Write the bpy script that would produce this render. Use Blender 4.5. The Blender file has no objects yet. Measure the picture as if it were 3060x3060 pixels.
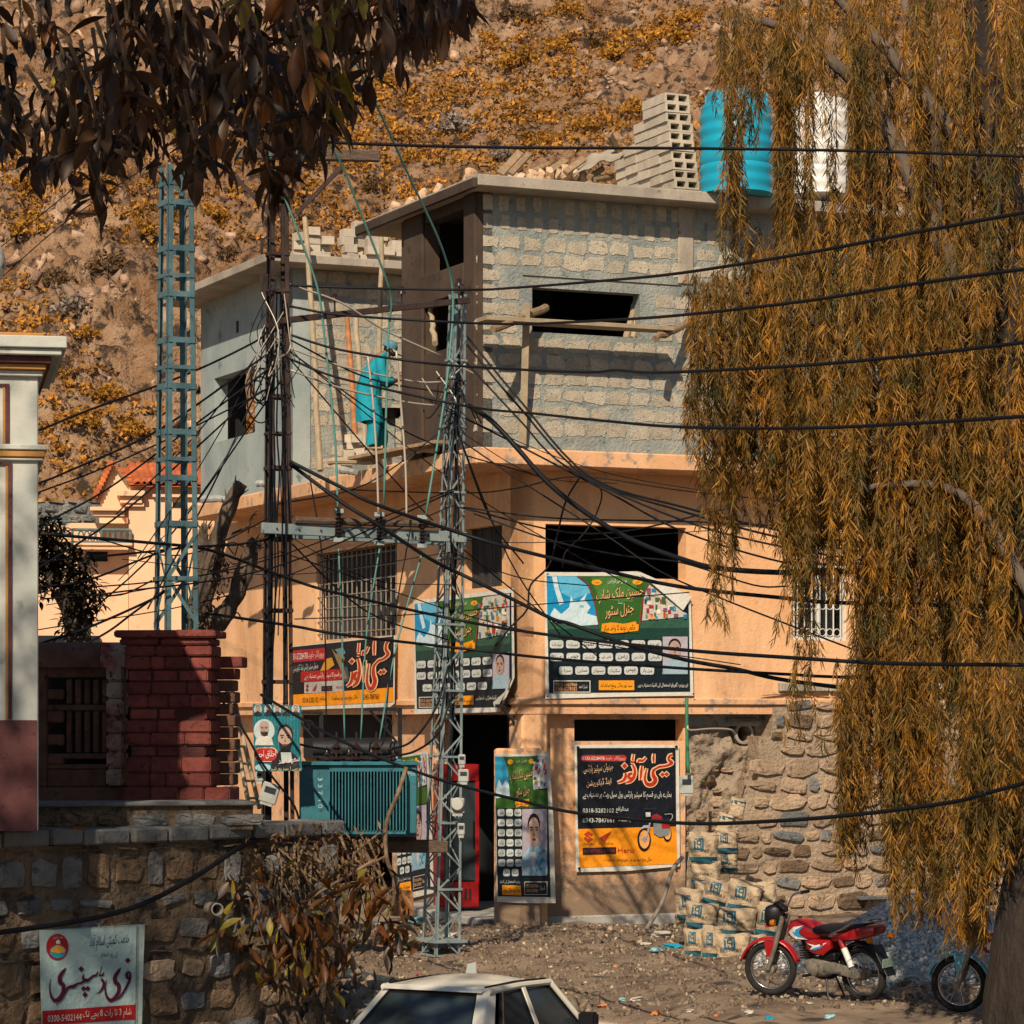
import bpy, bmesh, math, random
import numpy as np
from mathutils import Vector, Matrix, noise as mnoise
R = math.radians
random.seed(7)
rng = np.random.default_rng(7)
scene = bpy.context.scene
COL = scene.collection

# ---------------------------------------------------------------- camera, sky, sun, exposure
F, YH, H = 9000.0, 2150.0, 3.0            # focal length in photo pixels (3060 wide), horizon row, eye height
cam = bpy.data.cameras.new('camera')
cam.sensor_width = 36.0
cam.lens = 36.0 * F / 3060.0
cam.shift_y = (YH - 1530.0) / 3060.0
cam.clip_start, cam.clip_end = 0.5, 2000.0
cam_ob = bpy.data.objects.new('camera', cam)
cam_ob.location = (0, 0, H)
cam_ob.rotation_euler = (R(90), 0, 0)
COL.objects.link(cam_ob)
scene.camera = cam_ob

LIGHT = Vector((0.12, 0.53, -0.43)).normalized()      # direction the sunlight travels
SUN_EL = math.asin(-LIGHT.z)
SUN_AZ = math.atan2(-LIGHT.x, -LIGHT.y)               # compass angle from +Y, clockwise
world = bpy.data.worlds.new('World')
scene.world = world
world.use_nodes = True
wn = world.node_tree
sky = wn.nodes.new('ShaderNodeTexSky')
sky.sky_type = 'NISHITA'
sky.sun_disc = False
sky.sun_elevation = SUN_EL
sky.sun_rotation = SUN_AZ
sky.air_density, sky.dust_density, sky.ozone_density = 1.0, 0.6, 1.2
bg = wn.nodes['Background']
bg.inputs['Strength'].default_value = 0.065
wn.links.new(sky.outputs[0], bg.inputs['Color'])
sun = bpy.data.lights.new('sun', 'SUN')
sun.energy, sun.angle, sun.color = 5.0, R(0.53), (1.0, 0.84, 0.65)
sun_ob = bpy.data.objects.new('sun', sun)
sun_ob.rotation_euler = LIGHT.to_track_quat('-Z', 'Y').to_euler()
sun_ob.location = (-10, -20, 30)
COL.objects.link(sun_ob)
vs = scene.view_settings
vs.view_transform, vs.look, vs.gamma, vs.exposure = 'Standard', 'None', 1.0, 0.28
vs.use_curve_mapping = False
cy = scene.cycles
cy.max_bounces, cy.diffuse_bounces, cy.glossy_bounces, cy.transmission_bounces, cy.transparent_max_bounces = 6, 3, 2, 4, 8
cy.use_denoising = True
cy.use_adaptive_sampling, cy.adaptive_threshold = True, 0.02

# ---------------------------------------------------------------- helpers
def P(px, py, Y):
    return Vector(((px - 1530.0) * Y / F, Y, H - (py - YH) * Y / F))

def S(h):
    h = h.lstrip('#')
    o = []
    for i in (0, 2, 4):
        c = int(h[i:i+2], 16) / 255
        o.append(c / 12.92 if c <= 0.04045 else ((c + 0.055) / 1.055) ** 2.4)
    return tuple(o)

def rgba(c):
    if isinstance(c, str): c = S(c)
    return (c[0], c[1], c[2], 1.0)

MATS = {}
def mat(name, c1, c2=None, c3=None, s=4.0, s3=None, t3=0.58, rough=0.85, bump=0.25, bs=40.0, bd=0.02, metal=0.0,
        spec=0.3, rnd=0.0, attr=False, trans=0.0, coat=0.0, stretch=None, streak=None, splash=None):
    if name in MATS: return MATS[name]
    m = bpy.data.materials.new(name)
    m.use_nodes = True
    nt = m.node_tree
    N, L = nt.nodes, nt.links
    b = N['Principled BSDF']
    b.inputs['Roughness'].default_value = rough
    b.inputs['Metallic'].default_value = metal
    b.inputs['Specular IOR Level'].default_value = spec
    b.inputs['Coat Weight'].default_value = coat
    geo = N.new('ShaderNodeNewGeometry')
    vec = geo.outputs['Position']
    if stretch:
        mp = N.new('ShaderNodeMapping')
        mp.inputs['Scale'].default_value = stretch
        L.new(vec, mp.inputs['Vector'])
        vec = mp.outputs['Vector']
    col = None
    def nz(scale, detail=6, rg=0.62):
        n = N.new('ShaderNodeTexNoise')
        n.inputs['Scale'].default_value = scale
        n.inputs['Detail'].default_value = detail
        n.inputs['Roughness'].default_value = rg
        L.new(vec, n.inputs['Vector'])
        return n.outputs['Fac']
    def ramp(f, a, b_, p0, p1):
        r = N.new('ShaderNodeValToRGB')
        r.color_ramp.elements[0].position, r.color_ramp.elements[0].color = p0, a
        r.color_ramp.elements[1].position, r.color_ramp.elements[1].color = p1, b_
        L.new(f, r.inputs[0])
        return r.outputs[0]
    if c2 is None:
        b.inputs['Base Color'].default_value = rgba(c1)
        c1r = N.new('ShaderNodeRGB'); c1r.outputs[0].default_value = rgba(c1)
        col = c1r.outputs[0]
    else:
        col = ramp(nz(s), rgba(c1), rgba(c2), 0.36, 0.64)
    if c3 is not None:
        mx = N.new('ShaderNodeMix'); mx.data_type = 'RGBA'
        fac = ramp(nz(s3 or s * 3.3), (0, 0, 0, 1), (1, 1, 1, 1), t3, t3 + 0.10)
        L.new(fac, mx.inputs[0]); L.new(col, mx.inputs[6]); mx.inputs[7].default_value = rgba(c3)
        col = mx.outputs[2]
    if streak:                      # rain streaks and grime running down the surface
        sc_, k_ = streak[1], streak[2]
        mp2 = N.new('ShaderNodeMapping'); mp2.inputs['Scale'].default_value = (sc_, sc_, sc_ * .3); L.new(geo.outputs['Position'], mp2.inputs['Vector'])
        n2 = N.new('ShaderNodeTexNoise'); n2.inputs['Scale'].default_value = 1.0; n2.inputs['Detail'].default_value = 7; n2.inputs['Roughness'].default_value = .7; L.new(mp2.outputs['Vector'], n2.inputs['Vector'])
        mx = N.new('ShaderNodeMix'); mx.data_type = 'RGBA'
        L.new(ramp(n2.outputs['Fac'], (0, 0, 0, 1), (k_, k_, k_, 1), .48, .72), mx.inputs[0]); L.new(col, mx.inputs[6]); mx.inputs[7].default_value = rgba(streak[0]); col = mx.outputs[2]
    if splash:                      # dust and splashed mud on the foot of a wall
        sx_ = N.new('ShaderNodeSeparateXYZ'); L.new(geo.outputs['Position'], sx_.inputs[0])
        m1 = N.new('ShaderNodeMapRange'); m1.inputs[1].default_value, m1.inputs[2].default_value, m1.inputs[3].default_value, m1.inputs[4].default_value = 0.0, splash[1], .75, 0.0; L.new(sx_.outputs[2], m1.inputs[0])
        ad = N.new('ShaderNodeMath'); ad.operation = 'ADD'; L.new(m1.outputs[0], ad.inputs[0]); L.new(nz(9, 8, .75), ad.inputs[1])
        mx = N.new('ShaderNodeMix'); mx.data_type = 'RGBA'
        L.new(ramp(ad.outputs[0], (0, 0, 0, 1), (.85, .85, .85, 1), .62, .95), mx.inputs[0]); L.new(col, mx.inputs[6]); mx.inputs[7].default_value = rgba(splash[0]); col = mx.outputs[2]
    if rnd > 0:
        if attr:
            a = N.new('ShaderNodeAttribute'); a.attribute_name = 'rnd'; ro = a.outputs['Fac']
        else:
            a = N.new('ShaderNodeObjectInfo'); ro = a.outputs['Random']
        mr = N.new('ShaderNodeMapRange')
        mr.inputs[3].default_value, mr.inputs[4].default_value = 1 - rnd, 1 + rnd
        L.new(ro, mr.inputs[0])
        vm = N.new('ShaderNodeVectorMath'); vm.operation = 'SCALE'
        L.new(col, vm.inputs[0]); L.new(mr.outputs[0], vm.inputs['Scale'])
        col = vm.outputs[0]
    L.new(col, b.inputs['Base Color'])
    if bump > 0:
        bp = N.new('ShaderNodeBump')
        bp.inputs['Strength'].default_value = bump
        bp.inputs['Distance'].default_value = bd
        L.new(nz(bs, 5), bp.inputs['Height'])
        L.new(bp.outputs[0], b.inputs['Normal'])
    if trans > 0:
        t = N.new('ShaderNodeBsdfTranslucent'); L.new(col, t.inputs['Color'])
        ms = N.new('ShaderNodeMixShader'); ms.inputs[0].default_value = trans
        L.new(b.outputs[0], ms.inputs[1]); L.new(t.outputs[0], ms.inputs[2])
        L.new(ms.outputs[0], N['Material Output'].inputs['Surface'])
    MATS[name] = m
    return m

def link(o, parent=None):
    COL.objects.link(o)
    if parent is not None: o.parent = parent
    return o

def tag(o, label=None, cat=None, group=None, kind=None):
    if label: o['label'] = label
    if cat: o['category'] = cat
    if group: o['group'] = group
    if kind: o['kind'] = kind
    return o

def empty(name, loc=(0, 0, 0), rz=0.0, label=None, cat=None, group=None, rot=None):
    o = bpy.data.objects.new(name, None)
    o.location = loc
    o.rotation_euler = rot if rot is not None else (0, 0, rz)
    o.empty_display_size = 0.2
    link(o)
    return tag(o, label, cat, group)

def inst(name, me, parent=None, loc=(0, 0, 0), rot=(0, 0, 0), sc=(1, 1, 1)):
    o = bpy.data.objects.new(name, me)
    o.location, o.rotation_euler, o.scale = loc, rot, sc
    return link(o, parent)

def copy_tree(o, parent=None, kids=None):
    c = o.copy(); link(c); c.parent = parent
    for ch in list(o.children): copy_tree(ch, c)
    return c

def frame(d):
    d = Vector(d).normalized()
    up = Vector((0, 0, 1)) if abs(d.z) < 0.95 else Vector((1, 0, 0))
    x = d.cross(up).normalized()
    return x, x.cross(d).normalized()

class MB:
    def __init__(s): s.v, s.f, s.m = [], [], []
    def add(s, vs_, fs, mi=0):
        b = len(s.v)
        s.v += [tuple(p) for p in vs_]
        s.f += [tuple(i + b for i in f) for f in fs]
        s.m += [mi] * len(fs)
        return s
    def hexa(s, p, mi=0):      # 8 corners: bottom 4 ccw, top 4 ccw
        return s.add(p, [(3, 2, 1, 0), (4, 5, 6, 7), (0, 1, 5, 4), (1, 2, 6, 5), (2, 3, 7, 6), (3, 0, 4, 7)], mi)
    def box(s, c0, c1, mi=0):
        x0, y0, z0 = c0; x1, y1, z1 = c1
        return s.hexa([(x0, y0, z0), (x1, y0, z0), (x1, y1, z0), (x0, y1, z0), (x0, y0, z1), (x1, y0, z1), (x1, y1, z1), (x0, y1, z1)], mi)
    def beam(s, a, b, w, t=None, mi=0, up=None):
        a, b = Vector(a), Vector(b); t = t or w
        x, z = frame(b - a)
        if up is not None:
            z = Vector(up); z = (z - (b-a).normalized() * z.dot((b-a).normalized())).normalized(); x = (b - a).normalized().cross(z)
        x, z = x * w / 2, z * t / 2
        return s.hexa([a - x - z, a + x - z, b + x - z, b - x - z, a - x + z, a + x + z, b + x + z, b - x + z], mi)
    def tube(s, pts, r, n=8, mi=0, cap=True):
        pts = [Vector(p) for p in pts]
        rr = r if isinstance(r, (list, tuple)) else [r] * len(pts)
        base = len(s.v); px = None
        for i, p in enumerate(pts):
            d = (pts[min(i + 1, len(pts) - 1)] - pts[max(i - 1, 0)])
            if d.length < 1e-9: d = Vector((0, 0, 1))
            d.normalize()
            if px is None: x, _ = frame(d)
            else:
                x = px - d * px.dot(d)
                x = x.normalized() if x.length > 1e-6 else frame(d)[0]
            px = x; y = d.cross(x)
            for k in range(n):
                a = 2 * math.pi * k / n
                s.v.append(tuple(p + (x * math.cos(a) + y * math.sin(a)) * rr[i]))
        for i in range(len(pts) - 1):
            for k in range(n):
                a, b = base + i * n + k, base + i * n + (k + 1) % n
                s.f.append((a, b, b + n, a + n)); s.m.append(mi)
        if cap:
            s.f.append(tuple(base + k for k in reversed(range(n)))); s.m.append(mi)
            e = base + (len(pts) - 1) * n
            s.f.append(tuple(e + k for k in range(n))); s.m.append(mi)
        return s
    def lathe(s, prof, n=16, c=(0, 0, 0), axis='z', mi=0, cap=True):
        base = len(s.v)
        for (r, z) in prof:
            for k in range(n):
                a = 2 * math.pi * k / n
                x, y = r * math.cos(a), r * math.sin(a)
                p = (x, y, z) if axis == 'z' else ((x, z, y) if axis == 'y' else (z, x, y))
                s.v.append((p[0] + c[0], p[1] + c[1], p[2] + c[2]))
        for i in range(len(prof) - 1):
            for k in range(n):
                a, b = base + i * n + k, base + i * n + (k + 1) % n
                s.f.append((a, b, b + n, a + n)); s.m.append(mi)
        if cap:
            s.f.append(tuple(base + k for k in reversed(range(n)))); s.m.append(mi)
            e = base + (len(prof) - 1) * n
            s.f.append(tuple(e + k for k in range(n))); s.m.append(mi)
        return s
    def prism(s, poly, fn0, fn1, mi=0):     # poly of 2D points, two maps to 3D
        n = len(poly)
        return s.add([fn0(*p) for p in poly] + [fn1(*p) for p in poly],
                     [tuple(reversed(range(n))), tuple(range(n, 2 * n))] + [(i, (i + 1) % n, n + (i + 1) % n, n + i) for i in range(n)], mi)
    def grid(s, fn, nu, nv, mi=0):
        base = len(s.v)
        for j in range(nv + 1):
            for i in range(nu + 1): s.v.append(tuple(fn(i / nu, j / nv)))
        for j in range(nv):
            for i in range(nu):
                a = base + j * (nu + 1) + i
                s.f.append((a, a + 1, a + nu + 2, a + nu + 1)); s.m.append(mi)
        return s
    def mesh(s, name, mats, smooth=False, bevel=0.0, fix=True, seg=1):
        me = bpy.data.meshes.new(name)
        me.from_pydata(s.v, [], s.f)
        for m in (mats if isinstance(mats, (list, tuple)) else [mats]): me.materials.append(m)
        if len(me.materials) > 1: me.polygons.foreach_set('material_index', s.m)
        if fix or bevel:
            bm = bmesh.new(); bm.from_mesh(me)
            if fix: bmesh.ops.recalc_face_normals(bm, faces=bm.faces)
            if bevel:
                ed = [e for e in bm.edges if e.is_manifold and e.calc_face_angle(0) > 0.6]
                bmesh.ops.bevel(bm, geom=ed, offset=bevel, segments=seg, affect='EDGES', clamp_overlap=True)
            bm.to_mesh(me); bm.free()
        if smooth:
            me.polygons.foreach_set('use_smooth', [True] * len(me.polygons))
            if smooth != 'all':
                me.set_sharp_from_angle(angle=R(38))
        me.update()
        return me
    def build(s, name, mats, parent=None, loc=(0, 0, 0), rot=(0, 0, 0), **kw):
        return inst(name, s.mesh(name, mats, **kw), parent, loc, rot)

def np_mesh(name, V, Fa, mats, rnd=None, smooth=False):
    me = bpy.data.meshes.new(name)
    V = np.asarray(V, np.float32); Fa = np.asarray(Fa, np.int32)
    k = Fa.shape[1]; nf = len(Fa)
    me.vertices.add(len(V)); me.vertices.foreach_set('co', V.ravel())
    me.loops.add(nf * k); me.loops.foreach_set('vertex_index', Fa.ravel())
    me.polygons.add(nf)
    me.polygons.foreach_set('loop_start', np.arange(0, nf * k, k, dtype=np.int32))
    for m in (mats if isinstance(mats, (list, tuple)) else [mats]): me.materials.append(m)
    if smooth: me.polygons.foreach_set('use_smooth', np.ones(nf, bool))
    me.update(calc_edges=True)
    if rnd is not None:
        a = me.attributes.new('rnd', 'FLOAT', 'POINT')
        a.data.foreach_set('value', np.asarray(rnd, np.float32))
    me.validate()
    return me

def rot_mats(n, full=True, zonly=False):
    if zonly:
        a = rng.uniform(0, 2 * np.pi, n); c, s_ = np.cos(a), np.sin(a); o = np.zeros((n, 3, 3))
        o[:, 0, 0], o[:, 0, 1], o[:, 1, 0], o[:, 1, 1], o[:, 2, 2] = c, -s_, s_, c, 1
        return o
    q = rng.normal(size=(n, 4)); q /= np.linalg.norm(q, axis=1)[:, None]
    w, x, y, z = q.T
    return np.stack([np.stack([1-2*(y*y+z*z), 2*(x*y-z*w), 2*(x*z+y*w)], 1), np.stack([2*(x*y+z*w), 1-2*(x*x+z*z), 2*(y*z-x*w)], 1),
                     np.stack([2*(x*z-y*w), 2*(y*z+x*w), 1-2*(x*x+y*y)], 1)], 1)

def scatter(V0, F0, T, Rm, Sc):
    """copies of a proto shape -> one vertex and face array"""
    V0 = np.asarray(V0, float); F0 = np.asarray(F0)
    n, k = len(T), len(V0)
    Sc = np.asarray(Sc, float)
    if Sc.ndim == 1: Sc = Sc[:, None] * np.ones((1, 3))
    V = np.einsum('nij,nkj->nki', Rm, V0[None] * Sc[:, None, :]) + np.asarray(T)[:, None, :]
    Fa = F0[None] + (np.arange(n) * k)[:, None, None]
    return V.reshape(-1, 3), Fa.reshape(-1, F0.shape[1])

def cat_arrays(lst):
    Vs, Fs, o = [], [], 0
    for V, Fa in lst:
        Vs.append(V); Fs.append(Fa + o); o += len(V)
    return np.concatenate(Vs), np.concatenate(Fs)

CUBE_V = np.array([(-.5,-.5,-.5),(.5,-.5,-.5),(.5,.5,-.5),(-.5,.5,-.5),(-.5,-.5,.5),(.5,-.5,.5),(.5,.5,.5),(-.5,.5,.5)])
CUBE_F = np.array([(3,2,1,0),(4,5,6,7),(0,1,5,4),(1,2,6,5),(2,3,7,6),(3,0,4,7)])
def rock_proto(j=0.18):
    return CUBE_V + rng.uniform(-j, j, CUBE_V.shape), CUBE_F

def stuff_rocks(name, T, Sc, m, label, cat, flat=0.6, parent=None):
    T = np.asarray(T); n = len(T); parts = []; rr = []
    idx = np.array_split(rng.permutation(n), 6)
    for ii in idx:
        if len(ii) == 0: continue
        V0, F0 = rock_proto()
        sc = np.asarray(Sc)[ii][:, None] * rng.uniform(0.55, 1.15, (len(ii), 3)) * np.array([1, 1, flat])
        parts.append(scatter(V0, F0, T[ii], rot_mats(len(ii)), sc))
        rr.append(np.repeat(rng.uniform(0, 1, len(ii)), 8))
    V, Fa = cat_arrays(parts)
    o = inst(name, np_mesh(name, V, Fa, m, np.concatenate(rr)), parent)
    return tag(o, label, cat, kind='stuff')

def fbm(x, y, z=0.0, oct=5, lac=2.1, g=0.5):
    v, a = 0.0, 1.0
    for _ in range(oct):
        v += a * mnoise.noise(Vector((x, y, z))); x *= lac; y *= lac; z *= lac; a *= g
    return v

NTAB = {}
def npnoise(x, y, seed=0, oct=5, g=0.5, lac=2.03):
    """vectorised value-noise fbm"""
    x = np.asarray(x, float); y = np.asarray(y, float)
    if seed not in NTAB: NTAB[seed] = np.random.default_rng(seed).uniform(-1, 1, (256, 256))
    tab = NTAB[seed]; out = np.zeros_like(x); a = 1.0
    for o in range(oct):
        xi, yi = np.floor(x).astype(int), np.floor(y).astype(int)
        fx, fy = x - xi, y - yi
        fx, fy = fx*fx*(3-2*fx), fy*fy*(3-2*fy)
        t = lambda i, j: tab[(i + o * 37) % 256, (j + o * 91) % 256]
        out += a * ((t(xi, yi)*(1-fx)+t(xi+1, yi)*fx)*(1-fy) + (t(xi, yi+1)*(1-fx)+t(xi+1, yi+1)*fx)*fy)
        x = x * lac + 13.7; y = y * lac + 7.3; a *= g
    return out

# meshes from skin skeletons and lettering are evaluated in a scratch scene, removed at the end
SCR = bpy.data.scenes.new('scratch')
def eval_mesh(o, name, m):
    SCR.collection.objects.link(o)
    vl = SCR.view_layers[0]; vl.update(); dg = vl.depsgraph
    me = bpy.data.meshes.new_from_object(o.evaluated_get(dg), depsgraph=dg)
    bpy.data.objects.remove(o, do_unlink=True)
    me.name = name; me.materials.clear(); me.materials.append(m)
    return me
def skin_mesh(name, V_, E_, rad, m, root=0, sub=2):
    me = bpy.data.meshes.new(name); me.from_pydata(V_, E_, []); o = bpy.data.objects.new(name, me)
    md = o.modifiers.new('skin', 'SKIN'); md.use_smooth_shade = True
    for i, sv in enumerate(me.skin_vertices[0].data):
        r = rad[i]; sv.radius = (r, r) if not isinstance(r, tuple) else r; sv.use_root = (i == root)
    ss = o.modifiers.new('sub', 'SUBSURF'); ss.levels = sub; ss.render_levels = sub
    return eval_mesh(o, name, m)
def text_mesh(s, size, m, name='lettering'):
    cu = bpy.data.curves.new(name, 'FONT'); cu.body = s; cu.size = size; cu.align_x = 'CENTER'; cu.align_y = 'CENTER'; cu.resolution_u = 3
    return eval_mesh(bpy.data.objects.new(name, cu), name, m)

# ================================================================ SETTING: ground and hill
def sstep(t): t = np.clip(t, 0, 1); return t * t * (3 - 2 * t)
def gz(x, y):
    x, y = np.asarray(x, float), np.asarray(y, float)
    z = -0.80 * sstep((38.5 - y) / 12.5) * sstep((2.6 - x) / 2.4) - 0.03 * np.clip(25 - y, 0, 50) + .05
    z = z + 0.06 * npnoise(x * 0.55, y * 0.55, 3, 4) + 0.03 * np.abs(npnoise(x * 2.2, y * 2.2, 5, 4))
    return z
def gz1(x, y): return float(gz(np.array([x]), np.array([y]))[0])

M_ground = mat('packed_earth', '#5e4f42', '#8a7864', '#3b322b', s=0.9, s3=2.2, t3=0.55, bump=0.6, bs=14, bd=0.05)
gx, gy = np.meshgrid(np.linspace(-9, 13, 360), np.linspace(16, 56, 420))
V = np.stack([gx, gy, gz(gx, gy)], -1).reshape(-1, 3)
ii = np.arange(360 * 420).reshape(420, 360)
Fa = np.stack([ii[:-1, :-1], ii[:-1, 1:], ii[1:, 1:], ii[1:, :-1]], -1).reshape(-1, 4)
ground = inst('ground', np_mesh('ground', V, Fa, M_ground, smooth=True))
tag(ground, 'brown packed earth street with wet dark patches', 'ground', kind='structure')
far = MB()
far.add([(-300, -60, -1.9), (300, -60, -1.9), (300, 900, -1.9), (-300, 900, -1.9)], [(0, 1, 2, 3)])
o = far.build('ground_plain', M_ground, fix=False); tag(o, 'earth plain beyond the street', 'ground', kind='structure')

def hill_z(x, y):
    x, y = np.asarray(x, float), np.asarray(y, float)
    z = -1.0 + 0.60 * (y - 64)
    z = z + 2.2 * npnoise(x * 0.06, y * 0.06, 11, 4) + 0.06 * x
    rid = 1 - np.abs(npnoise(x * 0.22 + 5 + .1 * y, y * 0.30, 12, 5, 0.55))
    z = z + 1.7 * np.clip(rid, 0, 2) ** 2 * sstep(npnoise(x * 0.09, y * 0.09, 17, 3) * 1.1 + .45)
    st = npnoise(x * 0.5 + y * .2, y * 0.9, 13, 5, 0.6)
    z = z + 0.34 * st + 0.30 * np.abs(npnoise(x * 1.5, y * 2.6, 14, 4, 0.62)) + 0.20 * np.abs(npnoise(x * 1.1 + y * 1.2, y * 3.4 - x, 15, 4, 0.62))
    return z
M_hill = mat('hillside', '#785638', '#aa8a6c', '#3e2f22', s=0.5, s3=2.2, t3=0.50, bump=1.0, bs=4.5, bd=0.35)  # third colour paints crevice shade and dark scrub as random patches
xs = np.linspace(-32, 30, 420)
ys = np.concatenate([np.linspace(64, 135, 430), np.linspace(136, 230, 50)])
hx, hy = np.meshgrid(xs, ys)
V = np.stack([hx, hy, hill_z(hx, hy)], -1).reshape(-1, 3)
nx, ny = len(xs), len(ys)
ii = np.arange(nx * ny).reshape(ny, nx)
Fa = np.stack([ii[:-1, :-1], ii[:-1, 1:], ii[1:, 1:], ii[1:, :-1]], -1).reshape(-1, 4)
hill = inst('hill', np_mesh('hill', V, Fa, M_hill))
tag(hill, 'steep rocky hillside with dry scrub behind the buildings', 'hill', kind='structure')
# the same hill carried on, coarser, to both sides
xs2 = np.linspace(-190, 190, 90); ys2 = np.linspace(62, 330, 60)
hx, hy = np.meshgrid(xs2, ys2)
V = np.stack([hx, hy, hill_z(hx, hy) - 4.5], -1).reshape(-1, 3)
ii = np.arange(90 * 60).reshape(60, 90)
Fa = np.stack([ii[:-1, :-1], ii[:-1, 1:], ii[1:, 1:], ii[1:, :-1]], -1).reshape(-1, 4)
o = inst('hill_flank', np_mesh('hill_flank', V, Fa, M_hill)); tag(o, 'outer flanks of the same scrubby hill', 'hill', kind='structure')

def hill_hit(px, py):
    kx, kz = (px - 1530) / F, (YH - py) / F
    ys_ = np.linspace(66, 220, 3000)
    d = hill_z(kx * ys_, ys_) - (H + kz * ys_)
    i = int(np.argmax(d > 0))
    y = ys_[i]
    return Vector((kx * y, y, H + kz * y))

# dry scrub and loose rock on the hill: nobody could count it
def tuft_proto(n, rad, hgt, w, seed):
    r = np.random.default_rng(seed); V, Fc = [], []
    for i in range(n):
        a = r.uniform(0, 6.28); rr = rad * math.sqrt(r.uniform(0, 1)); zz = hgt * r.uniform(0, 1) * math.sqrt(max(0, 1 - (rr / rad) ** 2) + .05)
        c = np.array([rr * math.cos(a), rr * math.sin(a), zz])
        d = r.normal(size=3); d /= np.linalg.norm(d); e = np.cross(d, r.normal(size=3)); e /= np.linalg.norm(e)
        b = len(V); V += [c - d * w - e * w * .5, c + d * w - e * w * .3, c + e * w * .8]; Fc.append((b, b + 1, b + 2))
    return np.array(V), np.array(Fc)
M_scrub = mat('dry_scrub', '#84591f', '#ab772e', s=0.6, bump=0, rough=0.9, rnd=0.55, attr=True, trans=0.15)
n = 30000
tx = rng.uniform(-27, 27, n * 2); ty = rng.uniform(68, 134, n * 2)
keep = (npnoise(tx * 0.13, ty * 0.13, 21, 4) + rng.uniform(-.3, .3, n * 2)) > -0.05
tx, ty = tx[keep][:n], ty[keep][:n]
parts, rr = [], []
for k, ids in enumerate(np.array_split(np.arange(len(tx)), 5)):
    V0, F0 = tuft_proto(20, 0.6, 0.5, 0.13, 30 + k)
    T = np.stack([tx[ids], ty[ids], hill_z(tx[ids], ty[ids]) - .05], -1)
    parts.append(scatter(V0, F0, T, rot_mats(len(ids), zonly=True), rng.uniform(.25, 1.0, len(ids)) ** 1.5 * .85))
    rr.append(np.repeat(rng.uniform(0, 1, len(ids)), len(V0)))
V, Fa = cat_arrays(parts)
o = inst('scrub', np_mesh('scrub', V, Fa, M_scrub, np.concatenate(rr)))
tag(o, 'dry orange brown scrub and grass covering the hillside', 'scrub', kind='stuff')
n = 14000
tx = rng.uniform(-27, 27, n); ty = rng.uniform(68, 134, n)
keep = (npnoise(tx * 0.13, ty * 0.13, 21, 4) + rng.uniform(-.25, .25, n)) < -0.08; tx, ty = tx[keep], ty[keep]; n = len(tx)
M_hrock = mat('hill_rock', '#8f7460', '#ae9074', '#5f4a3a', s=1.5, bump=0.8, bs=8, bd=.1, rnd=0.35, attr=True)
stuff_rocks('hill_rocks', np.stack([tx, ty, hill_z(tx, ty)], -1), rng.uniform(.1, 1, n) ** 4 * .65 + .10, M_hrock,
            'pale loose rocks strewn over the hillside', 'rocks', .45)

def shrub_mesh(name, n, seed, m, leaf=0.13, dome=0.75):
    r = np.random.default_rng(seed)
    u = r.normal(size=(n, 3)); u /= np.linalg.norm(u, axis=1)[:, None]; u[:, 2] = np.abs(u[:, 2])
    rad = r.uniform(.35, 1, n) ** .5
    lob = 1 + .28 * np.sin(u[:, 0] * 5 + seed) * np.cos(u[:, 1] * 6 + seed * 2)
    C_ = u * (rad * lob)[:, None] * np.array([1, 1, dome])
    d = r.normal(size=(n, 3)); d /= np.linalg.norm(d, axis=1)[:, None]
    e = np.cross(d, r.normal(size=(n, 3))); e /= np.linalg.norm(e, axis=1)[:, None]
    L_ = leaf * r.uniform(.6, 1.3, (n, 1))
    V = np.stack([C_ - d * L_, C_ + e * L_ * .45, C_ + d * L_, C_ - e * L_ * .45], 1).reshape(-1, 3)
    Fa = np.arange(n * 4).reshape(-1, 4)
    return np_mesh(name, V, Fa, m, np.repeat(r.uniform(0, 1, n), 4))
M_shrub_o = mat('shrub_orange', '#8f6420', '#b5812e', s=1.2, bump=0, rnd=0.5, attr=True, trans=0.25)
M_shrub_d = mat('shrub_dark', '#4a3826', '#6b5132', s=1.2, bump=0, rnd=0.5, attr=True, trans=0.15)
M_shrub_g = mat('shrub_grey', '#6f6258', '#8f8072', s=1.2, bump=0, rnd=0.5, attr=True, trans=0.1)
M_stem = mat('woody_stem', '#4a3a2c', '#6a5540', s=6, bump=.4, bs=30)
sh_var = {k: [shrub_mesh('foliage', 520, sd + 40, m) for sd in (1, 2)] for k, m in (('o', M_shrub_o), ('d', M_shrub_d), ('g', M_shrub_g))}
stem_mb = MB()
for k in range(6):
    a = k * 1.05; stem_mb.tube([(0, 0, -.3), (.2 * math.cos(a), .2 * math.sin(a), .25), (.5 * math.cos(a), .5 * math.sin(a), .5)], [.05, .035, .012], 5)
stem_me = stem_mb.mesh('stem', M_stem)
sh_lab = {'o': 'bright orange rounded shrub growing on the rocky hillside', 'd': 'dark brown shrub growing on the rocky hillside',
          'g': 'grey leafless shrub growing on the rocky hillside'}
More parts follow.
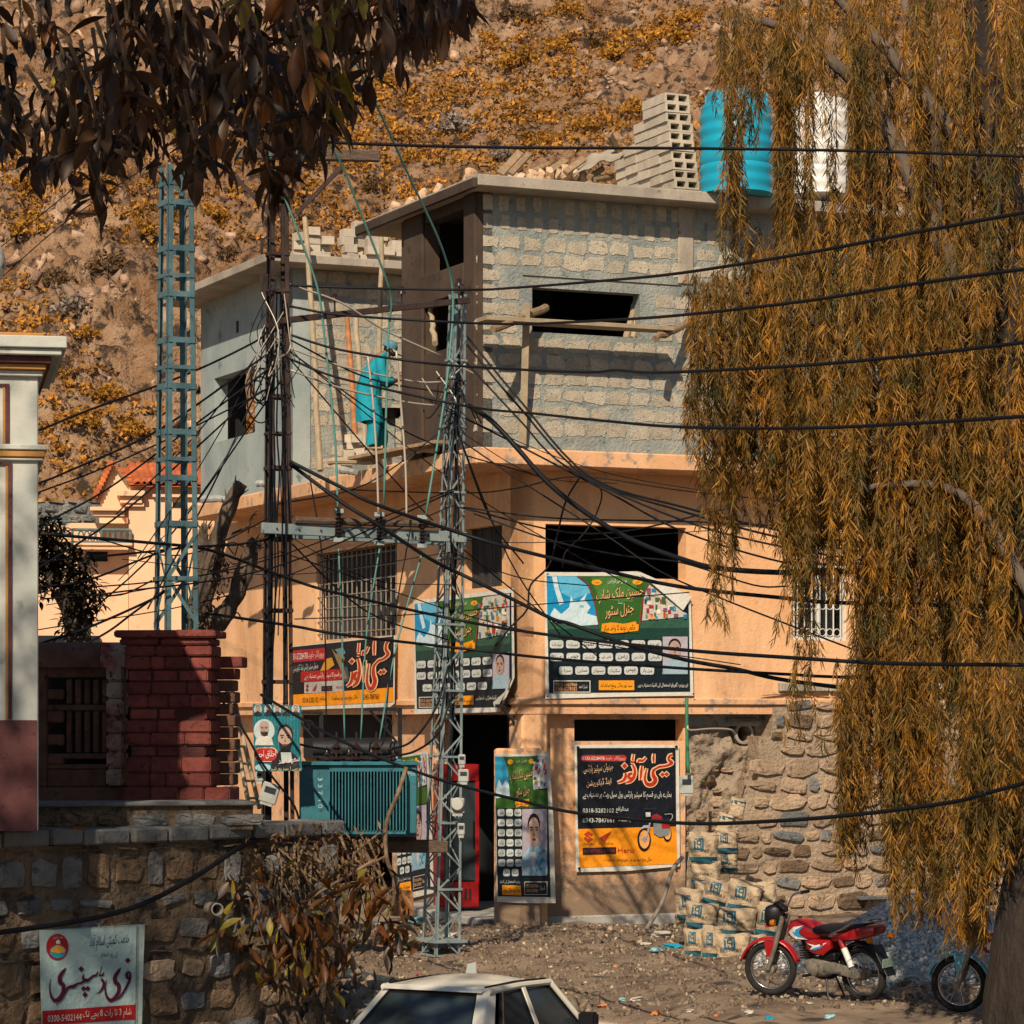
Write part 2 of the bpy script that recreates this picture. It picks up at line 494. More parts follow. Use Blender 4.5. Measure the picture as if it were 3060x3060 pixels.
for (px, py, w, k) in [(1560, 190, 150, 'o'), (1665, 150, 110, 'o'), (1850, 165, 130, 'o'), (1990, 120, 150, 'o'), (1690, 40, 130, 'o'), (1540, 50, 110, 'd'),
                       (1790, 130, 110, 'd'), (1360, 390, 150, 'g'), (1450, 120, 90, 'o'), (1620, 425, 80, 'o'), (1900, 330, 110, 'o'), (2060, 60, 120, 'o'),
                       (330, 800, 150, 'd'), (230, 930, 150, 'g'), (180, 840, 110, 'd'), (90, 690, 140, 'o'), (300, 560, 130, 'o'), (60, 560, 120, 'o'), (420, 690, 110, 'o'),
                       (520, 640, 100, 'd'), (640, 640, 100, 'o'), (1230, 480, 90, 'o'), (1500, 470, 90, 'g'), (180, 1120, 120, 'd'), (330, 1180, 110, 'o'), (1120, 560, 90, 'd'),
                       (1750, 380, 100, 'o'), (1300, 170, 90, 'd'), (1160, 250, 90, 'o'), (1480, 560, 70, 'd'), (260, 1000, 90, 'o'), (680, 760, 80, 'd'), (240, 1260, 130, 'o'), (380, 1290, 120, 'o')]:
    p = hill_hit(px, py); s_ = w * p.y / F / 2
    where = ('beside the willow' if px > 1780 else 'above the flat roof' if px > 1400 else 'right of the rusty pole' if px > 640 else 'just left of the teal pylon' if px > 290 else 'near the left picture edge') + (', low down' if py > 1000 else ', midway' if py > 450 else '')
    t = empty('hill_shrub', p - Vector((0, 0, s_ * .2)), random.uniform(0, 6), sh_lab[k].replace('growing on the rocky hillside', 'on the hill ' + where), 'shrub', 'shrubs on the hill ' + where)
    t.scale = (s_, s_, s_ * 1.05)
    inst('foliage', sh_var[k][random.randint(0, 1)], t); inst('stem', stem_me, t)

# ================================================================ THE UNFINISHED HOUSE (local axes: a to the right, b into depth along the left face)
TH = R(24.0)
e1 = Vector((math.cos(TH), math.sin(TH), 0)); e2 = Vector((-math.sin(TH), math.cos(TH), 0))
C0 = Vector(((1428 - 1530) * 42.0 / F, 42.0, 0.0))
def BL(a, b, z): return C0 + e1 * a + e2 * b + Vector((0, 0, z))
def pa(px, py, b):          # pixel -> (a, z) on the vertical plane b = const
    k = (px - 1530) / F; q = C0 + e2 * b
    a = (k * q.y - q.x) / (e1.x - k * e1.y); Y = q.y + e1.y * a
    return a, H - (py - YH) * Y / F
def pb(px, py, a):          # pixel -> (b, z) on the vertical plane a = const
    k = (px - 1530) / F; q = C0 + e1 * a
    b = (k * q.y - q.x) / (e2.x - k * e2.y); Y = q.y + e2.y * b
    return b, H - (py - YH) * Y / F
house = empty('unfinished_house', C0, TH, 'three storey house, bare block top floor over peach painted shop floors', 'house')

M_peach = mat('peach_plaster', '#d3a274', '#deb186', '#b98a60', s=0.8, s3=5, t3=0.60, bump=0.35, bs=18, bd=.03, streak=('#8a6248', 1.0, .6))
M_peach_dirty = mat('peach_plaster_worn', '#cf9b70', '#daab80', '#94867a', s=1.2, s3=6, t3=0.54, bump=0.5, bs=45, bd=.02, streak=('#7c6856', 1.6, .45), splash=('#6e6254', 1.3))
M_mortar = mat('cement_mortar', '#7b8380', '#98998f', '#656b69', s=2.2, s3=7, t3=.58, bump=0.8, bs=24, bd=.04, streak=('#5e6263', 1.4, .5))
M_block = mat('concrete_block', '#9d9484', '#b3a894', '#746f65', s=6, s3=30, t3=.56, bump=1.0, bs=50, bd=.02, rnd=0.12)
M_conc = mat('raw_concrete', '#8f877b', '#a59a8a', '#6d665e', s=1.6, s3=9, t3=.6, bump=0.4, bs=30, bd=.02, streak=('#4e4842', 1.5, .5))
M_brown = mat('dark_brown_plaster', '#3c3028', '#4e4035', '#312822', s=1.1, s3=4, bump=0.25, bs=30)  # dark brown throughout, with random darker patches
M_greyplas = mat('grey_plaster', '#84918f', '#9aa29e', '#56605f', s=0.9, s3=2.4, t3=.6, bump=0.3, bs=20, streak=('#4e5252', 1.1, .55))
M_dark = mat('interior_shade', '#14171a', '#1e2022', s=1, bump=0)  # near-black colour stands in for shade inside rooms and openings
M_iron = mat('black_iron', '#1c1d20', '#2a2a2c', s=9, bump=.2, rough=.6)
M_wood = mat('old_timber', '#7d6850', '#988063', '#564636', s=3, s3=12, bump=.5, bs=40, stretch=(6, 6, 1), rnd=.2)
M_bamboo = mat('bamboo_pole', '#8f8068', '#a6957a', s=4, bump=.3, bs=20, rnd=.15)

def wall(name, m, axis, c0, t, u0, u1, z0, z1, holes=(), parent=None, bevel=0):
    """a wall on the plane a=c0 (axis 'a') or b=c0 (axis 'b'), thickness t going inwards, with rectangular holes"""
    us = sorted({u0, u1, *[min(max(h[0], u0), u1) for h in holes], *[min(max(h[1], u0), u1) for h in holes]})
    zs = sorted({z0, z1, *[min(max(h[2], z0), z1) for h in holes], *[min(max(h[3], z0), z1) for h in holes]})
    def pt(u, z, d): return (u, c0 + d, z) if axis == 'b' else (c0 + d, u, z)
    inside = lambda u, z: any(h[0] < u < h[1] and h[2] < z < h[3] for h in holes)
    cells = {}
    for i in range(len(us) - 1):
        for j in range(len(zs) - 1):
            cells[i, j] = not inside((us[i] + us[i+1]) / 2, (zs[j] + zs[j+1]) / 2)
    mb = MB()
    for (i, j), solid in cells.items():
        if not solid: continue
        a0, a1, b0, b1 = us[i], us[i+1], zs[j], zs[j+1]
        mb.add([pt(a0, b0, 0), pt(a1, b0, 0), pt(a1, b1, 0), pt(a0, b1, 0)], [(0, 1, 2, 3)])
        mb.add([pt(a0, b0, t), pt(a1, b0, t), pt(a1, b1, t), pt(a0, b1, t)], [(3, 2, 1, 0)])
        for (di, dj, q) in ((-1, 0, [(a0, b0), (a0, b1)]), (1, 0, [(a1, b0), (a1, b1)]), (0, -1, [(a0, b0), (a1, b0)]), (0, 1, [(a0, b1), (a1, b1)])):
            if not cells.get((i + di, j + dj), False):
                (p, r_), (p2, r2) = q
                mb.add([pt(p, r_, 0), pt(p2, r2, 0), pt(p2, r2, t), pt(p, r_, t)], [(0, 1, 2, 3)])
    me = mb.mesh(name, m, fix=False)
    bm = bmesh.new(); bm.from_mesh(me)
    bmesh.ops.remove_doubles(bm, verts=bm.verts, dist=1e-4)
    bmesh.ops.recalc_face_normals(bm, faces=bm.faces); bm.to_mesh(me); bm.free()
    return inst(name, me, parent or house)

Z1B, Z1T, ZRB, ZRT, ZC = 6.56, 6.80, 10.36, 10.52, 3.26
AR = 6.6
LE = pb(585, 1800, .9)[0]
LA, LB = 0.90, 0.65                         # set-back of the peach floors from the slab edge
def rect_a(x0, y0, x1, y1, b):
    (a0, z1), (a1, z0) = pa(x0, y0, b), pa(x1, y1, b)
    return (a0, a1, z0, z1)
def rect_b(x0, y0, x1, y1, a):              # x0 is the left (far) pixel
    b1, _ = pb(x0, y0, a); b0, _ = pb(x1, y1, a)
    zt = pb((x0 + x1) / 2, y0, a)[1]; zb = pb((x0 + x1) / 2, y1, a)[1]
    return (b0, b1, zb, zt)

# --- top floor, right wing in bare blocks
hw = rect_a(1590, 858, 1912, 1010, 0)
hw2 = rect_a(2010, 1160, 2045, 1250, 0)
w_ur = wall('block_wall', M_mortar, 'b', 0, .22, .0, AR, Z1T, ZRB, [hw])
# lintel over the window, cast proud of the wall
l0 = rect_a(1560, 822, 2035, 852, 0)
MB().box((l0[0], -.025, l0[2]), (min(l0[1], AR), .0, l0[3])).build('lintel', M_conc, house, bevel=.008)

def patch_protos(n, w, h, m, jit=.24, dep=.009):
    out = []
    for k in range(n):
        poly = []
        N_ = 18
        for i in range(N_):
            a = 2 * math.pi * i / N_
            c, s_ = math.cos(a), math.sin(a)
            x = math.copysign(abs(c) ** .26, c) * w / 2; z = math.copysign(abs(s_) ** .26, s_) * h / 2
            poly.append((x * (1 + random.uniform(-jit, jit * .3)), z * (1 + random.uniform(-jit * 1.3, jit * .4))))
        mb = MB()
        inner = [(x * .96, z * .94) for x, z in poly]
        V_ = [(x, 0.01, z) for x, z in poly] + [(x, -dep * random.uniform(.7, 1.2), z) for x, z in inner] + [(0, -dep, 0)]
        Fc = [(i, (i + 1) % N_, N_ + (i + 1) % N_, N_ + i) for i in range(N_)] + [(N_ + i, N_ + (i + 1) % N_, 2 * N_) for i in range(N_)]
        mb.add(V_, Fc)
        out.append(mb.mesh('block', m))
    return out
bl_protos = patch_protos(14, .325, .20, M_block)
bl_tall = patch_protos(5, .16, .215, M_block, .12)
def block_rows(parent, axis, c0, u0, u1, zlist, pitch, protos, holes, skip=.05, sx=(.9, 1.12)):
    for r_, z in enumerate(zlist):
        u = u0 + (pitch * .5 if r_ % 2 else .12) + random.uniform(-.04, .04)
        while u < u1 - .1:
            if random.random() > skip and not any(h[0] - .14 < u < h[1] + .14 and h[2] - .09 < z < h[3] + .09 for h in holes):
                rot = (0, random.uniform(-.03, .03), 0) if axis == 'b' else (0, 0, R(-90))
                loc = (u, c0, z + random.uniform(-.012, .012)) if axis == 'b' else (c0, u, z)
                inst('block', random.choice(protos), parent, loc, rot, (random.uniform(*sx), 1, random.uniform(.92, 1.12)))
            u += pitch * random.uniform(.92, 1.08)
hl = (l0[0] - .05, l0[1], l0[2] - .02, l0[3] + .02)
zt = [z for z in np.arange(Z1T + .30, ZRB - .62, .235)]
block_rows(w_ur, 'b', 0, .0, 4.2, zt, .345, bl_protos, [hw, hl])
block_rows(w_ur, 'b', 0, .05, 4.2, [ZRB - .13, ZRB - .40], .25, bl_tall, [], .1)
# dark joints where the top rows have no mortar: gaps left open between block and slab
# column at the right
a0, a1 = pa(2025, 600, 0)[0], pa(2070, 600, 0)[0]
MB().box((a0, -.03, ZRB - 1.1), (a1, -.001, ZRB)).build('concrete_column', M_conc, house, bevel=.01)
# --- stair tower face (left side, dark brown plaster)
TB = 2.65
o1 = rect_b(1272, 618, 1393, 815, 0); o1 = (o1[0], o1[1], pb(1330, 806, 0)[1], ZRB - .16)
o2 = rect_b(1268, 870, 1345, 1050, 0)
w_ul = wall('stair_wall', M_brown, 'a', 0.0, .22, .0, TB, Z1T, ZRB, [o1, o2])
wall('stair_wall', M_brown, 'b', TB, .2, .0, 1.6, Z1T, ZRB)
# edge strip of plaster lapping on the block wall
MB().box((-.012, -.015, Z1T), (.07, .0, ZRB)).build('plaster_edge', M_brown, house)
pb_ = MB()
for (b0, b1, z0, z1) in ((.0, o1[0] - .02, Z1T, ZRB), (o1[1] + .02, TB, Z1T, ZRB)):
    MB().box((-.05, b0, z0), (.0, b1, z1 - .002)).build('pilaster', M_brown, house, bevel=.01)
MB().box((-.06, o1[0] - .02, o1[2] - .42), (.0, o1[1] + .02, o1[2] - .01)).build('sill_band', M_brown, house, bevel=.01)
# interior of the top floor
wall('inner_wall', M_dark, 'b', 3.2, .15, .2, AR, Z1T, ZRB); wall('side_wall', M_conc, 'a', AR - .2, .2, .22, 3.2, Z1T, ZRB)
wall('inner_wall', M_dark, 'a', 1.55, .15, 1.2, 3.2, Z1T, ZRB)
# --- roofs
def slab(name, pts, z0, z1, m, bevel=.012):
    return MB().prism(pts, lambda x, y: (x, y, z0), lambda x, y: (x, y, z1)).build(name, m, house, bevel=bevel)
slab('roof_slab', [(-.20, -.48), (AR + .3, -.48), (AR + .3, 4.2), (-.20, 4.2)], ZRB, ZRT, M_conc)
MB().box((-.262, -.46, ZRB - .03), (-.202, 4.1, ZRT - .05)).build('roof_fascia', M_brown, house, bevel=.01)
# --- left wing
WB = 7.6
ww = rect_b(640, 1112, 762, 1308, 0); ww = (ww[0], ww[1], pb(700, 1308, 0)[1], pb(700, 1112, 0)[1])
WE = pb(600, 1200, 0)[0]
wall('plastered_wall', M_greyplas, 'a', 0, .25, WB, WE, Z1T, ZRB, [ww])
w_wf = wall('block_wall', M_mortar, 'b', WB, .22, .0, 4.2, Z1T, ZRB)
block_rows(w_wf, 'b', WB, .35, 3.2, [z for z in np.arange(Z1T + .14, ZRB - .05, .235)], .345, bl_protos, [], .1)
MB().box((.002, WB - .02, Z1T), (.30, WB - .001, ZRB)).build('plaster_edge', M_greyplas, house)
slab('roof_slab', [(-.62, WB - .55), (5.0, WB - .55), (5.0, WE + .5), (-.62, WE + .5)], ZRB - .02, ZRT - .04, M_conc)
wall('inner_wall', M_dark, 'a', .5, .15, ww[0] * .58 + ww[1] * .42 + 1.43, ww[1] + 1.6, Z1T, ZRB)  # dark partition added so the window's left half reads as unlit interior
# small vent slot beside the window
MB().box((-.004, 10.3, ZRB - .75), (.0, 10.42, ZRB - .55)).build('vent_slot', M_dark, house)
# back wall of the terrace between tower and wing
wall('terrace_wall', M_mortar, 'a', 3.0, .2, 3.3, WB, Z1T, ZRB)
# --- first floor slab (peach edge) and shuttering planks
slab('floor_slab', [(-.07, -.10), (AR + .2, -.10), (AR + .2, WE + .6), (-.07, WE + .6)], Z1B, Z1T - .003, M_peach_dirty, .02)
# --- first floor walls
hA = rect_a(1630, 1565, 2050, 1708, LB); hA = (hA[0], hA[1], 5.05, hA[3])
hR = rect_a(2368, 1680, 2532, 1915, LB)
w_lr = wall('wall', M_peach, 'b', LB, .25, LA, AR, ZC, Z1B, [hA, hR])
hG = rect_b(945, 1640, 1186, 1906, LA)
hS = rect_b(1392, 1574, 1500, 1756, LA)
w_ll = wall('wall', M_peach, 'a', LA, .25, LB, LE, ZC, Z1B, [hG, hS])
wall('back_wall', M_conc, 'a', AR - .3, .2, LB + .3, LE, ZC, Z1B)
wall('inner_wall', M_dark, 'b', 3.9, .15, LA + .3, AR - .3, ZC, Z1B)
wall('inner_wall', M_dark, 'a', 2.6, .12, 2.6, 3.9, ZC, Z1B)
slab('floor_slab', [(LA + .01, LB + .01), (AR, LB + .01), (AR, LE - .1), (LA + .01, LE - .1)], ZC - .18, ZC + .002, M_peach_dirty, 0)
# grille window
def grille_bars(parent, axis, c, u0, u1, z0, z1, nv, nh, r=.009, m=None):
    for i in range(nv):
        u = u0 + (u1 - u0) * (i + .5) / nv
        p0, p1 = ((u, c, z0), (u, c, z1)) if axis == 'b' else ((c, u, z0), (c, u, z1))
        MB().tube([p0, p1], r, 5).build('bar', m or M_iron, parent)
    for j in range(nh):
        z = z0 + (z1 - z0) * (j + .5) / nh
        p0, p1 = ((u0, c, z), (u1, c, z)) if axis == 'b' else ((c, u0, z), (c, u1, z))
        MB().tube([p0, p1], r * .9, 5).build('bar', m or M_iron, parent)
M_greybar = mat('weathered_bar', '#6f685e', '#8a8174', s=9, bump=.2)
M_curt = mat('grey_boards', '#1e2022', '#403f3c', '#16181a', s=3, stretch=(1, 9, .5), bump=.3)
gr = MB().box((LA + .18, hG[0], hG[2]), (LA + .2, hG[1], hG[3])).build('window', M_curt, house)
grille_bars(gr, 'a', LA + .03, hG[0], hG[1], hG[2], hG[3], 17, 7, .012, M_greybar)
MB().box((LA - .05, hG[0] - .1, hG[3]), (LA + .05, hG[1] + .1, hG[3] + .05)).build('window_hood', M_peach_dirty, house)
# folding shutter in the opening beside the corner
sh = MB(); nsh = 8
for i in range(nsh):
    b0 = hS[0] + (hS[1] - hS[0]) * i / nsh; b1 = hS[0] + (hS[1] - hS[0]) * (i + 1) / nsh; d = .03 if i % 2 else 0
    inst('shutter_leaf', MB().hexa([(LA + .1 + d, b0, hS[2]), (LA + .13 + d, b0, hS[2]), (LA + .16 - d, b1, hS[2]), (LA + .13 - d, b1, hS[2]),
        (LA + .1 + d, b0, hS[3]), (LA + .13 + d, b0, hS[3]), (LA + .16 - d, b1, hS[3]), (LA + .13 - d, b1, hS[3])]).mesh('shutter_leaf', M_curt), house)
# ornate white grille window at the right
M_white = mat('white_paint', '#b9b7ae', '#cbc8bd', s=5, bump=.1, rough=.5)
wr = empty('window'); wr.parent = house
MB().box((hR[0], LB + .2, hR[2]), (hR[1], LB + .22, hR[3])).build('pane', mat('dark_glass', '#14171a', rough=.15, bump=0, spec=.6), wr)
for (u0, u1, z0, z1) in ((hR[0], hR[1], hR[2], hR[2] + .06), (hR[0], hR[1], hR[3] - .06, hR[3]), (hR[0], hR[0] + .06, hR[2] + .06, hR[3] - .06), (hR[1] - .06, hR[1], hR[2] + .06, hR[3] - .06), ((hR[0] + hR[1]) / 2 - .03, (hR[0] + hR[1]) / 2 + .03, hR[2] + .06, hR[3] - .06)):
    MB().box((u0, LB + .04, z0), (u1, LB + .1, z1)).build('frame', M_white, wr)
n_ = 7
for i in range(n_):
    u = hR[0] + .1 + (hR[1] - hR[0] - .2) * i / (n_ - 1)
    MB().tube([(u, LB + .03, hR[2] + .02), (u, LB + .03, hR[3] - .02)], .012, 6).build('bar', M_white, wr)
for i in range(n_ - 1):
    u = hR[0] + .1 + (hR[1] - hR[0] - .2) * (i + .5) / (n_ - 1); w_ = (hR[1] - hR[0] - .2) / (n_ - 1) * .45
    for zc in (hR[2] + .12, hR[2] + .52):
        MB().tube([(u + w_ * math.cos(t), LB + .03, zc + w_ * math.sin(t)) for t in np.linspace(0, 6.283, 13)], .008, 4).build('scroll', M_white, wr)
# sill and broken plaster lip under the peach floor
MB().box((LA - .03, LB - .04, ZC - .05), (AR, LB + .02, ZC + .05)).build('ledge', M_peach_dirty, house, bevel=.015)
MB().box((LA - .04, LB + .021, ZC - .05), (LA + .02, LE, ZC + .05)).build('ledge', M_peach_dirty, house, bevel=.015)
# --- ground floor
GB = LB + .22
hV = rect_a(1716, 2150, 2042, 2214, GB)
aP0, aP1, aW1 = pa(1562, 2300, LB)[0], pa(1690, 2300, LB)[0], pa(2048, 2300, GB)[0]
wall('wall', M_peach_dirty, 'b', GB, .25, aP0, aW1, -.3, ZC - .05, [hV])
MB().box((aP0, LB + .02, -.3), (pa(1640, 2300, LB)[0], GB, ZC - .05)).build('pier', M_peach, house, bevel=.03)
# pier carrying the poster, left of the corner pier
aQ0 = pa(1484, 2400, LB - .1)[0]; zQ = pa(1520, 2236, LB - .1)[1]
MB().box((aQ0, LB - .12, -.3), (aP0 + .25, LB + .019, zQ)).build('low_pier', M_peach_dirty, house, bevel=.03)
# shop front on the left side
GA = LA + .25
q1 = [pb(x, 2400, GA)[0] for x in (1300, 1172, 960, 905)]
wall('pier', M_peach_dirty, 'a', GA, .25, q1[0], q1[1], -.3, ZC - .1)
wall('pier', M_peach_dirty, 'a', GA, .25, q1[3], LE, -.3, ZC - .1)
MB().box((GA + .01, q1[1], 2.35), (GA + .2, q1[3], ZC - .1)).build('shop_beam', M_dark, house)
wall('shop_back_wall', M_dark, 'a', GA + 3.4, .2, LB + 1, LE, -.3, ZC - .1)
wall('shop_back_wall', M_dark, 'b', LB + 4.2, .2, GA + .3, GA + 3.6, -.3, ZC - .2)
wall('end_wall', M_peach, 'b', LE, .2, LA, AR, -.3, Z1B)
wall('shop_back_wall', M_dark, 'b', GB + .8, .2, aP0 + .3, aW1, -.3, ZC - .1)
# threshold slab of the shop
tz = [BL(GA - .6, LB - .1, 0), BL(GA + 1.9, LB - .1, 0)]
MB().box((GA - .75, LB + .2, -.2), (GA + 3.3, LB + 4.1, .16)).build('threshold', mat('pale_concrete', '#8b8984', '#9f9c94', '#6f6a64', s=2, bump=.4), house, bevel=.02)

# ================================================================ POLES, TRANSFORMER, CABLES
M_teal = mat('teal_steel', '#3f5a60', '#587479', '#2f4348', s=3, s3=9, rough=.55, bump=.12, metal=.15)
M_galv = mat('galvanised_steel', '#6f8084', '#8e9a98', '#55666a', s=3, s3=9, rough=.5, bump=.12, metal=.2)
M_rust = mat('rusted_steel', '#2a211f', '#40302a', '#1b1717', s=4, s3=11, rough=.8, bump=.3)
M_cable = mat('black_cable', '#090c12', rough=.6, bump=0, spec=.25)
M_cable_g = mat('green_wire', '#4f7f78', rough=.6, bump=0)
M_cable_w = mat('bare_wire', '#a99f90', rough=.5, bump=0, metal=.2)
M_porc = mat('brown_porcelain', '#2a1c1a', rough=.25, bump=0, spec=.6)
M_lgrey = mat('meter_grey', '#8c8f8c', '#a0a29c', s=8, bump=.05, rough=.5)

def lattice(name, base, h, w0, w1, rz, leg, nsec, m, label, cat, zig='x', bw=.035, battens_from=None, group=None):
    t = empty(name, base, rz, label, cat, group)
    def W(z): return (w0 + (w1 - w0) * z / h) / 2
    cs = [(-1, -1), (1, -1), (1, 1), (-1, 1)]
    for sx, sy in cs:       # L-angle legs
        mb = MB(); a, b = W(0), W(h)
        for (ox, oy) in (((leg, .006)), ((.006, leg))):
            mb.hexa([(sx*a, sy*a, 0), (sx*(a-ox), sy*a, 0), (sx*(a-ox), sy*(a-oy), 0), (sx*a, sy*(a-oy), 0),
                     (sx*b, sy*b, h), (sx*(b-ox), sy*b, h), (sx*(b-ox), sy*(b-oy), h), (sx*b, sy*(b-oy), h)])
        mb.build('leg', m, t)
    zs = [h * i / nsec for i in range(nsec + 1)]
    for f in range(4):
        (x0, y0), (x1, y1) = cs[f], cs[(f + 1) % 4]
        nrm = Vector(((x0 + x1) / 2, (y0 + y1) / 2, 0))
        def pt(s0, z, off=.008):
            w = W(z); p = Vector((x0, y0, 0)).lerp(Vector((x1, y1, 0)), s0) * w
            return p + nrm * off + Vector((0, 0, z))
        for i in range(nsec):
            z0, z1 = zs[i], zs[i + 1]
            if battens_from is not None and z0 >= battens_from:
                MB().beam(pt(.02, z0 + .1), pt(.98, z0 + .1), .012, bw * 1.5, up=(0, 0, 1)).build('batten', m, t)
                if i % 2: MB().beam(pt(.02, z0 + (z1 - z0) * .6), pt(.98, z0 + (z1 - z0) * .6), .012, bw, up=(0, 0, 1)).build('batten', m, t)
                continue
            if zig == 'x':
                MB().beam(pt(.04, z0, .006), pt(.96, z1, .006), bw, .006, up=nrm).build('brace', m, t)
                MB().beam(pt(.96, z0, .014), pt(.04, z1, .014), bw, .006, up=nrm).build('brace', m, t)
            else:
                a, b = (.04, .96) if (i + f) % 2 else (.96, .04)
                MB().beam(pt(a, z0, .006), pt(b, z1, .006), bw, .006, up=nrm).build('brace', m, t)
            if i % 3 == 0:
                MB().beam(pt(.02, z0, .02), pt(.98, z0, .02), .008, bw * 1.2, up=(0, 0, 1)).build('batten', m, t)
    return t

# --- teal pylon behind the brick pillar
b0 = P(527, 2150, 34.5); zt_ = P(527, 470, 34.5).z
py_l = lattice('lattice_pylon', (b0.x, b0.y, gz1(b0.x, b0.y)), zt_ + .0, .47, .30, R(27), .062, 18, M_teal, 'tall teal steel lattice pylon rising behind the red brick pillar', 'pylon', 'z', .042, battens_from=5.2)
# --- grey lattice pole beside the shop door
b1_ = P(1318, 2860, 37.6); gz0 = gz1(b1_.x, b1_.y)
h_r = P(1370, 880, 37.6).z - gz0
POLE_R = Vector((b1_.x, b1_.y, gz0))
py_r = lattice('lattice_pole', POLE_R, h_r, .36, .16, R(30), .035, 30, M_galv, 'grey zigzag lattice power pole standing in front of the shop door', 'pole', 'z', .022)
py_r.rotation_euler = (Matrix.Rotation(R(1.45), 3, 'Y') @ Matrix.Rotation(R(30), 3, 'Z')).to_euler()
MB().box((-.24, -.24, .16), (.24, .24, .2)).build('base_frame', M_galv, py_r)
# --- rusty pole in the middle
b2_ = P(830, 2600, 36.2); gz2 = gz1(b2_.x, b2_.y)
h_m = P(830, 360, 36.2).z - gz2
POLE_M = Vector((b2_.x, b2_.y, gz2))
py_m = lattice('rusty_pole', POLE_M, h_m, .36, .20, R(18), .05, 12, M_rust, 'dark rusty steel pole wrapped in bunched cables beside the transformer', 'pole', 'n', .03, battens_from=0)
def part_world(mb, name, m, parent, **kw):
    """build in world coordinates, then parent to a thing without moving it"""
    o = mb.build(name, m, **kw)
    o.parent = parent
    o.matrix_parent_inverse = Matrix.LocRotScale(parent.location, parent.rotation_euler, parent.scale).inverted()
    return o
M_oldwood = mat('grey_timber', '#4a3d33', '#67574a', '#332a24', s=5, stretch=(1, 6, 8), bump=.5)
part_world(MB().beam(P(705, 458, 35.9), P(1134, 467, 36.3), .11, .13, up=(0, 0, 1)), 'crossarm', M_oldwood, py_m, bevel=.01)
part_world(MB().beam(P(705, 530, 36.05), P(815, 650, 36.05), .05, .05), 'strut', M_rust, py_m)
part_world(MB().beam(P(1022, 498, 36.05), P(885, 640, 36.05), .05, .05), 'strut', M_rust, py_m)
for k, (x, y) in enumerate([(800, 735), (800, 845), (805, 1000)]):
    mb = MB(); p = P(x, y, 36.0)
    mb.beam(p + Vector((-.09, 0, .09)), p + Vector((.12, 0, .09)), .03, .008); mb.beam(p + Vector((-.09, 0, -.09)), p + Vector((.12, 0, -.09)), .03, .008); mb.tube([p + Vector((-.07, 0, -.09)), p + Vector((-.07, 0, .09))], .02, 6)
    part_world(mb, 'bracket', M_rust, py_m)
# vertical bunched cables on the rusty pole and on the lattice pole
def jag(pts, amp, n=18):
    out = []
    P_ = [Vector(p) for p in pts]
    L_ = [0]
    for i in range(1, len(P_)): L_.append(L_[-1] + (P_[i] - P_[i-1]).length)
    for k in range(n + 1):
        t = L_[-1] * k / n
        i = max(1, next((j for j in range(1, len(L_)) if L_[j] >= t - 1e-9), len(L_) - 1))
        u = (t - L_[i-1]) / max(1e-6, L_[i] - L_[i-1])
        p = P_[i-1].lerp(P_[i], u)
        e = math.sin(math.pi * k / n) ** .4
        out.append(p + Vector((random.gauss(0, amp), random.gauss(0, amp * .7), random.gauss(0, amp * .4))) * e)
    return out
def smooth_path(pts, n=8):
    """Catmull-Rom"""
    P_ = [Vector(p) for p in pts]
    if len(P_) < 3: return [P_[0].lerp(P_[-1], k / 6) for k in range(7)]
    P_ = [P_[0] * 2 - P_[1]] + P_ + [P_[-1] * 2 - P_[-2]]
    out = []
    for i in range(1, len(P_) - 2):
        p0, p1, p2, p3 = P_[i-1:i+3]
        for k in range(n):
            t = k / n
            out.append(.5 * ((2*p1) + (p2-p0)*t + (2*p0-5*p1+4*p2-p3)*t*t + (3*p1-p0-3*p2+p3)*t**3))
    out.append(P_[-2])
    return out
for k in range(8):
    x = 790 + 74 * random.random(); y0 = random.choice([880, 960, 1060, 1100, 1300]); y1 = random.choice([1900, 2100, 2300, 2480])
    part_world(MB().tube(smooth_path(jag([P(825 + (x - 825) * .6, y0, 36.15 - .15 * random.random()), P(x, (y0 + y1) / 2, 35.95), P(x - 15, y1, 35.95)], .018, 9), 3), random.choice([.008, .011, .015]), 5), 'cable', M_cable, py_m)
for k in range(5):
    c = P(random.uniform(775, 800), random.uniform(1140, 1210), 35.9); r_ = random.uniform(.12, .3)
    part_world(MB().tube([c + Vector((r_ * .6 * math.cos(t) - .05, .03 * t, r_ * math.sin(t))) for t in np.linspace(.6, 5.9, 20)], .009, 5), 'cable', M_cable, py_m)
for k in range(8):
    y0 = random.choice([1060, 1150, 1240, 1250, 1500, 1600]); y1 = random.choice([2000, 2150, 2300, 2500, 2700])
    X = lambda y: 1360 - (y - 1000) * .027
    a_, b_ = random.uniform(-28, 30), random.uniform(-34, 34)
    part_world(MB().tube(smooth_path(jag([P(X(y0) + a_ * .6, y0, 37.55), P(X((y0+y1)/2) + b_ * random.uniform(.4, 1), (y0 + y1) / 2, 37.55), P(X(y1) + b_, y1, 37.55)], .025, 9), 3), random.choice([.007, .009, .012]), 5), 'cable', M_cable, py_r)
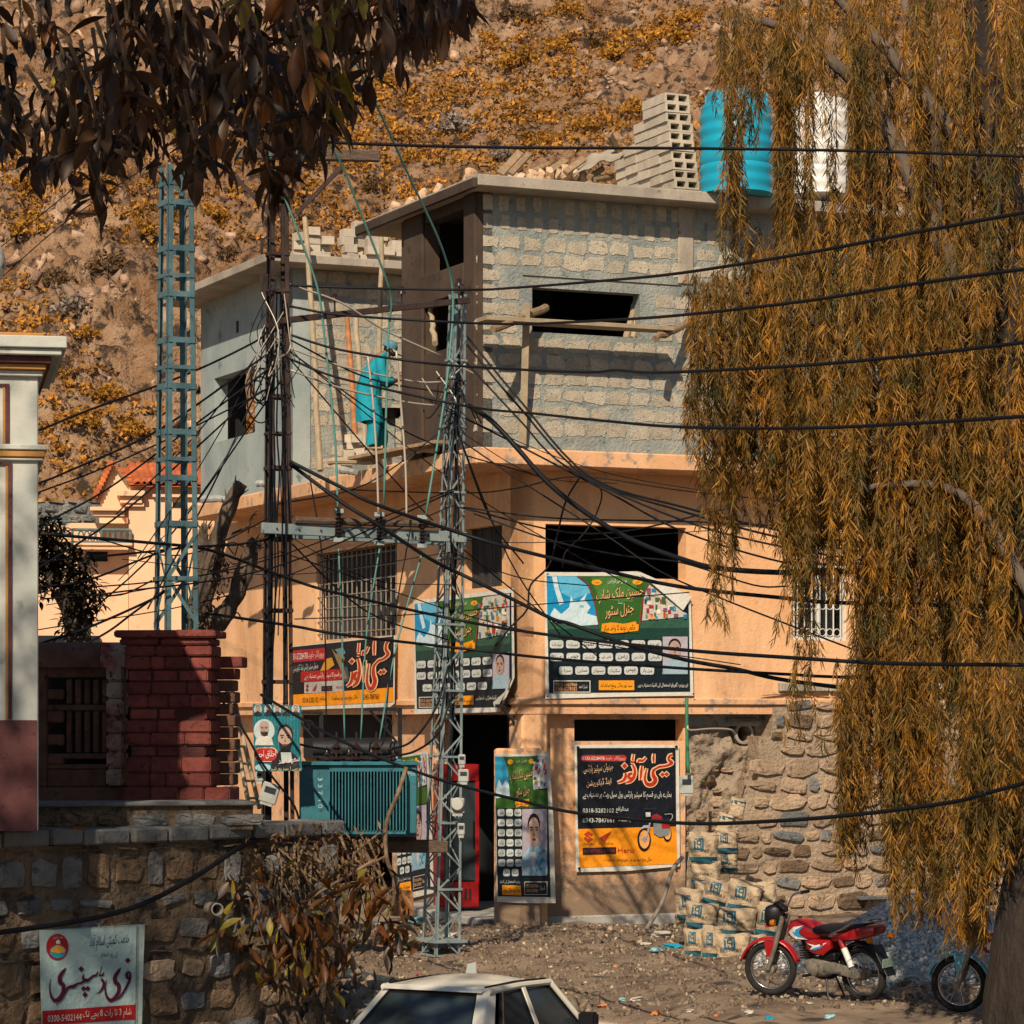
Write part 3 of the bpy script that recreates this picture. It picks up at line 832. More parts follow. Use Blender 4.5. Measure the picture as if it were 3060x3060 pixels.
# tangled jumpers at the heads of both poles
for k in range(14):
    c = P(random.uniform(770, 850), random.uniform(830, 1090), 36); q = P(random.uniform(740, 900), random.uniform(960, 1250), 36)
    mid = (c + q) / 2 + Vector((random.uniform(-.25, .25), -.15, random.uniform(-.3, .1)))
    part_world(MB().tube(smooth_path([c, mid, q], 8), .006, 5), 'jumper', M_cable_w if k % 2 else M_cable, py_m)
for k in range(16):
    c = P(random.uniform(1300, 1390), random.uniform(1060, 1240), 37.5); q = P(random.uniform(1250, 1440), random.uniform(1060, 1290), 37.4)
    mid = (c + q) / 2 + Vector((random.uniform(-.2, .2), -.15, random.uniform(-.28, .05)))
    part_world(MB().tube(smooth_path([c, mid, q], 8), .008, 5), 'jumper', M_cable_w if k % 5 == 0 else M_cable, py_r)

# --- crossarm assembly between both poles with the line insulators
xa = empty('steel_crossarm', P(1080, 1590, 36.4), 0, 'blue grey channel crossarm with brown disc insulators between the two poles', 'crossarm')
A_, B_ = P(782, 1578, 35.85), P(1392, 1606, 37.3)
for dz in (0,):
    part_world(MB().beam(A_, B_, .05, .13, up=(0, 0, 1)), 'channel', M_galv, xa, bevel=.006)
    part_world(MB().beam(A_ + Vector((.02, .5, -.02)), B_ + Vector((.02, .5, -.02)), .05, .13, up=(0, 0, 1)), 'channel', M_galv, xa, bevel=.006)
part_world(MB().tube([P(880, 1555, 36.05), P(1300, 1567, 37.0)], .045, 8), 'timber_rail', M_oldwood, xa)
for i in range(9):
    p = A_.lerp(B_, (i + .7) / 9.5) + Vector((0, -.03, 0)); part_world(MB().tube([p, p + Vector((0, -.012, 0))], .014, 6), 'bolt', M_rust, xa)
def disc_stack(p, parent, n=7, r=.055, hh=.3):
    mb = MB(); prof = [(.012, -hh/2)]
    for k in range(n):
        z = -hh/2 + hh * (k + .2) / n; prof += [(.022, z), (r, z + hh * .25 / n), (.022, z + hh * .6 / n)]
    prof.append((.012, hh / 2)); mb.lathe(prof, 12, p)
    o = part_world(mb, 'insulator', M_porc, parent, smooth=True)
    for s_ in (-1, 1):
        part_world(MB().beam(p + Vector((-.06, 0, s_ * hh * .58)), p + Vector((.06, 0, s_ * hh * .58)), .05, .05), 'clamp', M_galv, parent)
for (x, y, Y) in ((1012, 1570, 36.3), (1134, 1580, 36.55), (1262, 1588, 36.85)): disc_stack(P(x, y, Y), xa)
xb = empty('upper_crossarm', P(1120, 930, 36.8), 0, 'dark steel angle crossarm with pin insulators near the man', 'crossarm')
A2, B2 = P(845, 958, 36.0), P(1402, 897, 37.4)
part_world(MB().beam(A2, B2, .06, .075, up=(0, 0, 1)), 'angle_bar', M_rust, xb, bevel=.005)
for (x, y, Y) in ((1000, 893, 36.4), (1200, 872, 36.9), (1372, 848, 37.3)):
    p = P(x, y, Y); part_world(MB().lathe([(.012, -.2), (.012, -.03), (.06, -.03), (.055, 0), (.03, .02), (.035, .05), (.02, .07)], 10, p), 'insulator', M_porc, xb, smooth=True)

# --- transformer
M_trafo = mat('transformer_teal', '#1f5560', '#2a6873', '#173f48', s=2.5, s3=8, rough=.45, bump=.05, spec=.4)
TR0 = P(1070, 2505, 36.45)
tr = empty('transformer', TR0, R(3), 'teal finned oil transformer with black bushings hung between the two poles', 'transformer')
k_ = 36.45 / F
wT, hT = 350 * k_, 218 * k_
MB().box((-wT / 2, -.05, .02), (wT / 2, .62, hT)).build('tank', M_trafo, tr, bevel=.012)
MB().box((-wT / 2 - .03, -.12, hT), (wT / 2 + .02, .68, hT + .045)).build('lid', M_trafo, tr, bevel=.008)
x0 = (985 - 1070) * k_; x1 = (1212 - 1070) * k_
for i in range(25):
    x = x0 + (x1 - x0) * i / 24
    MB().box((x - .007, -.28, .10), (x + .007, -.05, hT - .07)).build('fin', M_trafo, tr)
MB().box((x0, -.26, .06), (x1, -.06, .10)).build('header', M_trafo, tr); MB().box((x0, -.26, hT - .07), (x1, -.06, hT - .03)).build('header', M_trafo, tr)
MB().box((x1 + .005, -.12, .06), (wT / 2 - .002, -.051, hT - .03)).build('panel', M_trafo, tr, bevel=.01)
for i, x in enumerate((-.26, -.02, .22)):
    MB().lathe([(.03, 0), (.09, .03), (.035, .06), (.08, .1), (.035, .14), (.07, .17), (.03, .21), (.012, .23), (.012, .36)], 12, (x, .1, hT + .045)).build('bushing', M_porc, tr, smooth=True)
for i in range(4):
    MB().lathe([(.02, 0), (.05, .02), (.02, .06), (.04, .08), (.01, .12), (.008, .18)], 10, (-.38 + i * .27, .38, hT + .045)).build('bushing', M_porc, tr, smooth=True)
MB().tube([(-.55, .5, hT + .2), (.5, .5, hT + .2)], .09, 12).build('conservator', M_iron, tr, smooth=True)
MB().box((-wT / 2, 0, -.03), (wT / 2, .12, .02)).build('skid', M_rust, tr); MB().box((-wT / 2, .45, -.03), (wT / 2, .57, .02)).build('skid', M_rust, tr)
# platform timber under it
o = MB().beam(P(900, 2528, 36.6), P(1335, 2530, 37.1), .16, .15, up=(0, 0, 1)).build('support_beam', M_oldwood, bevel=.012)
tag(o, 'weathered timber beam carrying the transformer across the poles', 'beam')
o = MB().beam(P(900, 2522, 37.2), P(1335, 2524, 37.7), .12, .12, up=(0, 0, 1)).build('support_beam', M_rust)
tag(o, 'rusty steel beam behind the timber beam under the transformer', 'beam')

# --- meters on the lattice pole
def meter(px, py, Y, w, hh, round_, label):
    t = empty('electric_meter', P(px, py, Y), 0, label, 'meter', None)
    MB().box((-w/2, 0, -hh/2), (w/2, .09, hh/2)).build('case', M_lgrey, t, bevel=.012)
    if round_: MB().lathe([(w*.5, 0), (w*.5, -.05), (w*.4, -.075), (.001, -.078)], 18, (0, .01, .02), 'y').build('dial', mat('meter_dial', '#a9aaa2', rough=.2, bump=0), t, smooth=True)
    else: MB().box((-w*.32, -.006, 0), (w*.32, .0, hh*.3)).build('display', mat('meter_window', '#30343a', rough=.2, bump=0), t)
    MB().box((-w*.36, -.02, -hh*.5-.03), (w*.36, .07, -hh*.5)).build('terminal_cover', M_lgrey, t)
    return t
meter(1380, 2270, 37.25, .09, .13, False, 'small grey breaker box topmost on the lattice pole')
meter(1385, 2318, 37.2, .13, .16, False, 'square pale electric meter upper on the lattice pole')
meter(1367, 2408, 37.15, .17, .19, True, 'round faced electric meter in the middle of the lattice pole')
meter(1378, 2478, 37.2, .09, .15, False, 'small pale breaker box lowest on the lattice pole')
meter(805, 2370, 35.8, .21, .24, False, 'tilted grey electric meter under the green election poster').rotation_euler = (0, R(17), 0)
meter(775, 2320, 35.85, .09, .12, False, 'small grey switch box beside the tilted meter')
meter(2052, 2345, 42.6, .2, .26, False, 'blue and grey meter box on the peach wall end below the green conduit')

# --- cables: (label, colour, thickness in px, [(px, py, depth) ...])
CABLES = [
 ('highest black cable crossing the whole picture through the leaves', 'k', 11, [(-60, 350, 24), (0, 355, 24), (253, 377, 24.2), (528, 393, 24.5), (1020, 427, 25), (1548, 441, 25.5), (2040, 443, 26), (2568, 451, 26.4), (3060, 467, 26.8), (3200, 472, 27)]),
 ('black cable rising right from the insulators over the block wall', 'k', 11, [(865, 852, 36), (1020, 859, 36), (1390, 866, 36), (1548, 859, 35), (1812, 838, 33.5), (2040, 815, 32), (2410, 756, 30), (2726, 696, 28), (3060, 635, 26), (3200, 608, 25)]),
 ('second black cable rising right below the upper window lintel', 'k', 11, [(865, 915, 36), (1020, 941, 36), (1337, 962, 36), (1548, 968, 35), (1812, 957, 33.5), (2040, 941, 32), (2410, 899, 30), (2726, 849, 28), (3060, 804, 26), (3200, 785, 25)]),
 ('wavy black cable passing under the upper window opening', 'k', 11, [(865, 1000, 36), (1020, 1046, 36), (1284, 1086, 36), (1548, 1104, 35), (1759, 1112, 34), (1838, 1106, 33.6), (1917, 1112, 33), (2040, 1111, 32), (2410, 1091, 30), (2726, 1062, 28), (3060, 1023, 26), (3200, 1003, 25)]),
 ('black cable sagging across the lower block wall into the willow', 'k', 11, [(865, 1072, 36), (1020, 1131, 36), (1390, 1213, 36), (1601, 1236, 35), (1812, 1258, 33.5), (2040, 1276, 32), (2410, 1279, 30), (2726, 1265, 28), (3060, 1244, 26), (3200, 1232, 25)]),
 ('thickest black cable swooping from the lattice pole over the milk banner', 'k', 19, [(1400, 1212, 37.3), (1469, 1258, 37), (1548, 1342, 36.8), (1627, 1432, 36.5), (1706, 1500, 36.2), (1812, 1572, 35.8), (1918, 1627, 35.4), (2040, 1672, 35), (2146, 1698, 34.5), (2362, 1711, 33.5), (2674, 1701, 32), (3100, 1690, 30)]),
 ('black cable crossing the top edge of the sunlit milk banner', 'k', 14, [(866, 1379, 36), (1020, 1456, 36), (1126, 1508, 36), (1390, 1598, 36.4), (1548, 1643, 36), (1812, 1706, 35), (2040, 1754, 34), (2357, 1788, 33), (2515, 1801, 32), (3100, 1815, 30)]),
 ('black cable running diagonally across the middle of both milk banners', 'k', 14, [(866, 1386, 36.1), (1020, 1500, 36), (1126, 1566, 36), (1284, 1669, 36.3), (1390, 1722, 36.6), (1548, 1799, 36), (1654, 1851, 35.6), (1706, 1865, 35.4), (1865, 1923, 35), (2040, 1970, 34), (2198, 1999, 33.5), (2357, 2034, 33), (2720, 2075, 31), (3100, 2090, 30)]),
 ('long black cable passing the dead tree and the red lettered banner', 'k', 12, [(110, 1594, 33), (449, 1622, 34), (634, 1646, 35), (866, 1730, 35.8), (1020, 1775, 36), (1390, 1857, 36.8), (1654, 1899, 36), (2040, 1942, 34), (2357, 1965, 33), (2674, 1983, 32), (3060, 1987, 30), (3150, 1988, 30)]),
 ('black cable crossing the lower half of the milk banners', 'k', 11, [(600, 1830, 35), (871, 1870, 35.8), (1020, 1896, 36), (1390, 1939, 36.8), (1654, 1968, 36), (2040, 1997, 34), (2357, 2015, 33), (2515, 2023, 32), (3100, 2037, 30)]),
 ('lowest black cable drooping in front of the shop door', 'k', 13, [(780, 2076, 35.7), (1020, 2214, 34), (1284, 2320, 33), (1548, 2391, 32.5), (1733, 2431, 32), (2040, 2460, 31), (2304, 2454, 30), (2568, 2433, 29), (2832, 2399, 28), (2938, 2373, 27.5), (3100, 2330, 27)]),
 ('thick black cable slung over the left stone wall', 'k', 18, [(-60, 2795, 26.2), (0, 2787, 26.4), (264, 2747, 27.6), (422, 2703, 28.4), (581, 2621, 29.2), (739, 2520, 30.2), (866, 2481, 31), (977, 2481, 31.8)]),
 ('upper black strand of the bundle falling right from the lattice pole', 'k', 8, [(1395, 1005, 37.4), (1548, 1190, 37), (1759, 1422, 36.3), (2040, 1515, 35.4), (2357, 1590, 34), (2700, 1640, 33)]),
 ('middle black strand of the bundle falling right from the lattice pole', 'k', 8, [(1395, 1030, 37.4), (1548, 1212, 37), (1750, 1424, 36.3), (2040, 1528, 35.4), (2357, 1612, 34), (2700, 1668, 33)]),
 ('lower black strand of the bundle falling right from the lattice pole', 'k', 7, [(1395, 1085, 37.4), (1548, 1250, 37), (1700, 1400, 36.3), (2040, 1555, 35.4), (2357, 1638, 34), (2700, 1690, 33)]),
 ('black strand from the lattice pole crossing the big dark window', 'k', 7, [(1390, 1250, 37.4), (1548, 1330, 37), (1812, 1468, 36.3), (2040, 1588, 35.4), (2357, 1684, 34), (2700, 1730, 33)]),
 ('thin black wire slanting down over the big window to the right', 'k', 6, [(1384, 1321, 37.4), (1548, 1432, 37), (1812, 1601, 36.3), (1970, 1706, 35.8), (2130, 1778, 35), (2357, 1867, 34), (2600, 1960, 33)]),
 ('thin black wire level along the top of the big window', 'k', 6, [(1384, 1516, 37.4), (1654, 1548, 37), (2040, 1558, 35.8), (2357, 1572, 34.5), (2600, 1578, 33)]),
 ('thin brown wire drooping across the big dark window', 'k', 6, [(1416, 1535, 37.4), (1654, 1617, 37), (1865, 1661, 36.3), (2040, 1682, 35.8), (2251, 1748, 35), (2357, 1752, 34.5)]),
 ('thin wire running under the first floor slab past the corner', 'k', 5, [(1020, 1463, 37), (1390, 1473, 37.6), (1548, 1458, 38), (1733, 1424, 38.4), (2040, 1466, 38), (2346, 1498, 37)]),
 ('thin wire hanging in a loop from the bundle to the milk banner', 'k', 7, [(1733, 1424, 37.5), (1690, 1500, 37.8), (1665, 1600, 38), (1640, 1690, 38), (1585, 1750, 38), (1575, 1820, 38), (1530, 1870, 38), (1480, 1930, 38)]),
 ('thin wire curling down over the big dark window', 'k', 5, [(1760, 1430, 37.5), (1798, 1470, 37.8), (1780, 1540, 38), (1740, 1600, 38), (1690, 1650, 38), (1680, 1700, 38)]),
 ('thin wire crossing the milk banners at the middle', 'k', 4, [(880, 1850, 37), (1240, 1836, 37.5), (1560, 1810, 38), (2060, 1770, 37)]),
 ('black cable from the rusty pole top down left over the hill', 'k', 8, [(800, 990, 36), (755, 1025, 35.8), (554, 1120, 35), (264, 1226, 33.5), (121, 1284, 33), (-40, 1345, 32)]),
 ('black cable slanting left below it past the teal pylon', 'k', 8, [(810, 1050, 36), (755, 1089, 35.8), (475, 1284, 34.6), (211, 1405, 33.5), (121, 1442, 33), (-40, 1500, 32)]),
 ('steep black wire from the rusty pole to the lower left house', 'k', 7, [(810, 1090, 36), (792, 1110, 35.9), (528, 1310, 35), (317, 1464, 34), (121, 1569, 33), (-40, 1650, 32)]),
 ('thin black wire crossing the window of the grey plastered wing', 'k', 6, [(810, 1150, 36), (760, 1184, 35.8), (528, 1300, 35), (300, 1402, 34), (121, 1469, 33), (-40, 1530, 32)]),
 ('steep thin black wire ending over the dark bush', 'k', 7, [(810, 1160, 36), (739, 1200, 35.8), (449, 1463, 34.6), (300, 1580, 34), (169, 1664, 33), (60, 1730, 32.5)]),
 ('slack black wire from the rusty pole past the cut tree', 'k', 8, [(800, 1612, 36), (700, 1628, 35.6), (581, 1634, 35), (449, 1648, 34.6), (121, 1680, 33), (-40, 1696, 32)]),
 ('black wire drooping left from the pylon over the tiled house wall', 'k', 8, [(560, 1630, 34.8), (454, 1659, 34.4), (264, 1733, 33.4), (121, 1754, 33), (-40, 1778, 32)]),
 ('black wire from the pylon foot rising over the bush', 'k', 9, [(500, 1760, 34.3), (454, 1791, 34.2), (264, 1875, 33.2), (121, 1923, 32.8), (-40, 1975, 32)]),
 ('second black wire from the pylon foot towards the low house', 'k', 8, [(490, 1765, 34.3), (400, 1830, 34), (317, 1891, 33.4), (200, 1950, 33), (60, 2010, 32)]),
 ('thin black wire bowed across the tiled house', 'k', 6, [(454, 1735, 34.3), (380, 1772, 34), (330, 1780, 33.6), (300, 1778, 33.4), (121, 1790, 33)]),
 ('thin grey wire across the hill, upper of two', 'k', 4, [(480, 470, 40), (300, 590, 44), (150, 700, 48), (-40, 870, 52)]),
 ('thin grey wire across the hill, lower of two', 'k', 4, [(306, 491, 40), (150, 620, 44), (0, 740, 48), (-40, 775, 52)]),
 ('black wire from the election poster to the pole base', 'k', 8, [(660, 2090, 35.5), (720, 2170, 35.5), (790, 2290, 35.6), (880, 2410, 35.9), (900, 2500, 36)]),
 ('green wire falling from the leaves past the man', 'g', 8, [(950, 380, 35), (1020, 491, 35.4), (1083, 649, 35.8), (1152, 829, 36.2), (1170, 908, 36.4), (1160, 1020, 36.5), (1147, 1511, 36.5)]),
 ('long green wire crossing the stair tower to the lattice pole', 'g', 8, [(1000, 60, 34), (1067, 195, 34.6), (1136, 338, 35.2), (1231, 544, 36), (1310, 713, 36.6), (1347, 829, 37), (1354, 924, 37.1), (1347, 1020, 37.1), (1330, 1180, 37), (1273, 1537, 36.8)]),
 ('green wire running down beside the rusty pole', 'g', 8, [(800, 420, 35.5), (824, 517, 35.6), (898, 713, 35.8), (950, 866, 36), (971, 1020, 36.1), (1000, 1300, 36.2), (1010, 1530, 36.2)]),
 ('pale bare conductor in front of the man, left one', 'w', 8, [(1099, 1062, 36.4), (1115, 1205, 36.4), (1126, 1380, 36.4), (1131, 1537, 36.4)]),
 ('pale bare conductor in front of the man, right one', 'w', 8, [(1184, 1046, 36.5), (1200, 1231, 36.6), (1212, 1400, 36.6), (1215, 1548, 36.6)]),
 ('bare twisted wire at the height of the man chest', 'w', 7, [(866, 1040, 36), (1020, 1094, 36.3), (1231, 1139, 36.9), (1320, 1142, 37.2)]),
 ('bare twisted wire at the height of the man waist', 'w', 7, [(866, 1105, 36), (1020, 1160, 36.3), (1205, 1200, 36.9), (1300, 1212, 37.2)]),
 ('bare twisted wire at the height of the man head', 'w', 7, [(866, 850, 36), (1020, 905, 36.3), (1147, 985, 36.7), (1320, 1064, 37.2)]),
 ('grey wire from the left insulator down to the transformer', 'g', 6, [(1012, 1640, 36.3), (1022, 1900, 36.35), (1030, 2210, 36.4)]),
 ('grey wire from the middle insulator down to the transformer', 'g', 6, [(1134, 1640, 36.5), (1095, 1900, 36.5), (1078, 2210, 36.5)]),
 ('grey wire from the right insulator down to the transformer', 'g', 6, [(1262, 1650, 36.8), (1180, 1950, 36.6), (1134, 2210, 36.5)]),
 ('dark wire dropping along the barred window to the transformer', 'k', 5, [(925, 1420, 36.3), (965, 1700, 36.3), (976, 2200, 36.4)]),
 ('second dark wire dropping in front of the barred window', 'k', 5, [(1230, 1560, 36.7), (1180, 1850, 36.6), (1150, 2180, 36.5), (1140, 2230, 36.5)]),
 ('dark slack wire from the transformer up to the lattice pole', 'k', 8, [(1160, 2240, 36.6), (1230, 2215, 36.8), (1300, 2120, 37.2), (1340, 1990, 37.4)]),
 ('dark slack wire below it to the lattice pole', 'k', 8, [(1155, 2262, 36.6), (1240, 2245, 36.8), (1310, 2190, 37.2), (1345, 2090, 37.4)]),
 ('dark wire from the election poster to the transformer bushing', 'k', 8, [(880, 2220, 36), (930, 2232, 36.2), (985, 2240, 36.4)]),
]
for i in range(33):                      # slack service wires strung between the poles and the walls
    xa_, ya_ = random.choice([(835, 1000), (840, 1100), (830, 1500), (835, 1620), (1360, 1250), (1355, 1500), (1350, 1620)]); right = i % 3
    xb_, yb_, Yb = [(random.uniform(60, 470), random.uniform(1500, 2000), 33.5), (random.uniform(1330, 1380), random.uniform(1150, 2000), 37.4), (random.uniform(1450, 2300), random.uniform(1420, 2000), 39)][right]
    ya_ += random.uniform(-40, 40); sg = random.uniform(20, 90)
    CABLES.append((['thin slack service wire hanging left of the rusty pole', 'thin slack service wire strung between the two poles', 'thin slack service wire running from the poles to the peach wall'][right], 'k', 3 + i % 4, [(xa_, ya_, 36.3 if xa_ < 1000 else 37.4), ((xa_ + xb_) / 2, (ya_ + yb_) / 2 + sg, (36.8 + Yb) / 2), (xb_, yb_, Yb)]))
for lab, c, th, pts in CABLES:
    if any(w in lab for w in ('rising right', 'wavy', 'sagging across', 'dead tree', 'drooping in front')): pts = [(x, y, Y * (1 - .16 * min(1, max(0, (x - 1450) / 750)))) for x, y, Y in pts]
    if pts[-1][0] >= 3040: (xa_, ya_, Ya), (xb_, yb_, Yb) = pts[-2], pts[-1]; g_ = 1800 / (xb_ - xa_); pts = pts + [(xb_ + 1800, yb_ + (yb_ - ya_) * g_, max(16, Yb + (Yb - Ya) * g_))]
    q = smooth_path([P(*p) for p in pts], 6)
    Ym = sum(p[2] for p in pts) / len(pts)
    o = MB().tube(q, th * .88 * Ym / F / 2, 7).build('power_cable' if c == 'k' else 'wire', {'k': M_cable, 'g': M_cable_g, 'w': M_cable_w}[c], smooth='all', fix=False)
    tag(o, lab, 'cable' if th > 6 else 'wire', 'cables and wires')

# ================================================================ MASONRY: stone walls, brick pillar, neighbouring houses
def stone_protos(n, m, jit=.24):
    out = []
    for k in range(n):
        N_ = 11; ring = []
        for i in range(N_):
            a = 2 * math.pi * (i + random.uniform(-.25, .25)) / N_
            c, s_ = math.cos(a), math.sin(a)
            ring.append((math.copysign(abs(c) ** .5, c) * .5 * (1 + random.uniform(-jit, jit * .4)), math.copysign(abs(s_) ** .5, s_) * .5 * (1 + random.uniform(-jit, jit * .4))))
        V_ = [(x * 1.03, .3, z * 1.03) for x, z in ring] + [(x * .95, -.45 + random.uniform(-.3, .3), z * .95) for x, z in ring] + [(x * .62 + random.uniform(-.12, .12), -.75 + random.uniform(-.45, .4), z * .6) for x, z in ring] + [(random.uniform(-.15, .15), -.8, random.uniform(-.15, .15))]
        Fc = []
        for r_ in (0, 1): Fc += [(r_*N_+i, r_*N_+(i+1) % N_, (r_+1)*N_+(i+1) % N_, (r_+1)*N_+i) for i in range(N_)]
        Fc += [(2*N_+i, 2*N_+(i+1) % N_, 3*N_) for i in range(N_)]
        out.append(MB().add(V_, Fc).mesh('stone', m))
    return out
M_st_grey = mat('stone_grey', '#5a5c5e', '#7c7a74', '#3d3e42', s=3, s3=9, t3=.56, bump=.9, bs=22, bd=.04, rnd=.25)
M_st_brown = mat('stone_brown', '#5e4c3a', '#7d6750', '#3f3429', s=3, s3=8, t3=.56, bump=.9, bs=22, bd=.04, rnd=.25)
M_st_ochre = mat('stone_ochre', '#8f7a62', '#a89078', '#6e5c4a', s=3, s3=8, t3=.56, bump=.9, bs=22, bd=.04, rnd=.22)
M_joint_d = mat('dark_joint', '#54463a', '#7d6a54', '#332b25', s=1.6, s3=5, t3=.54, bump=1.0, bs=14, bd=.08)
M_joint_l = mat('pale_joint', '#8f7c68', '#a8947c', '#6e5f50', s=2, s3=6, bump=.9, bs=18, bd=.05)
ST = {'g': stone_protos(7, M_st_grey), 'b': stone_protos(7, M_st_brown), 'o': stone_protos(7, M_st_ochre)}
def coursed(parent, u0, u1, z0, z1, rh, sw, mix, dep=.05, gap=.02, ok=None, y=0.0, name='stone'):
    z = z0
    while z < z1 - .03:
        h_ = min(random.uniform(*rh), z1 - z); u = u0 - random.uniform(0, sw[0])
        while u < u1:
            w = random.uniform(*sw)
            hh = h_ * random.uniform(.62, 1.08)
            if random.random() < .03: u += w * .6; continue
            uc, zc = u + w / 2, z + h_ / 2
            if u0 <= uc <= u1 and (ok is None or ok(uc, zc)):
                inst(name, random.choice(ST[random.choice(mix)]), parent, (uc, y, zc), (random.uniform(-.08, .08), random.uniform(-.14, .14), random.uniform(-.06, .06)), (w - gap, dep * random.uniform(.4, 1.5), hh - gap))
            u += w
        z += h_

# --- stone retaining wall in the left foreground
S0, S1 = Vector(((-150 - 1530) * 27.8 / F, 27.8, 0)), Vector(((1015 - 1530) * 31.2 / F, 31.2, 0))
d_ = S1 - S0; LW = d_.length; aW = math.atan2(d_.y, d_.x)
lw = empty('stone_wall', S0, aW, 'rough stone retaining wall with slab coping in the left foreground', 'wall')
ZL0, ZL1 = -1.3, 1.80
MB().box((0, .02, ZL0), (LW, .5, ZL1)).build('core', M_joint_d, lw)
coursed(lw, .05, LW - .05, ZL1 - .46, ZL1 - .04, (.38, .40), (.24, .42), 'gbbb', .022, .05)
coursed(lw, .05, LW - .05, .75, ZL1 - .46, (.33, .42), (.3, .52), 'gggbbb', .026, .06)
coursed(lw, .05, LW - .05, ZL0, .75, (.24, .42), (.22, .5), 'gbbo', .03, .05)
u = 0
M_cop = mat('slab_stone', '#585a5c', '#73716c', '#44423f', s=2.5, s3=7, bump=.8, bs=16, bd=.03, rnd=.2)
while u < LW - .1:                                              # coping slabs
    w = min(random.uniform(.36, .6), LW - u + .05); dz = random.uniform(-.012, .012)
    q = [(u + .012, -.07 + random.uniform(-.03, .03)), (u + w - .012, -.07 + random.uniform(-.03, .03)), (u + w - .012, .55), (u + .012, .55)]
    MB().prism(q, lambda x, y: (x, y, ZL1 + dz), lambda x, y: (x, y, ZL1 + .15 + dz)).build('coping_stone', M_cop, lw, bevel=.02)
    u += w
MB().box((0, .551, ZL1 - .2), (LW, 3.0, ZL1 + .13)).build('terrace', M_cop, lw)
# kerb behind the coping
kb = empty('terrace_kerb', S0 + Vector((0, 1.6, ZL1 + .1)), aW * .35, 'low stone step on the terrace under the red brick pillar', 'step')
MB().box((0, 0, 0), (2.7, .6, .24)).build('core', M_joint_d, kb)
coursed(kb, .02, 2.6, .0, .21, (.2, .2), (.3, .5), 'gb', .05, .02)
MB().box((-.02, -.06, .24), (2.72, .62, .285)).build('top_slab', M_cop, kb, bevel=.012)
# dry leaves on the coping
M_dleaf = mat('dry_leaf', '#6b3f20', '#8a5228', s=9, bump=.1)
for (x, y, Yd) in ((100, 2462, 28.3), (230, 2466, 28.4)):
    p = P(x, y, Yd); p.z = ZL1 + .16
    o = MB().add([(-.09, 0, 0), (-.03, -.02, .035), (.05, -.015, .025), (.1, 0, .02), (.04, .035, .0), (-.04, .04, .005)], [(0, 1, 2, 3, 4, 5)]).build('fallen_leaf', M_dleaf, loc=p, fix=False)
    tag(o, 'dry curled leaf lying on the wall coping, ' + ('left one' if x < 150 else 'right one'), 'leaf')
# drain pipe in the wall
o = MB().lathe([(.045, .1), (.062, .1), (.062, -.14), (.052, -.14), (.05, .05)], 18, (0, 0, 0), 'y', cap=False).build('drain_pipe', mat('pale_pipe', '#9c9486', rough=.5, bump=.05), loc=P(636, 2715, 29.75), rot=(0, 0, aW - .35), smooth=True)
MB().lathe([(.05, 0), (.001, .001)], 18, (0, .04, 0), 'y').build('bore', M_iron, o)
tag(o, 'short pale drain pipe sticking out of the stone wall', 'pipe')

# --- painted brick pillar on the terrace
M_brick = mat('maroon_brick', '#5c2c28', '#783c34', '#42231f', s=4, s3=10, t3=.57, bump=.7, bs=24, bd=.02, rnd=.2)
M_brick_j = mat('maroon_joint', '#351b1a', '#47231f', s=6, bump=.6)
YP = 31.3; kp = YP / F
pil = empty('brick_pillar', P(505, 2400, YP), R(-4), 'square maroon painted brick pillar at the foot of the teal pylon', 'pillar')
def pilz(y): return (2400 - y) * kp
rows = [(1882, 1906, 342, 650, 1), (1906, 1928, 356, 630, 2), (1928, 1961, 370, 634, 3), (1961, 2000, 372, 632, 4), (2000, 2038, 380, 622, 3), (2038, 2075, 374, 632, 3), (2075, 2115, 374, 632, 4),
        (2115, 2152, 384, 618, 3), (2152, 2190, 373, 632, 3), (2190, 2228, 373, 632, 3), (2228, 2262, 386, 614, 3), (2262, 2310, 373, 632, 3), (2310, 2352, 373, 632, 4), (2352, 2400, 366, 690, 4)]
MB().box(((388 - 505) * kp, .03, 0), ((610 - 505) * kp, .8, pilz(1890))).build('core', M_brick_j, pil)
for (y0, y1, xl, xr, nb) in rows:
    cuts = [0] + sorted((i + random.uniform(-.18, .18)) / nb for i in range(1, nb)) + [1]
    off = ((373 - xl) * kp * .8)
    for i in range(nb):
        a0, a1 = (xl + (xr - xl) * cuts[i] - 505) * kp, (xl + (xr - xl) * cuts[i + 1] - 505) * kp
        j = random.uniform(-.012, .012)
        MB().box((a0 + .004, -off + j, pilz(y1) + .004), (a1 - .004, .32, pilz(y0) - .004)).build('brick', M_brick, pil, bevel=.014, seg=2, smooth=True)
    # return face on the right
    MB().box(((xr - 505) * kp - .16, .325, pilz(y1) + .004), ((xr - 505) * kp - .004, .62, pilz(y0) - .004)).build('brick', M_brick, pil, bevel=.012)
M_brick_o = mat('old_brick', '#4a3329', '#634536', '#2f231e', s=4, s3=10, bump=.8, bs=22, bd=.02, rnd=.2)
for k in range(11):                                            # buttress at its right side
    z0 = pilz(2352) + k * .125; w = 668 + (28 if k == 10 else (6 if k % 2 else 0))
    MB().box(((600 - 505) * kp, .63, z0 + .004), ((w - 505) * kp, 1.0, z0 + .12)).build('brick', M_brick_o if k < 9 else M_brick, pil, bevel=.012)
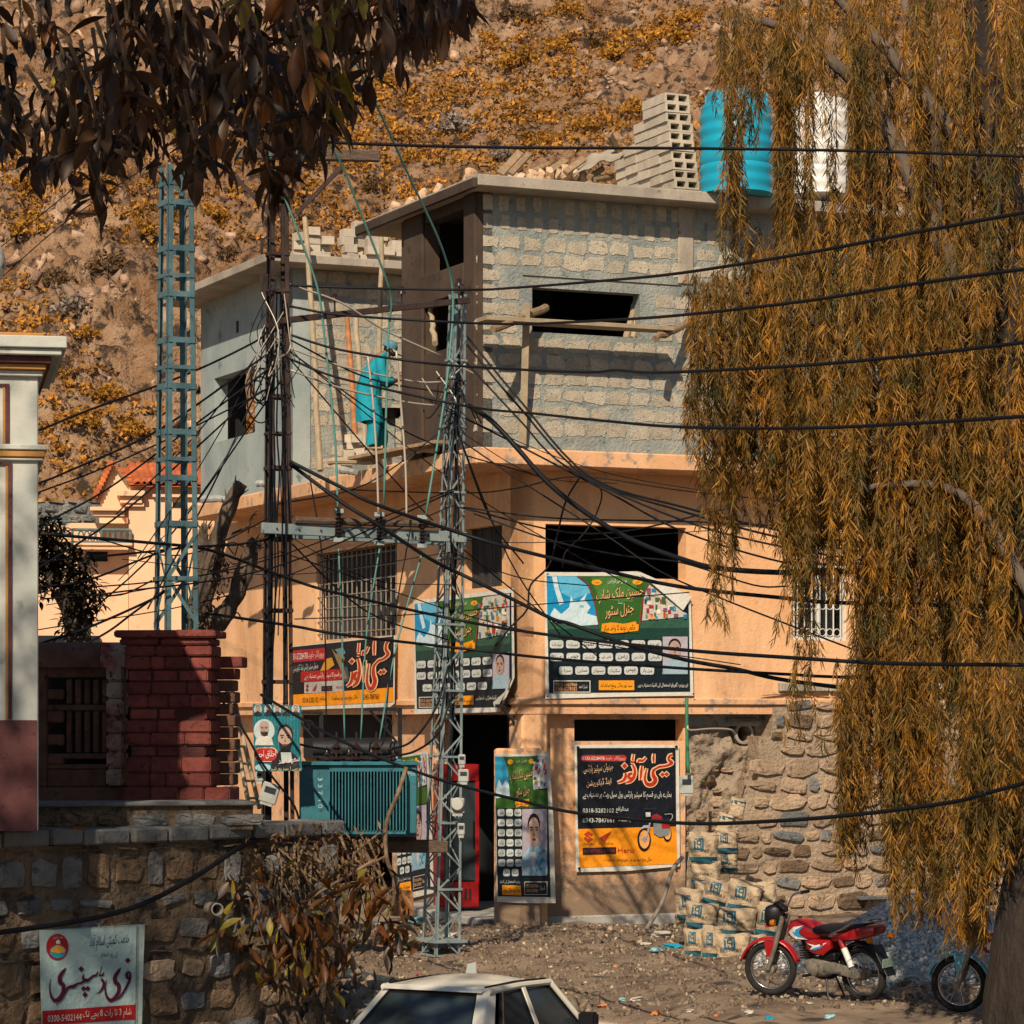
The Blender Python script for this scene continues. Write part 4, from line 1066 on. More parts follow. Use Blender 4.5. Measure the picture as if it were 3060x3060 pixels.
# --- pierced brick screen wall
M_lime = mat('flaking_limewash', '#7a3c32', '#a0938a', '#4d2a26', s=3, s3=11, t3=.54, bump=.6, bs=30)
scr = empty('brick_screen_wall', P(245, 2352, 31.9), R(-3), 'dark pierced brick screen wall with rounded coping left of the pillar', 'wall')
k2 = 31.9 / F
X_ = lambda x: (x - 245) * k2
Z_ = lambda y: (2352 - y) * k2
for (x0, x1, y0, y1) in [(60, 140, 1985, 2352), (140, 320, 2300, 2352), (140, 320, 1985, 2025), (140, 190, 2125, 2160), (140, 190, 2060, 2090), (140, 190, 2195, 2228), (140, 190, 2260, 2285)]:
    MB().box((X_(x0), 0, Z_(y1)), (X_(x1), .22, Z_(y0))).build('brick', M_brick_o, scr, bevel=.015)
for i in range(5):
    x = 196 + i * 27
    for (y0, y1) in ((2125, 2250), (2030, 2105)):
        MB().box((X_(x), .02, Z_(y1)), (X_(x + 17), .2, Z_(y0))).build('brick', M_brick_o, scr, bevel=.012)
for (y0, y1) in ((2106, 2124), (2252, 2268), (2284, 2299)):
    MB().box((X_(141), .01, Z_(y1)), (X_(319), .21, Z_(y0))).build('brick', M_brick_o, scr, bevel=.012)
MB().box((X_(40), .0, Z_(2450)), (X_(380), .7, -.003)).build('plinth', M_brick_o, scr)
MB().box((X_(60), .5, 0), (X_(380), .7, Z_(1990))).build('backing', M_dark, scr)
for i in range(7):
    y0 = 1985 + i * 52
    MB().box((X_(320), -.06 + .015 * (i % 2), Z_(y0 + 50)), (X_(372), .25, Z_(y0))).build('brick', M_lime, scr, bevel=.02, seg=2)
def halfcyl(x0, x1, m):
    pr = [(.18 * math.cos(t) , .2 * math.sin(t)) for t in np.linspace(-.35, math.pi + .35, 11)]
    return MB().prism(pr, lambda y, z: (x0, y + .11, z + Z_(1975)), lambda y, z: (x1, y + .11, z + Z_(1975)))
halfcyl(X_(100), X_(300), None).build('coping', M_brick_o, scr, smooth=True); halfcyl(X_(302), X_(378), None).build('coping', M_lime, scr, smooth=True)

# --- limewashed building at the left edge
M_limew = mat('white_limewash', '#a3a79f', '#b8b8ae', '#8a8e8a', s=1.5, s3=5, t3=.62, bump=.2, bs=25, streak=('#6a6a64', 1.5, .4))
M_maroon = mat('maroon_paint', '#4a2a2b', '#5a3634', '#382022', s=4, bump=.2)
M_orange = mat('orange_paint', '#9a6c38', '#a87a44', '#8a8478', s=6, s3=14, t3=.6, bump=.2)
YL = 27.4; kl = YL / F
lb = empty('limewashed_building', P(0, 2385, YL), R(11), 'pale limewashed building corner with maroon and orange trim at left edge', 'building')
Xl = lambda x: x * kl
Zl = lambda y: (2385 - y) * kl
MB().box((-3, 0, -.3), (Xl(113), 2.5, Zl(1080))).build('wall', M_limew, lb, bevel=.01)
MB().box((-3, -.012, -.3), (Xl(109), .1, Zl(2152))).build('base_paint', M_maroon, lb)
for (y0, y1, x1, d, m) in [(1010, 1046, 195, .26, M_limew), (1046, 1066, 180, .22, M_limew), (1066, 1088, 150, .15, M_maroon), (1088, 1106, 135, .1, M_orange), (1106, 1124, 126, .05, M_limew),
                           (995, 1010, 130, .1, M_orange), (1328, 1345, 136, .08, M_limew), (1345, 1366, 133, .06, M_orange), (1366, 1376, 128, .04, M_limew)]:
    MB().box((-3, -d, Zl(y1)), (Xl(x1), d + 2.4, Zl(y0) - .002)).build('cornice' if y0 < 1200 else 'ledge', m, lb, bevel=.008)
for (x0, x1, m, d) in ((8, 15, M_orange, .012), (17, 27, M_maroon, .02)):
    MB().box((Xl(x0), -d, Zl(1325)), (Xl(x1), 0, Zl(1155))).build('trim', m, lb)
    MB().box((Xl(x0 + 8), -d, Zl(2150)), (Xl(x1 + 8), 0, Zl(1390))).build('trim', m, lb)
    MB().box((-3, -d, Zl(1155)), (Xl(x1), 0, Zl(1155) + .025)).build('trim', m, lb); MB().box((-3, -d, Zl(1390)), (Xl(x1 + 8), 0, Zl(1390) + .025)).build('trim', m, lb)
MB().lathe([(.06, 0), (.14, .06), (.2, .16), (.22, .28), (.19, .4), (.12, .5), (.05, .57), (.03, .62), (.04, .66), (.001, .7)], 20, (Xl(-50), .5, Zl(850))).build('finial', mat('white_finial', '#c2bfb4', '#a5a39a', '#6d6a66', s=6, s3=14, t3=.6, bump=.2), lb, smooth=True)
MB().lathe([(.3, 0), (.28, .15), (.2, .3), (.08, .45)], 20, (Xl(-110), .6, Zl(1000))).build('dome_base', M_limew, lb, smooth=True)
MB().tube([(Xl(-50), .5, Zl(1000)), (Xl(-50), .5, Zl(845))], .05, 8).build('finial_stem', M_maroon, lb)

# --- tiled house far left
YH2 = 60.0; kh = YH2 / F
M_ph = mat('cream_plaster', '#d4a985', '#dfb794', '#8f7a66', s=.6, s3=2.2, t3=.63, bump=.15, bs=12)
th = empty('tiled_house', P(370, 2100, YH2), R(8), 'peach house with red clay tile roof and scrolled balcony rail beyond the pylon', 'house')
Xh = lambda x: (x - 370) * kh
Zh = lambda y: (2100 - y) * kh
MB().box((Xh(385), 0, -2), (Xh(640), 4, Zh(1448))).build('wall', M_ph, th)
MB().box((Xh(110), .4, -2), (Xh(384), 4, Zh(1560))).build('wall', M_ph, th)
MB().add([(Xh(300), .2, Zh(1545)), (Xh(385), .2, Zh(1545)), (Xh(385), .2, Zh(1450)), (Xh(335), .2, Zh(1390)), (Xh(300), .2, Zh(1480))], [(0, 1, 2, 3, 4)]).build('gable', M_ph, th, fix=False)
MB().add([(Xh(300), 3.9, Zh(1545)), (Xh(385), 3.9, Zh(1545)), (Xh(385), 3.9, Zh(1450)), (Xh(335), 3.9, Zh(1390)), (Xh(300), 3.9, Zh(1480))], [(4, 3, 2, 1, 0)]).build('gable', M_ph, th, fix=False)
for (x0, x1, y0, y1, d) in ((350, 432, 1468, 1485, .25), (358, 424, 1485, 1505, .15), (372, 430, 1505, 1515, .1), (270, 372, 1518, 1530, .3), (280, 372, 1530, 1545, .2), (222, 395, 1625, 1633, .25), (455, 640, 1475, 1486, .12)):
    MB().box((Xh(x0), -d, Zh(y1)), (Xh(x1), .3, Zh(y0))).build('cornice', M_ph, th, bevel=.01)
for (x0, x1, y0, y1) in ((515, 548, 1500, 1514), (258, 322, 1646, 1675)):
    MB().box((Xh(x0), -.03 if x0 > 400 else .37, Zh(y1)), (Xh(x1), -.005 if x0 > 400 else .395, Zh(y0))).build('window', M_dark, th)
# tiles: roof plane from ridge (335..,1372) down to eave (405..,1450)
M_tile = mat('clay_tile', '#a8552f', '#c06a3c', '#8c4428', s=4, s3=9, bump=.4, rnd=.22)
rf = empty('roof'); rf.parent = th
tile_mb = MB(); prt = [(.09 * math.cos(t), .06 * math.sin(t)) for t in np.linspace(0, math.pi, 7)]
tile_mb.prism(prt + [(-.075, 0), (.0, .048), (.075, 0)][::1], lambda x, z: (x, 0, z), lambda x, z: (x * .85, .52, z * .85))
tile_me = tile_mb.mesh('roof_tile', M_tile, smooth=True)
ridge_y, eave_z, ridge_z = 1.8, Zh(1452), Zh(1372)
sl = math.atan2(ridge_z - eave_z, ridge_y + .25)
for r_ in range(5):
    for c_ in range(11):
        x = Xh(412 + c_ * 19 - r_ * 3.0); t = r_ / 5
        inst('roof_tile', tile_me, rf, (x, -.25 + (ridge_y + .25) * t, eave_z + (ridge_z - eave_z) * t + .02 + .01 * random.random()), (sl, 0, random.uniform(-.03, .03)), (1.1, 1.02, 1.1))
MB().add([(Xh(335), ridge_y, ridge_z - .02), (Xh(640), ridge_y, ridge_z - .02), (Xh(640), -.28, eave_z - .03), (Xh(388), -.28, eave_z - .03)], [(0, 1, 2, 3)]).build('roof_deck', M_tile, rf, fix=False)
MB().add([(Xh(335), ridge_y, ridge_z - .02), (Xh(640), ridge_y, ridge_z - .02), (Xh(640), 4, eave_z - .03), (Xh(335), 4, eave_z - .03)], [(3, 2, 1, 0)]).build('roof_deck', M_tile, rf, fix=False)
for r_ in range(8):                                               # flat pantiles on the hip, and the verge
    t0, t1 = r_ / 8, (r_ + 1) / 8
    p = lambda t, s_: (Xh(335 + (388 - 335) * t + s_ * (14 + 34 * t) * 1.0), ridge_y + (-.28 - ridge_y) * t, ridge_z + (eave_z - ridge_z) * t + .012 * (1 - r_ % 2))
    MB().add([p(t0, 0), p(t0, 1), p(t1, 1), p(t1, 0)], [(0, 1, 2, 3)]).build('flat_tile', M_tile, rf, fix=False)
for k in range(9):
    t = k / 8; p = (Xh(333 - 45 * t), .05, Zh(1385 + 95 * t)); MB().box((p[0] - .06, -.02, p[2] - .06), (p[0] + .04, .5, p[2] + .05)).build('verge_tile', M_tile, rf, bevel=.01)
MB().tube([(Xh(388), .15, Zh(1452)), (Xh(336), .15, Zh(1386)), (Xh(292), .15, Zh(1500))], .05, 6).build('barge_board', M_wood, rf)
# balcony rail with scrolls
M_rail = mat('grey_green_rail', '#4c5a58', '#62706c', s=6, bump=.1)
rl = empty('balcony_rail'); rl.parent = th
for (x0, x1, y0) in ((218, 390, 1585), (105, 212, 1562)):
    for dy in (0, 38): MB().tube([(Xh(x0), -.1, Zh(y0 + dy)), (Xh(x1), -.1, Zh(y0 + dy))], .035, 6).build('rail', M_rail, rl)
    nn = int((x1 - x0) / 17)
    for i in range(nn + 1):
        x = x0 + (x1 - x0) * i / nn
        if i % 5 == 0: MB().tube([(Xh(x), -.1, Zh(y0)), (Xh(x), -.1, Zh(y0 + 38))], .03, 6).build('post', M_rail, rl)
        elif i < nn: MB().tube([(Xh(x + 8 + 7.5 * math.cos(t)), -.1, Zh(y0 + 19 + 15 * math.sin(t))) for t in np.linspace(0, 6.28, 11)], .016, 5).build('scroll', M_rail, rl)
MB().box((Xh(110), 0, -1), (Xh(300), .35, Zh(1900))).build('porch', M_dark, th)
# old wall on the hill foot behind it
ow = empty('ruined_wall', P(200, 1560, 66), 0, 'low grey ruined stone wall behind the scrolled balcony', 'wall')
MB().box((-.8, 0, -3), (1.9, .4, .45)).build('core', M_st_grey, ow, bevel=.04)
coursed(ow, -.8, 1.9, -.3, .45, (.2, .25), (.25, .45), 'g', .06, .02)

# --- right side: rough rubble wall under the house and coursed stone wall
rw = empty('rubble_wall', BL(pa(2050, 2400, GB)[0] + .01, GB + .12, 0), TH, 'rough mortar smeared rubble wall right of the peach shop wall', 'wall')
wl = pa(2330, 2400, GB + .12)[0] - pa(2050, 2400, GB)[0]
M_rub = mat('rubble_mortar', '#7d7163', '#a08d76', '#5c5248', s=1.8, s3=6, t3=.56, bump=1.0, bs=10, bd=.08)
hz = 3 - (2185 - 2150) * 43.8 / F
def rub(u, v):
    x, z = u * wl, -.3 + v * (ZC - .08 + .3)
    hole = math.exp(-(((x - wl * .62) / .16) ** 4 + ((z - (hz - .05)) / .13) ** 4))
    return (x, .55 * hole - .13 * fbm(x * 3, z * 3.4, 2, 5) - .06 * abs(fbm(x * 7, z * 8, 5, 3)), z)
MB().grid(rub, 56, 90).build('face', M_rub, rw, smooth='all')
coursed(rw, .02, wl * .7, 1.0, 2.3, (.14, .2), (.16, .3), 'ob', .04, .03, ok=lambda u, z: random.random() < .55, y=-.02)
MB().box((wl * .42, -.1, hz + .14), (wl * .98, .3, hz + .2)).build('lintel', M_st_grey, rw, bevel=.02)
MB().lathe([(.13, .3), (.16, .28), (.16, -.05), (.12, -.06), (.12, .25)], 18, (wl * .62, .03, hz - .04), 'y', cap=False).build('pipe_mouth', M_conc, rw, smooth=True)
MB().box((0, -.04, ZC - .36), (wl, .05, ZC - .07)).build('cement_band', M_mortar, rw, bevel=.02)

aS0, aS1 = pa(2186, 2400, GB - .25)[0], pa(3150, 2400, GB - .25)[0]
sw_ = empty('stone_wall', BL(aS0, GB - .25, 0), TH, 'sunlit coursed stone wall with stepped broken end behind the cement bags', 'wall')
LS = aS1 - aS0
kS = 43.9 / F
def step_top(u):         # height of the wall top along its length (stepped ruin at the left end)
    px = u / kS * .93 + 2186
    for x_, y_ in ((2215, 2470), (2236, 2430), (2252, 2395), (2296, 2335), (2310, 2200)):
        if px < x_: return H - (y_ - YH) * kS
    return H - (2066 - YH) * kS
for i in range(24):
    u0, u1 = LS * i / 24, LS * (i + 1) / 24; zt = step_top((u0 + u1) / 2)
    MB().box((u0, .03, -.3), (u1, .5, zt)).build('core', M_joint_l, sw_)
coursed(sw_, 0, LS, -.1, H - (2070 - YH) * kS, (.17, .36), (.18, .62), 'oooobg', .022, .03, ok=lambda u, z: z < step_top(u) + .02)
u = .0
while u < LS - .3:
    w = random.uniform(.3, .45)
    zt = step_top(u + w / 2)
    if zt > 3.2: MB().box((u + .01, -.05, zt), (u + w - .01, .48, zt + .14)).build('cap_block', M_block, sw_, bevel=.02)
    u += w
o = MB().box((0, 0, 0), (.68, .14, .06)).build('stone_ledge', M_st_grey, sw_, bevel=.012); o.location = (pa(2555, 2680, GB - .25)[0] - aS0, -.16, H - (2705 - YH) * kS)

# --- green conduit pipe on the wall end
o = MB().tube(smooth_path([P(2052, 2085, 42.5), P(2053, 2200, 42.5), P(2056, 2310, 42.5)], 4), .025, 8).build('conduit_pipe', mat('green_pipe', '#2f6a4c', '#3c7c5a', s=5, bump=.05, rough=.5), smooth='all')
tag(o, 'vertical green conduit pipe at the peach wall edge', 'pipe')
o = MB().tube(smooth_path([P(2054, 2165, 42.5), P(2062, 2182, 42.5), P(2120, 2178, 42.9), P(2180, 2180, 43.3), P(2198, 2194, 43.5)], 5), .016, 6).build('power_cable', M_cable_w, smooth='all')
tag(o, 'short pale cable from the green conduit into the wall hole', 'cable')
o = MB().tube(smooth_path([P(2040, 2560, 42.2), P(2010, 2600, 42.1), P(1985, 2680, 42), P(1955, 2740, 41.8), P(1912, 2803, 41.4)], 6), .03, 7).build('hose', mat('grey_hose', '#6c6459', '#7f766a', s=6, bump=.3), smooth='all')
tag(o, 'grey hose leaning down the worn peach wall', 'hose')

# ================================================================ TREES AND PLANTS
M_bark = mat('grey_bark', '#4b4038', '#6d5e50', '#2d2722', s=3, s3=8, bump=1.0, bs=14, bd=.06, stretch=(1, 1, .25))
M_leaf_d = mat('leaf_dark_shaded', '#241b12', '#3c2a18', s=5, bump=.1, bs=60, rough=.45, spec=.45, rnd=.45, trans=.12)  # darkened leaf copy, with the canopy's shade put into the colour
M_leaf_b = mat('leaf_bronze_lit', '#5a3416', '#80501e', s=5, bump=.1, bs=60, rough=.5, spec=.4, rnd=.4, trans=.25)  # brighter bronze leaf copy, with the sunlit look put into the colour
M_leaf_y = mat('leaf_olive', '#6f6420', '#96822c', s=5, bump=.1, bs=60, rough=.5, spec=.4, rnd=.35, trans=.3)
M_leaf_da = mat('leaf_dark_mass', '#241a12', '#4a3018', s=2, bump=0, rough=.5, rnd=.5, attr=True, trans=.15)

def leaf_geo(bend=.12, fold=.1, wid=.30):
    """leaf hanging from the origin down -z, length 1, midrib along y=0"""
    prof = [(0, .0), (.1, .35), (.28, .82), (.48, 1.0), (.68, .82), (.86, .4), (.97, .08), (1.08, 0)]
    V_, Fc = [], []
    for (t, w) in prof:
        y = bend * math.sin(t * 2.2); ww = w * wid / 2
        V_ += [(-ww, y + fold * ww * 2, -t), (0, y, -t), (ww, y + fold * ww * 2, -t)]
    for i in range(len(prof) - 1):
        a = i * 3; Fc += [(a, a + 1, a + 4, a + 3), (a + 1, a + 2, a + 5, a + 4)]
    return V_, Fc
def leaf_meshes(m, n=3):
    out = []
    for k in range(n):
        V_, Fc = leaf_geo(random.uniform(-.15, .25), random.uniform(.05, .45), random.uniform(.27, .36))
        me = MB().add(V_, Fc).mesh('leaf', m, fix=False); me.polygons.foreach_set('use_smooth', [True] * len(me.polygons)); out.append(me)
    return out
LEAF = {'d': leaf_meshes(M_leaf_d), 'b': leaf_meshes(M_leaf_b), 'y': leaf_meshes(M_leaf_y)}

# --- broadleaf tree whose branches hang into the picture at the top left
bt = empty('broadleaf_tree', (-7.6, 12.5, gz1(-7.6, 16) - .6), 0, 'large leaved tree whose dark branches hang over the top left', 'tree')
bt0 = Vector(bt.location)
part_world(MB().tube(smooth_path([(-7.6, 12.5, -1.4), (-7.5, 12.6, 2), (-7.2, 12.4, 5), (-6.6, 12.2, 8.5)], 5), [.5 - .012 * i for i in range(16)], 12), 'trunk', M_bark, bt, smooth='all')
def env(x):
    pts = [(-50, 520), (0, 470), (110, 640), (200, 500), (270, 720), (330, 520), (420, 500), (480, 560), (560, 690), (640, 560), (700, 500), (800, 560), (850, 640), (930, 500), (1000, 430), (1050, 400), (1110, 330), (1200, 270), (1300, 170), (1410, 40)]
    for (a, b), (c, d) in zip(pts, pts[1:]):
        if a <= x <= c: return b + (d - b) * (x - a) / (c - a)
    return 0
leaf_n = 0; extra_T = []
for lb_ in range(9):                        # limbs reaching in from above left
    x_end = 60 + lb_ * 165 + random.uniform(-40, 40); Yl = random.uniform(14.5, 18.5)
    a = Vector((-6.8 + .1 * lb_, 12.3, 7.6 + .25 * lb_)); e = P(x_end, random.uniform(-330, -120), Yl)
    m_ = a.lerp(e, .55) + Vector((0, 0, 1.3))
    part_world(MB().tube(smooth_path([a, m_, e, e + Vector((.25, .1, -.35))], 6), [.07 - .0032 * i for i in range(19)], 7), 'branch', M_bark, bt, smooth='all')
tw = 0
tries = 0
while tw < 150 and tries < 600:
    tries += 1
    x0 = random.uniform(-60, 1400); eb = env(x0)
    y1 = eb * random.uniform(.22, 1.0) if random.random() < .7 else eb * random.uniform(.92, 1.06)
    Yl = random.uniform(14.2, 18.6); y0 = y1 - random.uniform(260, 460)
    pts = [P(x0 - random.uniform(10, 90), y0, Yl), P(x0 - random.uniform(-20, 40), (y0 + y1) / 2, Yl), P(x0 + random.uniform(-30, 30), y1 - 95, Yl)]
    path = smooth_path(pts, 5)
    part_world(MB().tube(path, [.012 - .0006 * i for i in range(len(path))], 5), 'twig', M_stem, bt)
    tw += 1
    for c_ in range(3 if y1 < eb * .8 else 3):         # bunches of hanging leaves along the twig
        q = path[min(len(path) - 1, int(len(path) * (1 - .36 * c_)) - 1)]
        kind = random.choices('dby', (.54, .34, .12))[0]
        for k in range(random.randint(3, 6)):
            ln = random.uniform(.11, .23) * (.85 if kind == 'y' else 1)
            tilt = random.uniform(.05, 1.25) if k else .1
            rot = Matrix.Rotation(random.uniform(0, 6.28), 4, 'Z') @ Matrix.Rotation(tilt, 4, 'X') @ Matrix.Rotation(random.uniform(-1, 1), 4, 'Z')
            loc = q + Vector((random.uniform(-.05, .05), random.uniform(-.05, .05), random.uniform(-.04, .04)))
            if leaf_n < 300:
                o = inst('leaf', random.choice(LEAF[kind]), bt, loc - bt0, rot.to_euler(), (ln, ln, ln)); leaf_n += 1
            else: extra_T.append((loc, rot.to_3x3(), ln))
def leaf_mass(items, name, m, parent, origin, simple=False):
    V0, F0 = leaf_geo(.1, .2, .32)
    if simple: V0, F0 = [(0, 0, 0), (.17, .05, -.45), (0, .1, -1), (-.17, .05, -.45)], [(0, 1, 2, 3)]
    T = np.array([tuple(i[0] - origin) for i in items]); Rm = np.array([np.array(i[1]) for i in items]); sc = np.array([i[2] for i in items])
    V, Fa = scatter(V0, F0, T, Rm, sc)
    o = inst(name, np_mesh(name, V, Fa, m, np.repeat(rng.uniform(0, 1, len(items)), len(V0)), smooth=True), parent); o['kind'] = 'stuff'
    return o
leaf_mass(extra_T, 'leaves', M_leaf_da, bt, bt0)
items = []
for k in range(7000):                       # unseen crown above the frame, two lobes shaped to shade leaves and wall
    u = Vector((random.gauss(0, 1), random.gauss(0, 1), random.gauss(0, 1))).normalized() * (random.random() ** .4)
    c = Vector((-2.6, 8.8, 11.6)) + u * 3.0 if k % 2 else Vector((-8.2, 10.6, 14.6)) + Vector((u.x * 4.0, u.y * 4.2, u.z * 4.0))
    if H + (c.z - H) < 0: continue
    yy = YH - (c.z - H) * F / max(c.y, 1); xx = 1530 + c.x * F / c.y
    if yy > -40 and xx > -80: continue
    rot = Matrix.Rotation(random.uniform(0, 6.28), 3, 'Z') @ Matrix.Rotation(random.uniform(.1, 1.4), 3, 'X')
    items.append((c, rot, random.uniform(.24, .38)))
leaf_mass(items, 'crown', M_leaf_da, bt, bt0, True)

# --- weeping willow at the right
M_wil = mat('willow_leaf', '#433f18', '#94651f', s=2.2, bump=0, rough=.6, rnd=.8, attr=True, trans=.2)
wt = empty('willow_tree', (P(3085, 3060, 27.2).x, 27.2, gz1(4.6, 27.2)), 0, 'weeping willow with curtains of golden olive leaves hanging at right', 'tree')
wt0 = Vector(wt.location)
tp = smooth_path([P(3075, 3250, 27.2), P(3078, 3060, 27.2), P(3095, 2800, 27.3), P(3140, 2450, 27.6), P(3150, 1900, 28.5), P(3060, 1200, 29.6), P(2980, 500, 30.4), P(2900, -200, 31)], 6)
M_bark_w = mat('willow_bark', '#211b17', '#352b23', '#151210', s=3, s3=8, bump=1.0, bs=14, bd=.08, stretch=(1, 1, .25))
mb = MB(); n_ = 20
rad = [max(.12, .50 - .0088 * i) + (.12 if i < 3 else 0) for i in range(len(tp))]
mb.tube(tp, rad, n_)
mb.v = [tuple(Vector(v) + Vector((fbm(v[0] * 3, v[1] * 3, v[2] * .8, 4), fbm(v[0] * 3 + 9, v[1] * 3, v[2] * .8, 4), 0)) * .07) for v in mb.v]
part_world(mb, 'trunk', M_bark_w, wt, smooth='all')
M_bark_p = mat('pale_bark', '#4a4038', '#665a4e', '#352d27', s=3, s3=8, bump=.9, bs=14, bd=.05, stretch=(1, 1, .25))
for pts, r0 in (([P(2885, 2110, 31.2), P(2878, 1900, 31.2), P(2860, 1500, 31.4), P(2830, 1000, 31.4), P(2790, 400, 31.2), P(2700, 0, 31)], .16), ([P(3060, 1250, 29.6), P(2800, 700, 30.2), P(2600, 300, 30.6), P(2350, 90, 30.8), P(2200, 60, 31)], .12),
                ([P(3000, 600, 30.3), P(2650, 150, 30.5), P(2350, -150, 30.8)], .1), ([P(2880, 1700, 31.3), P(2700, 1250, 30.6), P(2420, 950, 30.2), P(2200, 860, 30.2), P(2090, 850, 30.2)], .08), ([P(3150, 1900, 28.5), P(2900, 1500, 28.9), P(2650, 1450, 29), P(2500, 1500, 29)], .07)):
    q = smooth_path(pts, 6); part_world(MB().tube(q, [r0 * (1 - .8 * i / len(q)) for i in range(len(q))], 8), 'branch', M_bark_p, wt, smooth='all')
# hanging strands: (x range, start y range, end y range, depth range, count)
ZONES = [((2150, 2420), (10, 120), (180, 330), (29.5, 31.5), 46), ((2170, 2225), (200, 330), (560, 840), (29.4, 30.4), 13), ((2245, 2275), (200, 260), (360, 470), (29.4, 30.4), 4), ((2320, 2420), (80, 300), (560, 1000), (29.5, 31.5), 30),
         ((2060, 2340), (800, 900), (1200, 1480), (29.0, 31.0), 62), ((2150, 2330), (680, 860), (1100, 1500), (29.2, 31.2), 30), ((2065, 2340), (1250, 1400), (1460, 1700), (29.2, 30.5), 20), ((2115, 2165), (1500, 1560), (1850, 1930), (29.5, 30), 3), ((2180, 2200), (1500, 1560), (1750, 1800), (29.5, 30), 2),
         ((2330, 3100), (-100, 250), (500, 1000), (29, 33), 150), ((2330, 3100), (550, 900), (1150, 1650), (28.6, 32.5), 200), ((2340, 3100), (1150, 1400), (1560, 1800), (28.6, 32), 120),
         ((2340, 2460), (1500, 1600), (1750, 2000), (29, 30.5), 7), ((2560, 3100), (1500, 1750), (1950, 2200), (28.4, 31.8), 105), ((2370, 2450), (1850, 1950), (2120, 2260), (29, 30), 4), ((2350, 3080), (1000, 1300), (1500, 1800), (28.4, 30), 60),
         ((2500, 2560), (1950, 2100), (2350, 2640), (28.8, 30), 15), ((2560, 2640), (2000, 2150), (2350, 2560), (28.8, 30), 12), ((2650, 2730), (1950, 2100), (2500, 2790), (28.4, 30), 22), ((2745, 2815), (2000, 2150), (2500, 2780), (28.4, 30), 20),
         ((2880, 2990), (1900, 2150), (2500, 2850), (27.2, 29), 40), ((2820, 2900), (2250, 2450), (2650, 2860), (28, 29), 12), ((2980, 3100), (1900, 2150), (2350, 2650), (26.4, 28.5), 36), ((2540, 3000), (1800, 2000), (2100, 2350), (28.6, 31), 46)]
LT, LR, LS_, LRn = [], [], [], []
tw_mb = MB()
for (xr, y0r, y1r, Yr, cnt) in ZONES:
    for k in range(int(cnt * 1.22)):
        x = random.uniform(*xr); y0, y1, Y = random.uniform(*y0r), random.uniform(*y1r), random.uniform(*Yr)
        if 2355 < x < 2535 and y0 < 420 and random.random() < .75: y1 = min(y1, random.uniform(230, 330)); y0 = min(y0, 120)
        sway = random.uniform(-34, 34); tone = random.random()
        L_px = y1 - y0; nn = max(3, int(L_px / random.uniform(17, 25)))
        def cp(t): return P(x + sway * t * t + 9 * math.sin(t * 5 + k), y0 + L_px * t, Y)
        if k % 2 == 0: tw_mb.tube([cp(t) for t in (0, .25, .5, .75, .97)], .005, 3, cap=False)
        for i in range(nn):
            t = (i + random.uniform(-.3, .3)) / nn; p = cp(max(0, t)); az0 = random.uniform(0, 6.28); big = random.uniform(.75, 1.25); tn = random.random()
            for j in range(random.randint(5, 9)):         # a spray of leaves at each node
                az = az0 + random.uniform(-1.7, 1.7); fl = random.uniform(.1, .95)
                dirv = Vector((math.cos(az) * fl, math.sin(az) * fl, -random.uniform(.45, 1))).normalized()
                sx = Vector((random.gauss(0, 1), random.gauss(0, 1), random.gauss(0, .3))); sx = (sx - dirv * sx.dot(dirv)).normalized(); nz_ = sx.cross(dirv)
                if nz_.z > 0: nz_ = -nz_; sx = -sx
                LT.append(tuple(p + Vector((random.gauss(0, .012), random.gauss(0, .012), random.gauss(0, .03)))))
                LR.append(((sx.x, nz_.x, -dirv.x), (sx.y, nz_.y, -dirv.y), (sx.z, nz_.z, -dirv.z)))
                LS_.append(random.uniform(.08, .14) * big); LRn.append(min(1, max(0, .3 * tone + .3 * tn + .4 * random.random())))
V0 = np.array([(-.02, 0, 0), (.02, 0, 0), (.06, .05, -.4), (-.06, .05, -.4), (.035, .16, -.8), (-.035, .16, -.8), (0, .26, -1.05)])
V0[:, 0] *= .78
F4 = np.array([(0, 1, 2, 3), (3, 2, 4, 5)]); F3 = np.array([(5, 4, 6, 6)])
T = np.array(LT) - np.array(tuple(wt0)); Rm = np.array(LR); sc = np.array(LS_)
V, Fa = scatter(V0, np.array([(0, 1, 2), (0, 2, 3), (3, 2, 4), (3, 4, 5), (5, 4, 6)]), T, Rm, sc)
o = inst('crown', np_mesh('crown', V, Fa, M_wil, np.repeat(np.array(LRn), 7)), wt); o['kind'] = 'stuff'
o = part_world(tw_mb, 'hanging_twigs', M_stem, wt, fix=False); o['kind'] = 'stuff'

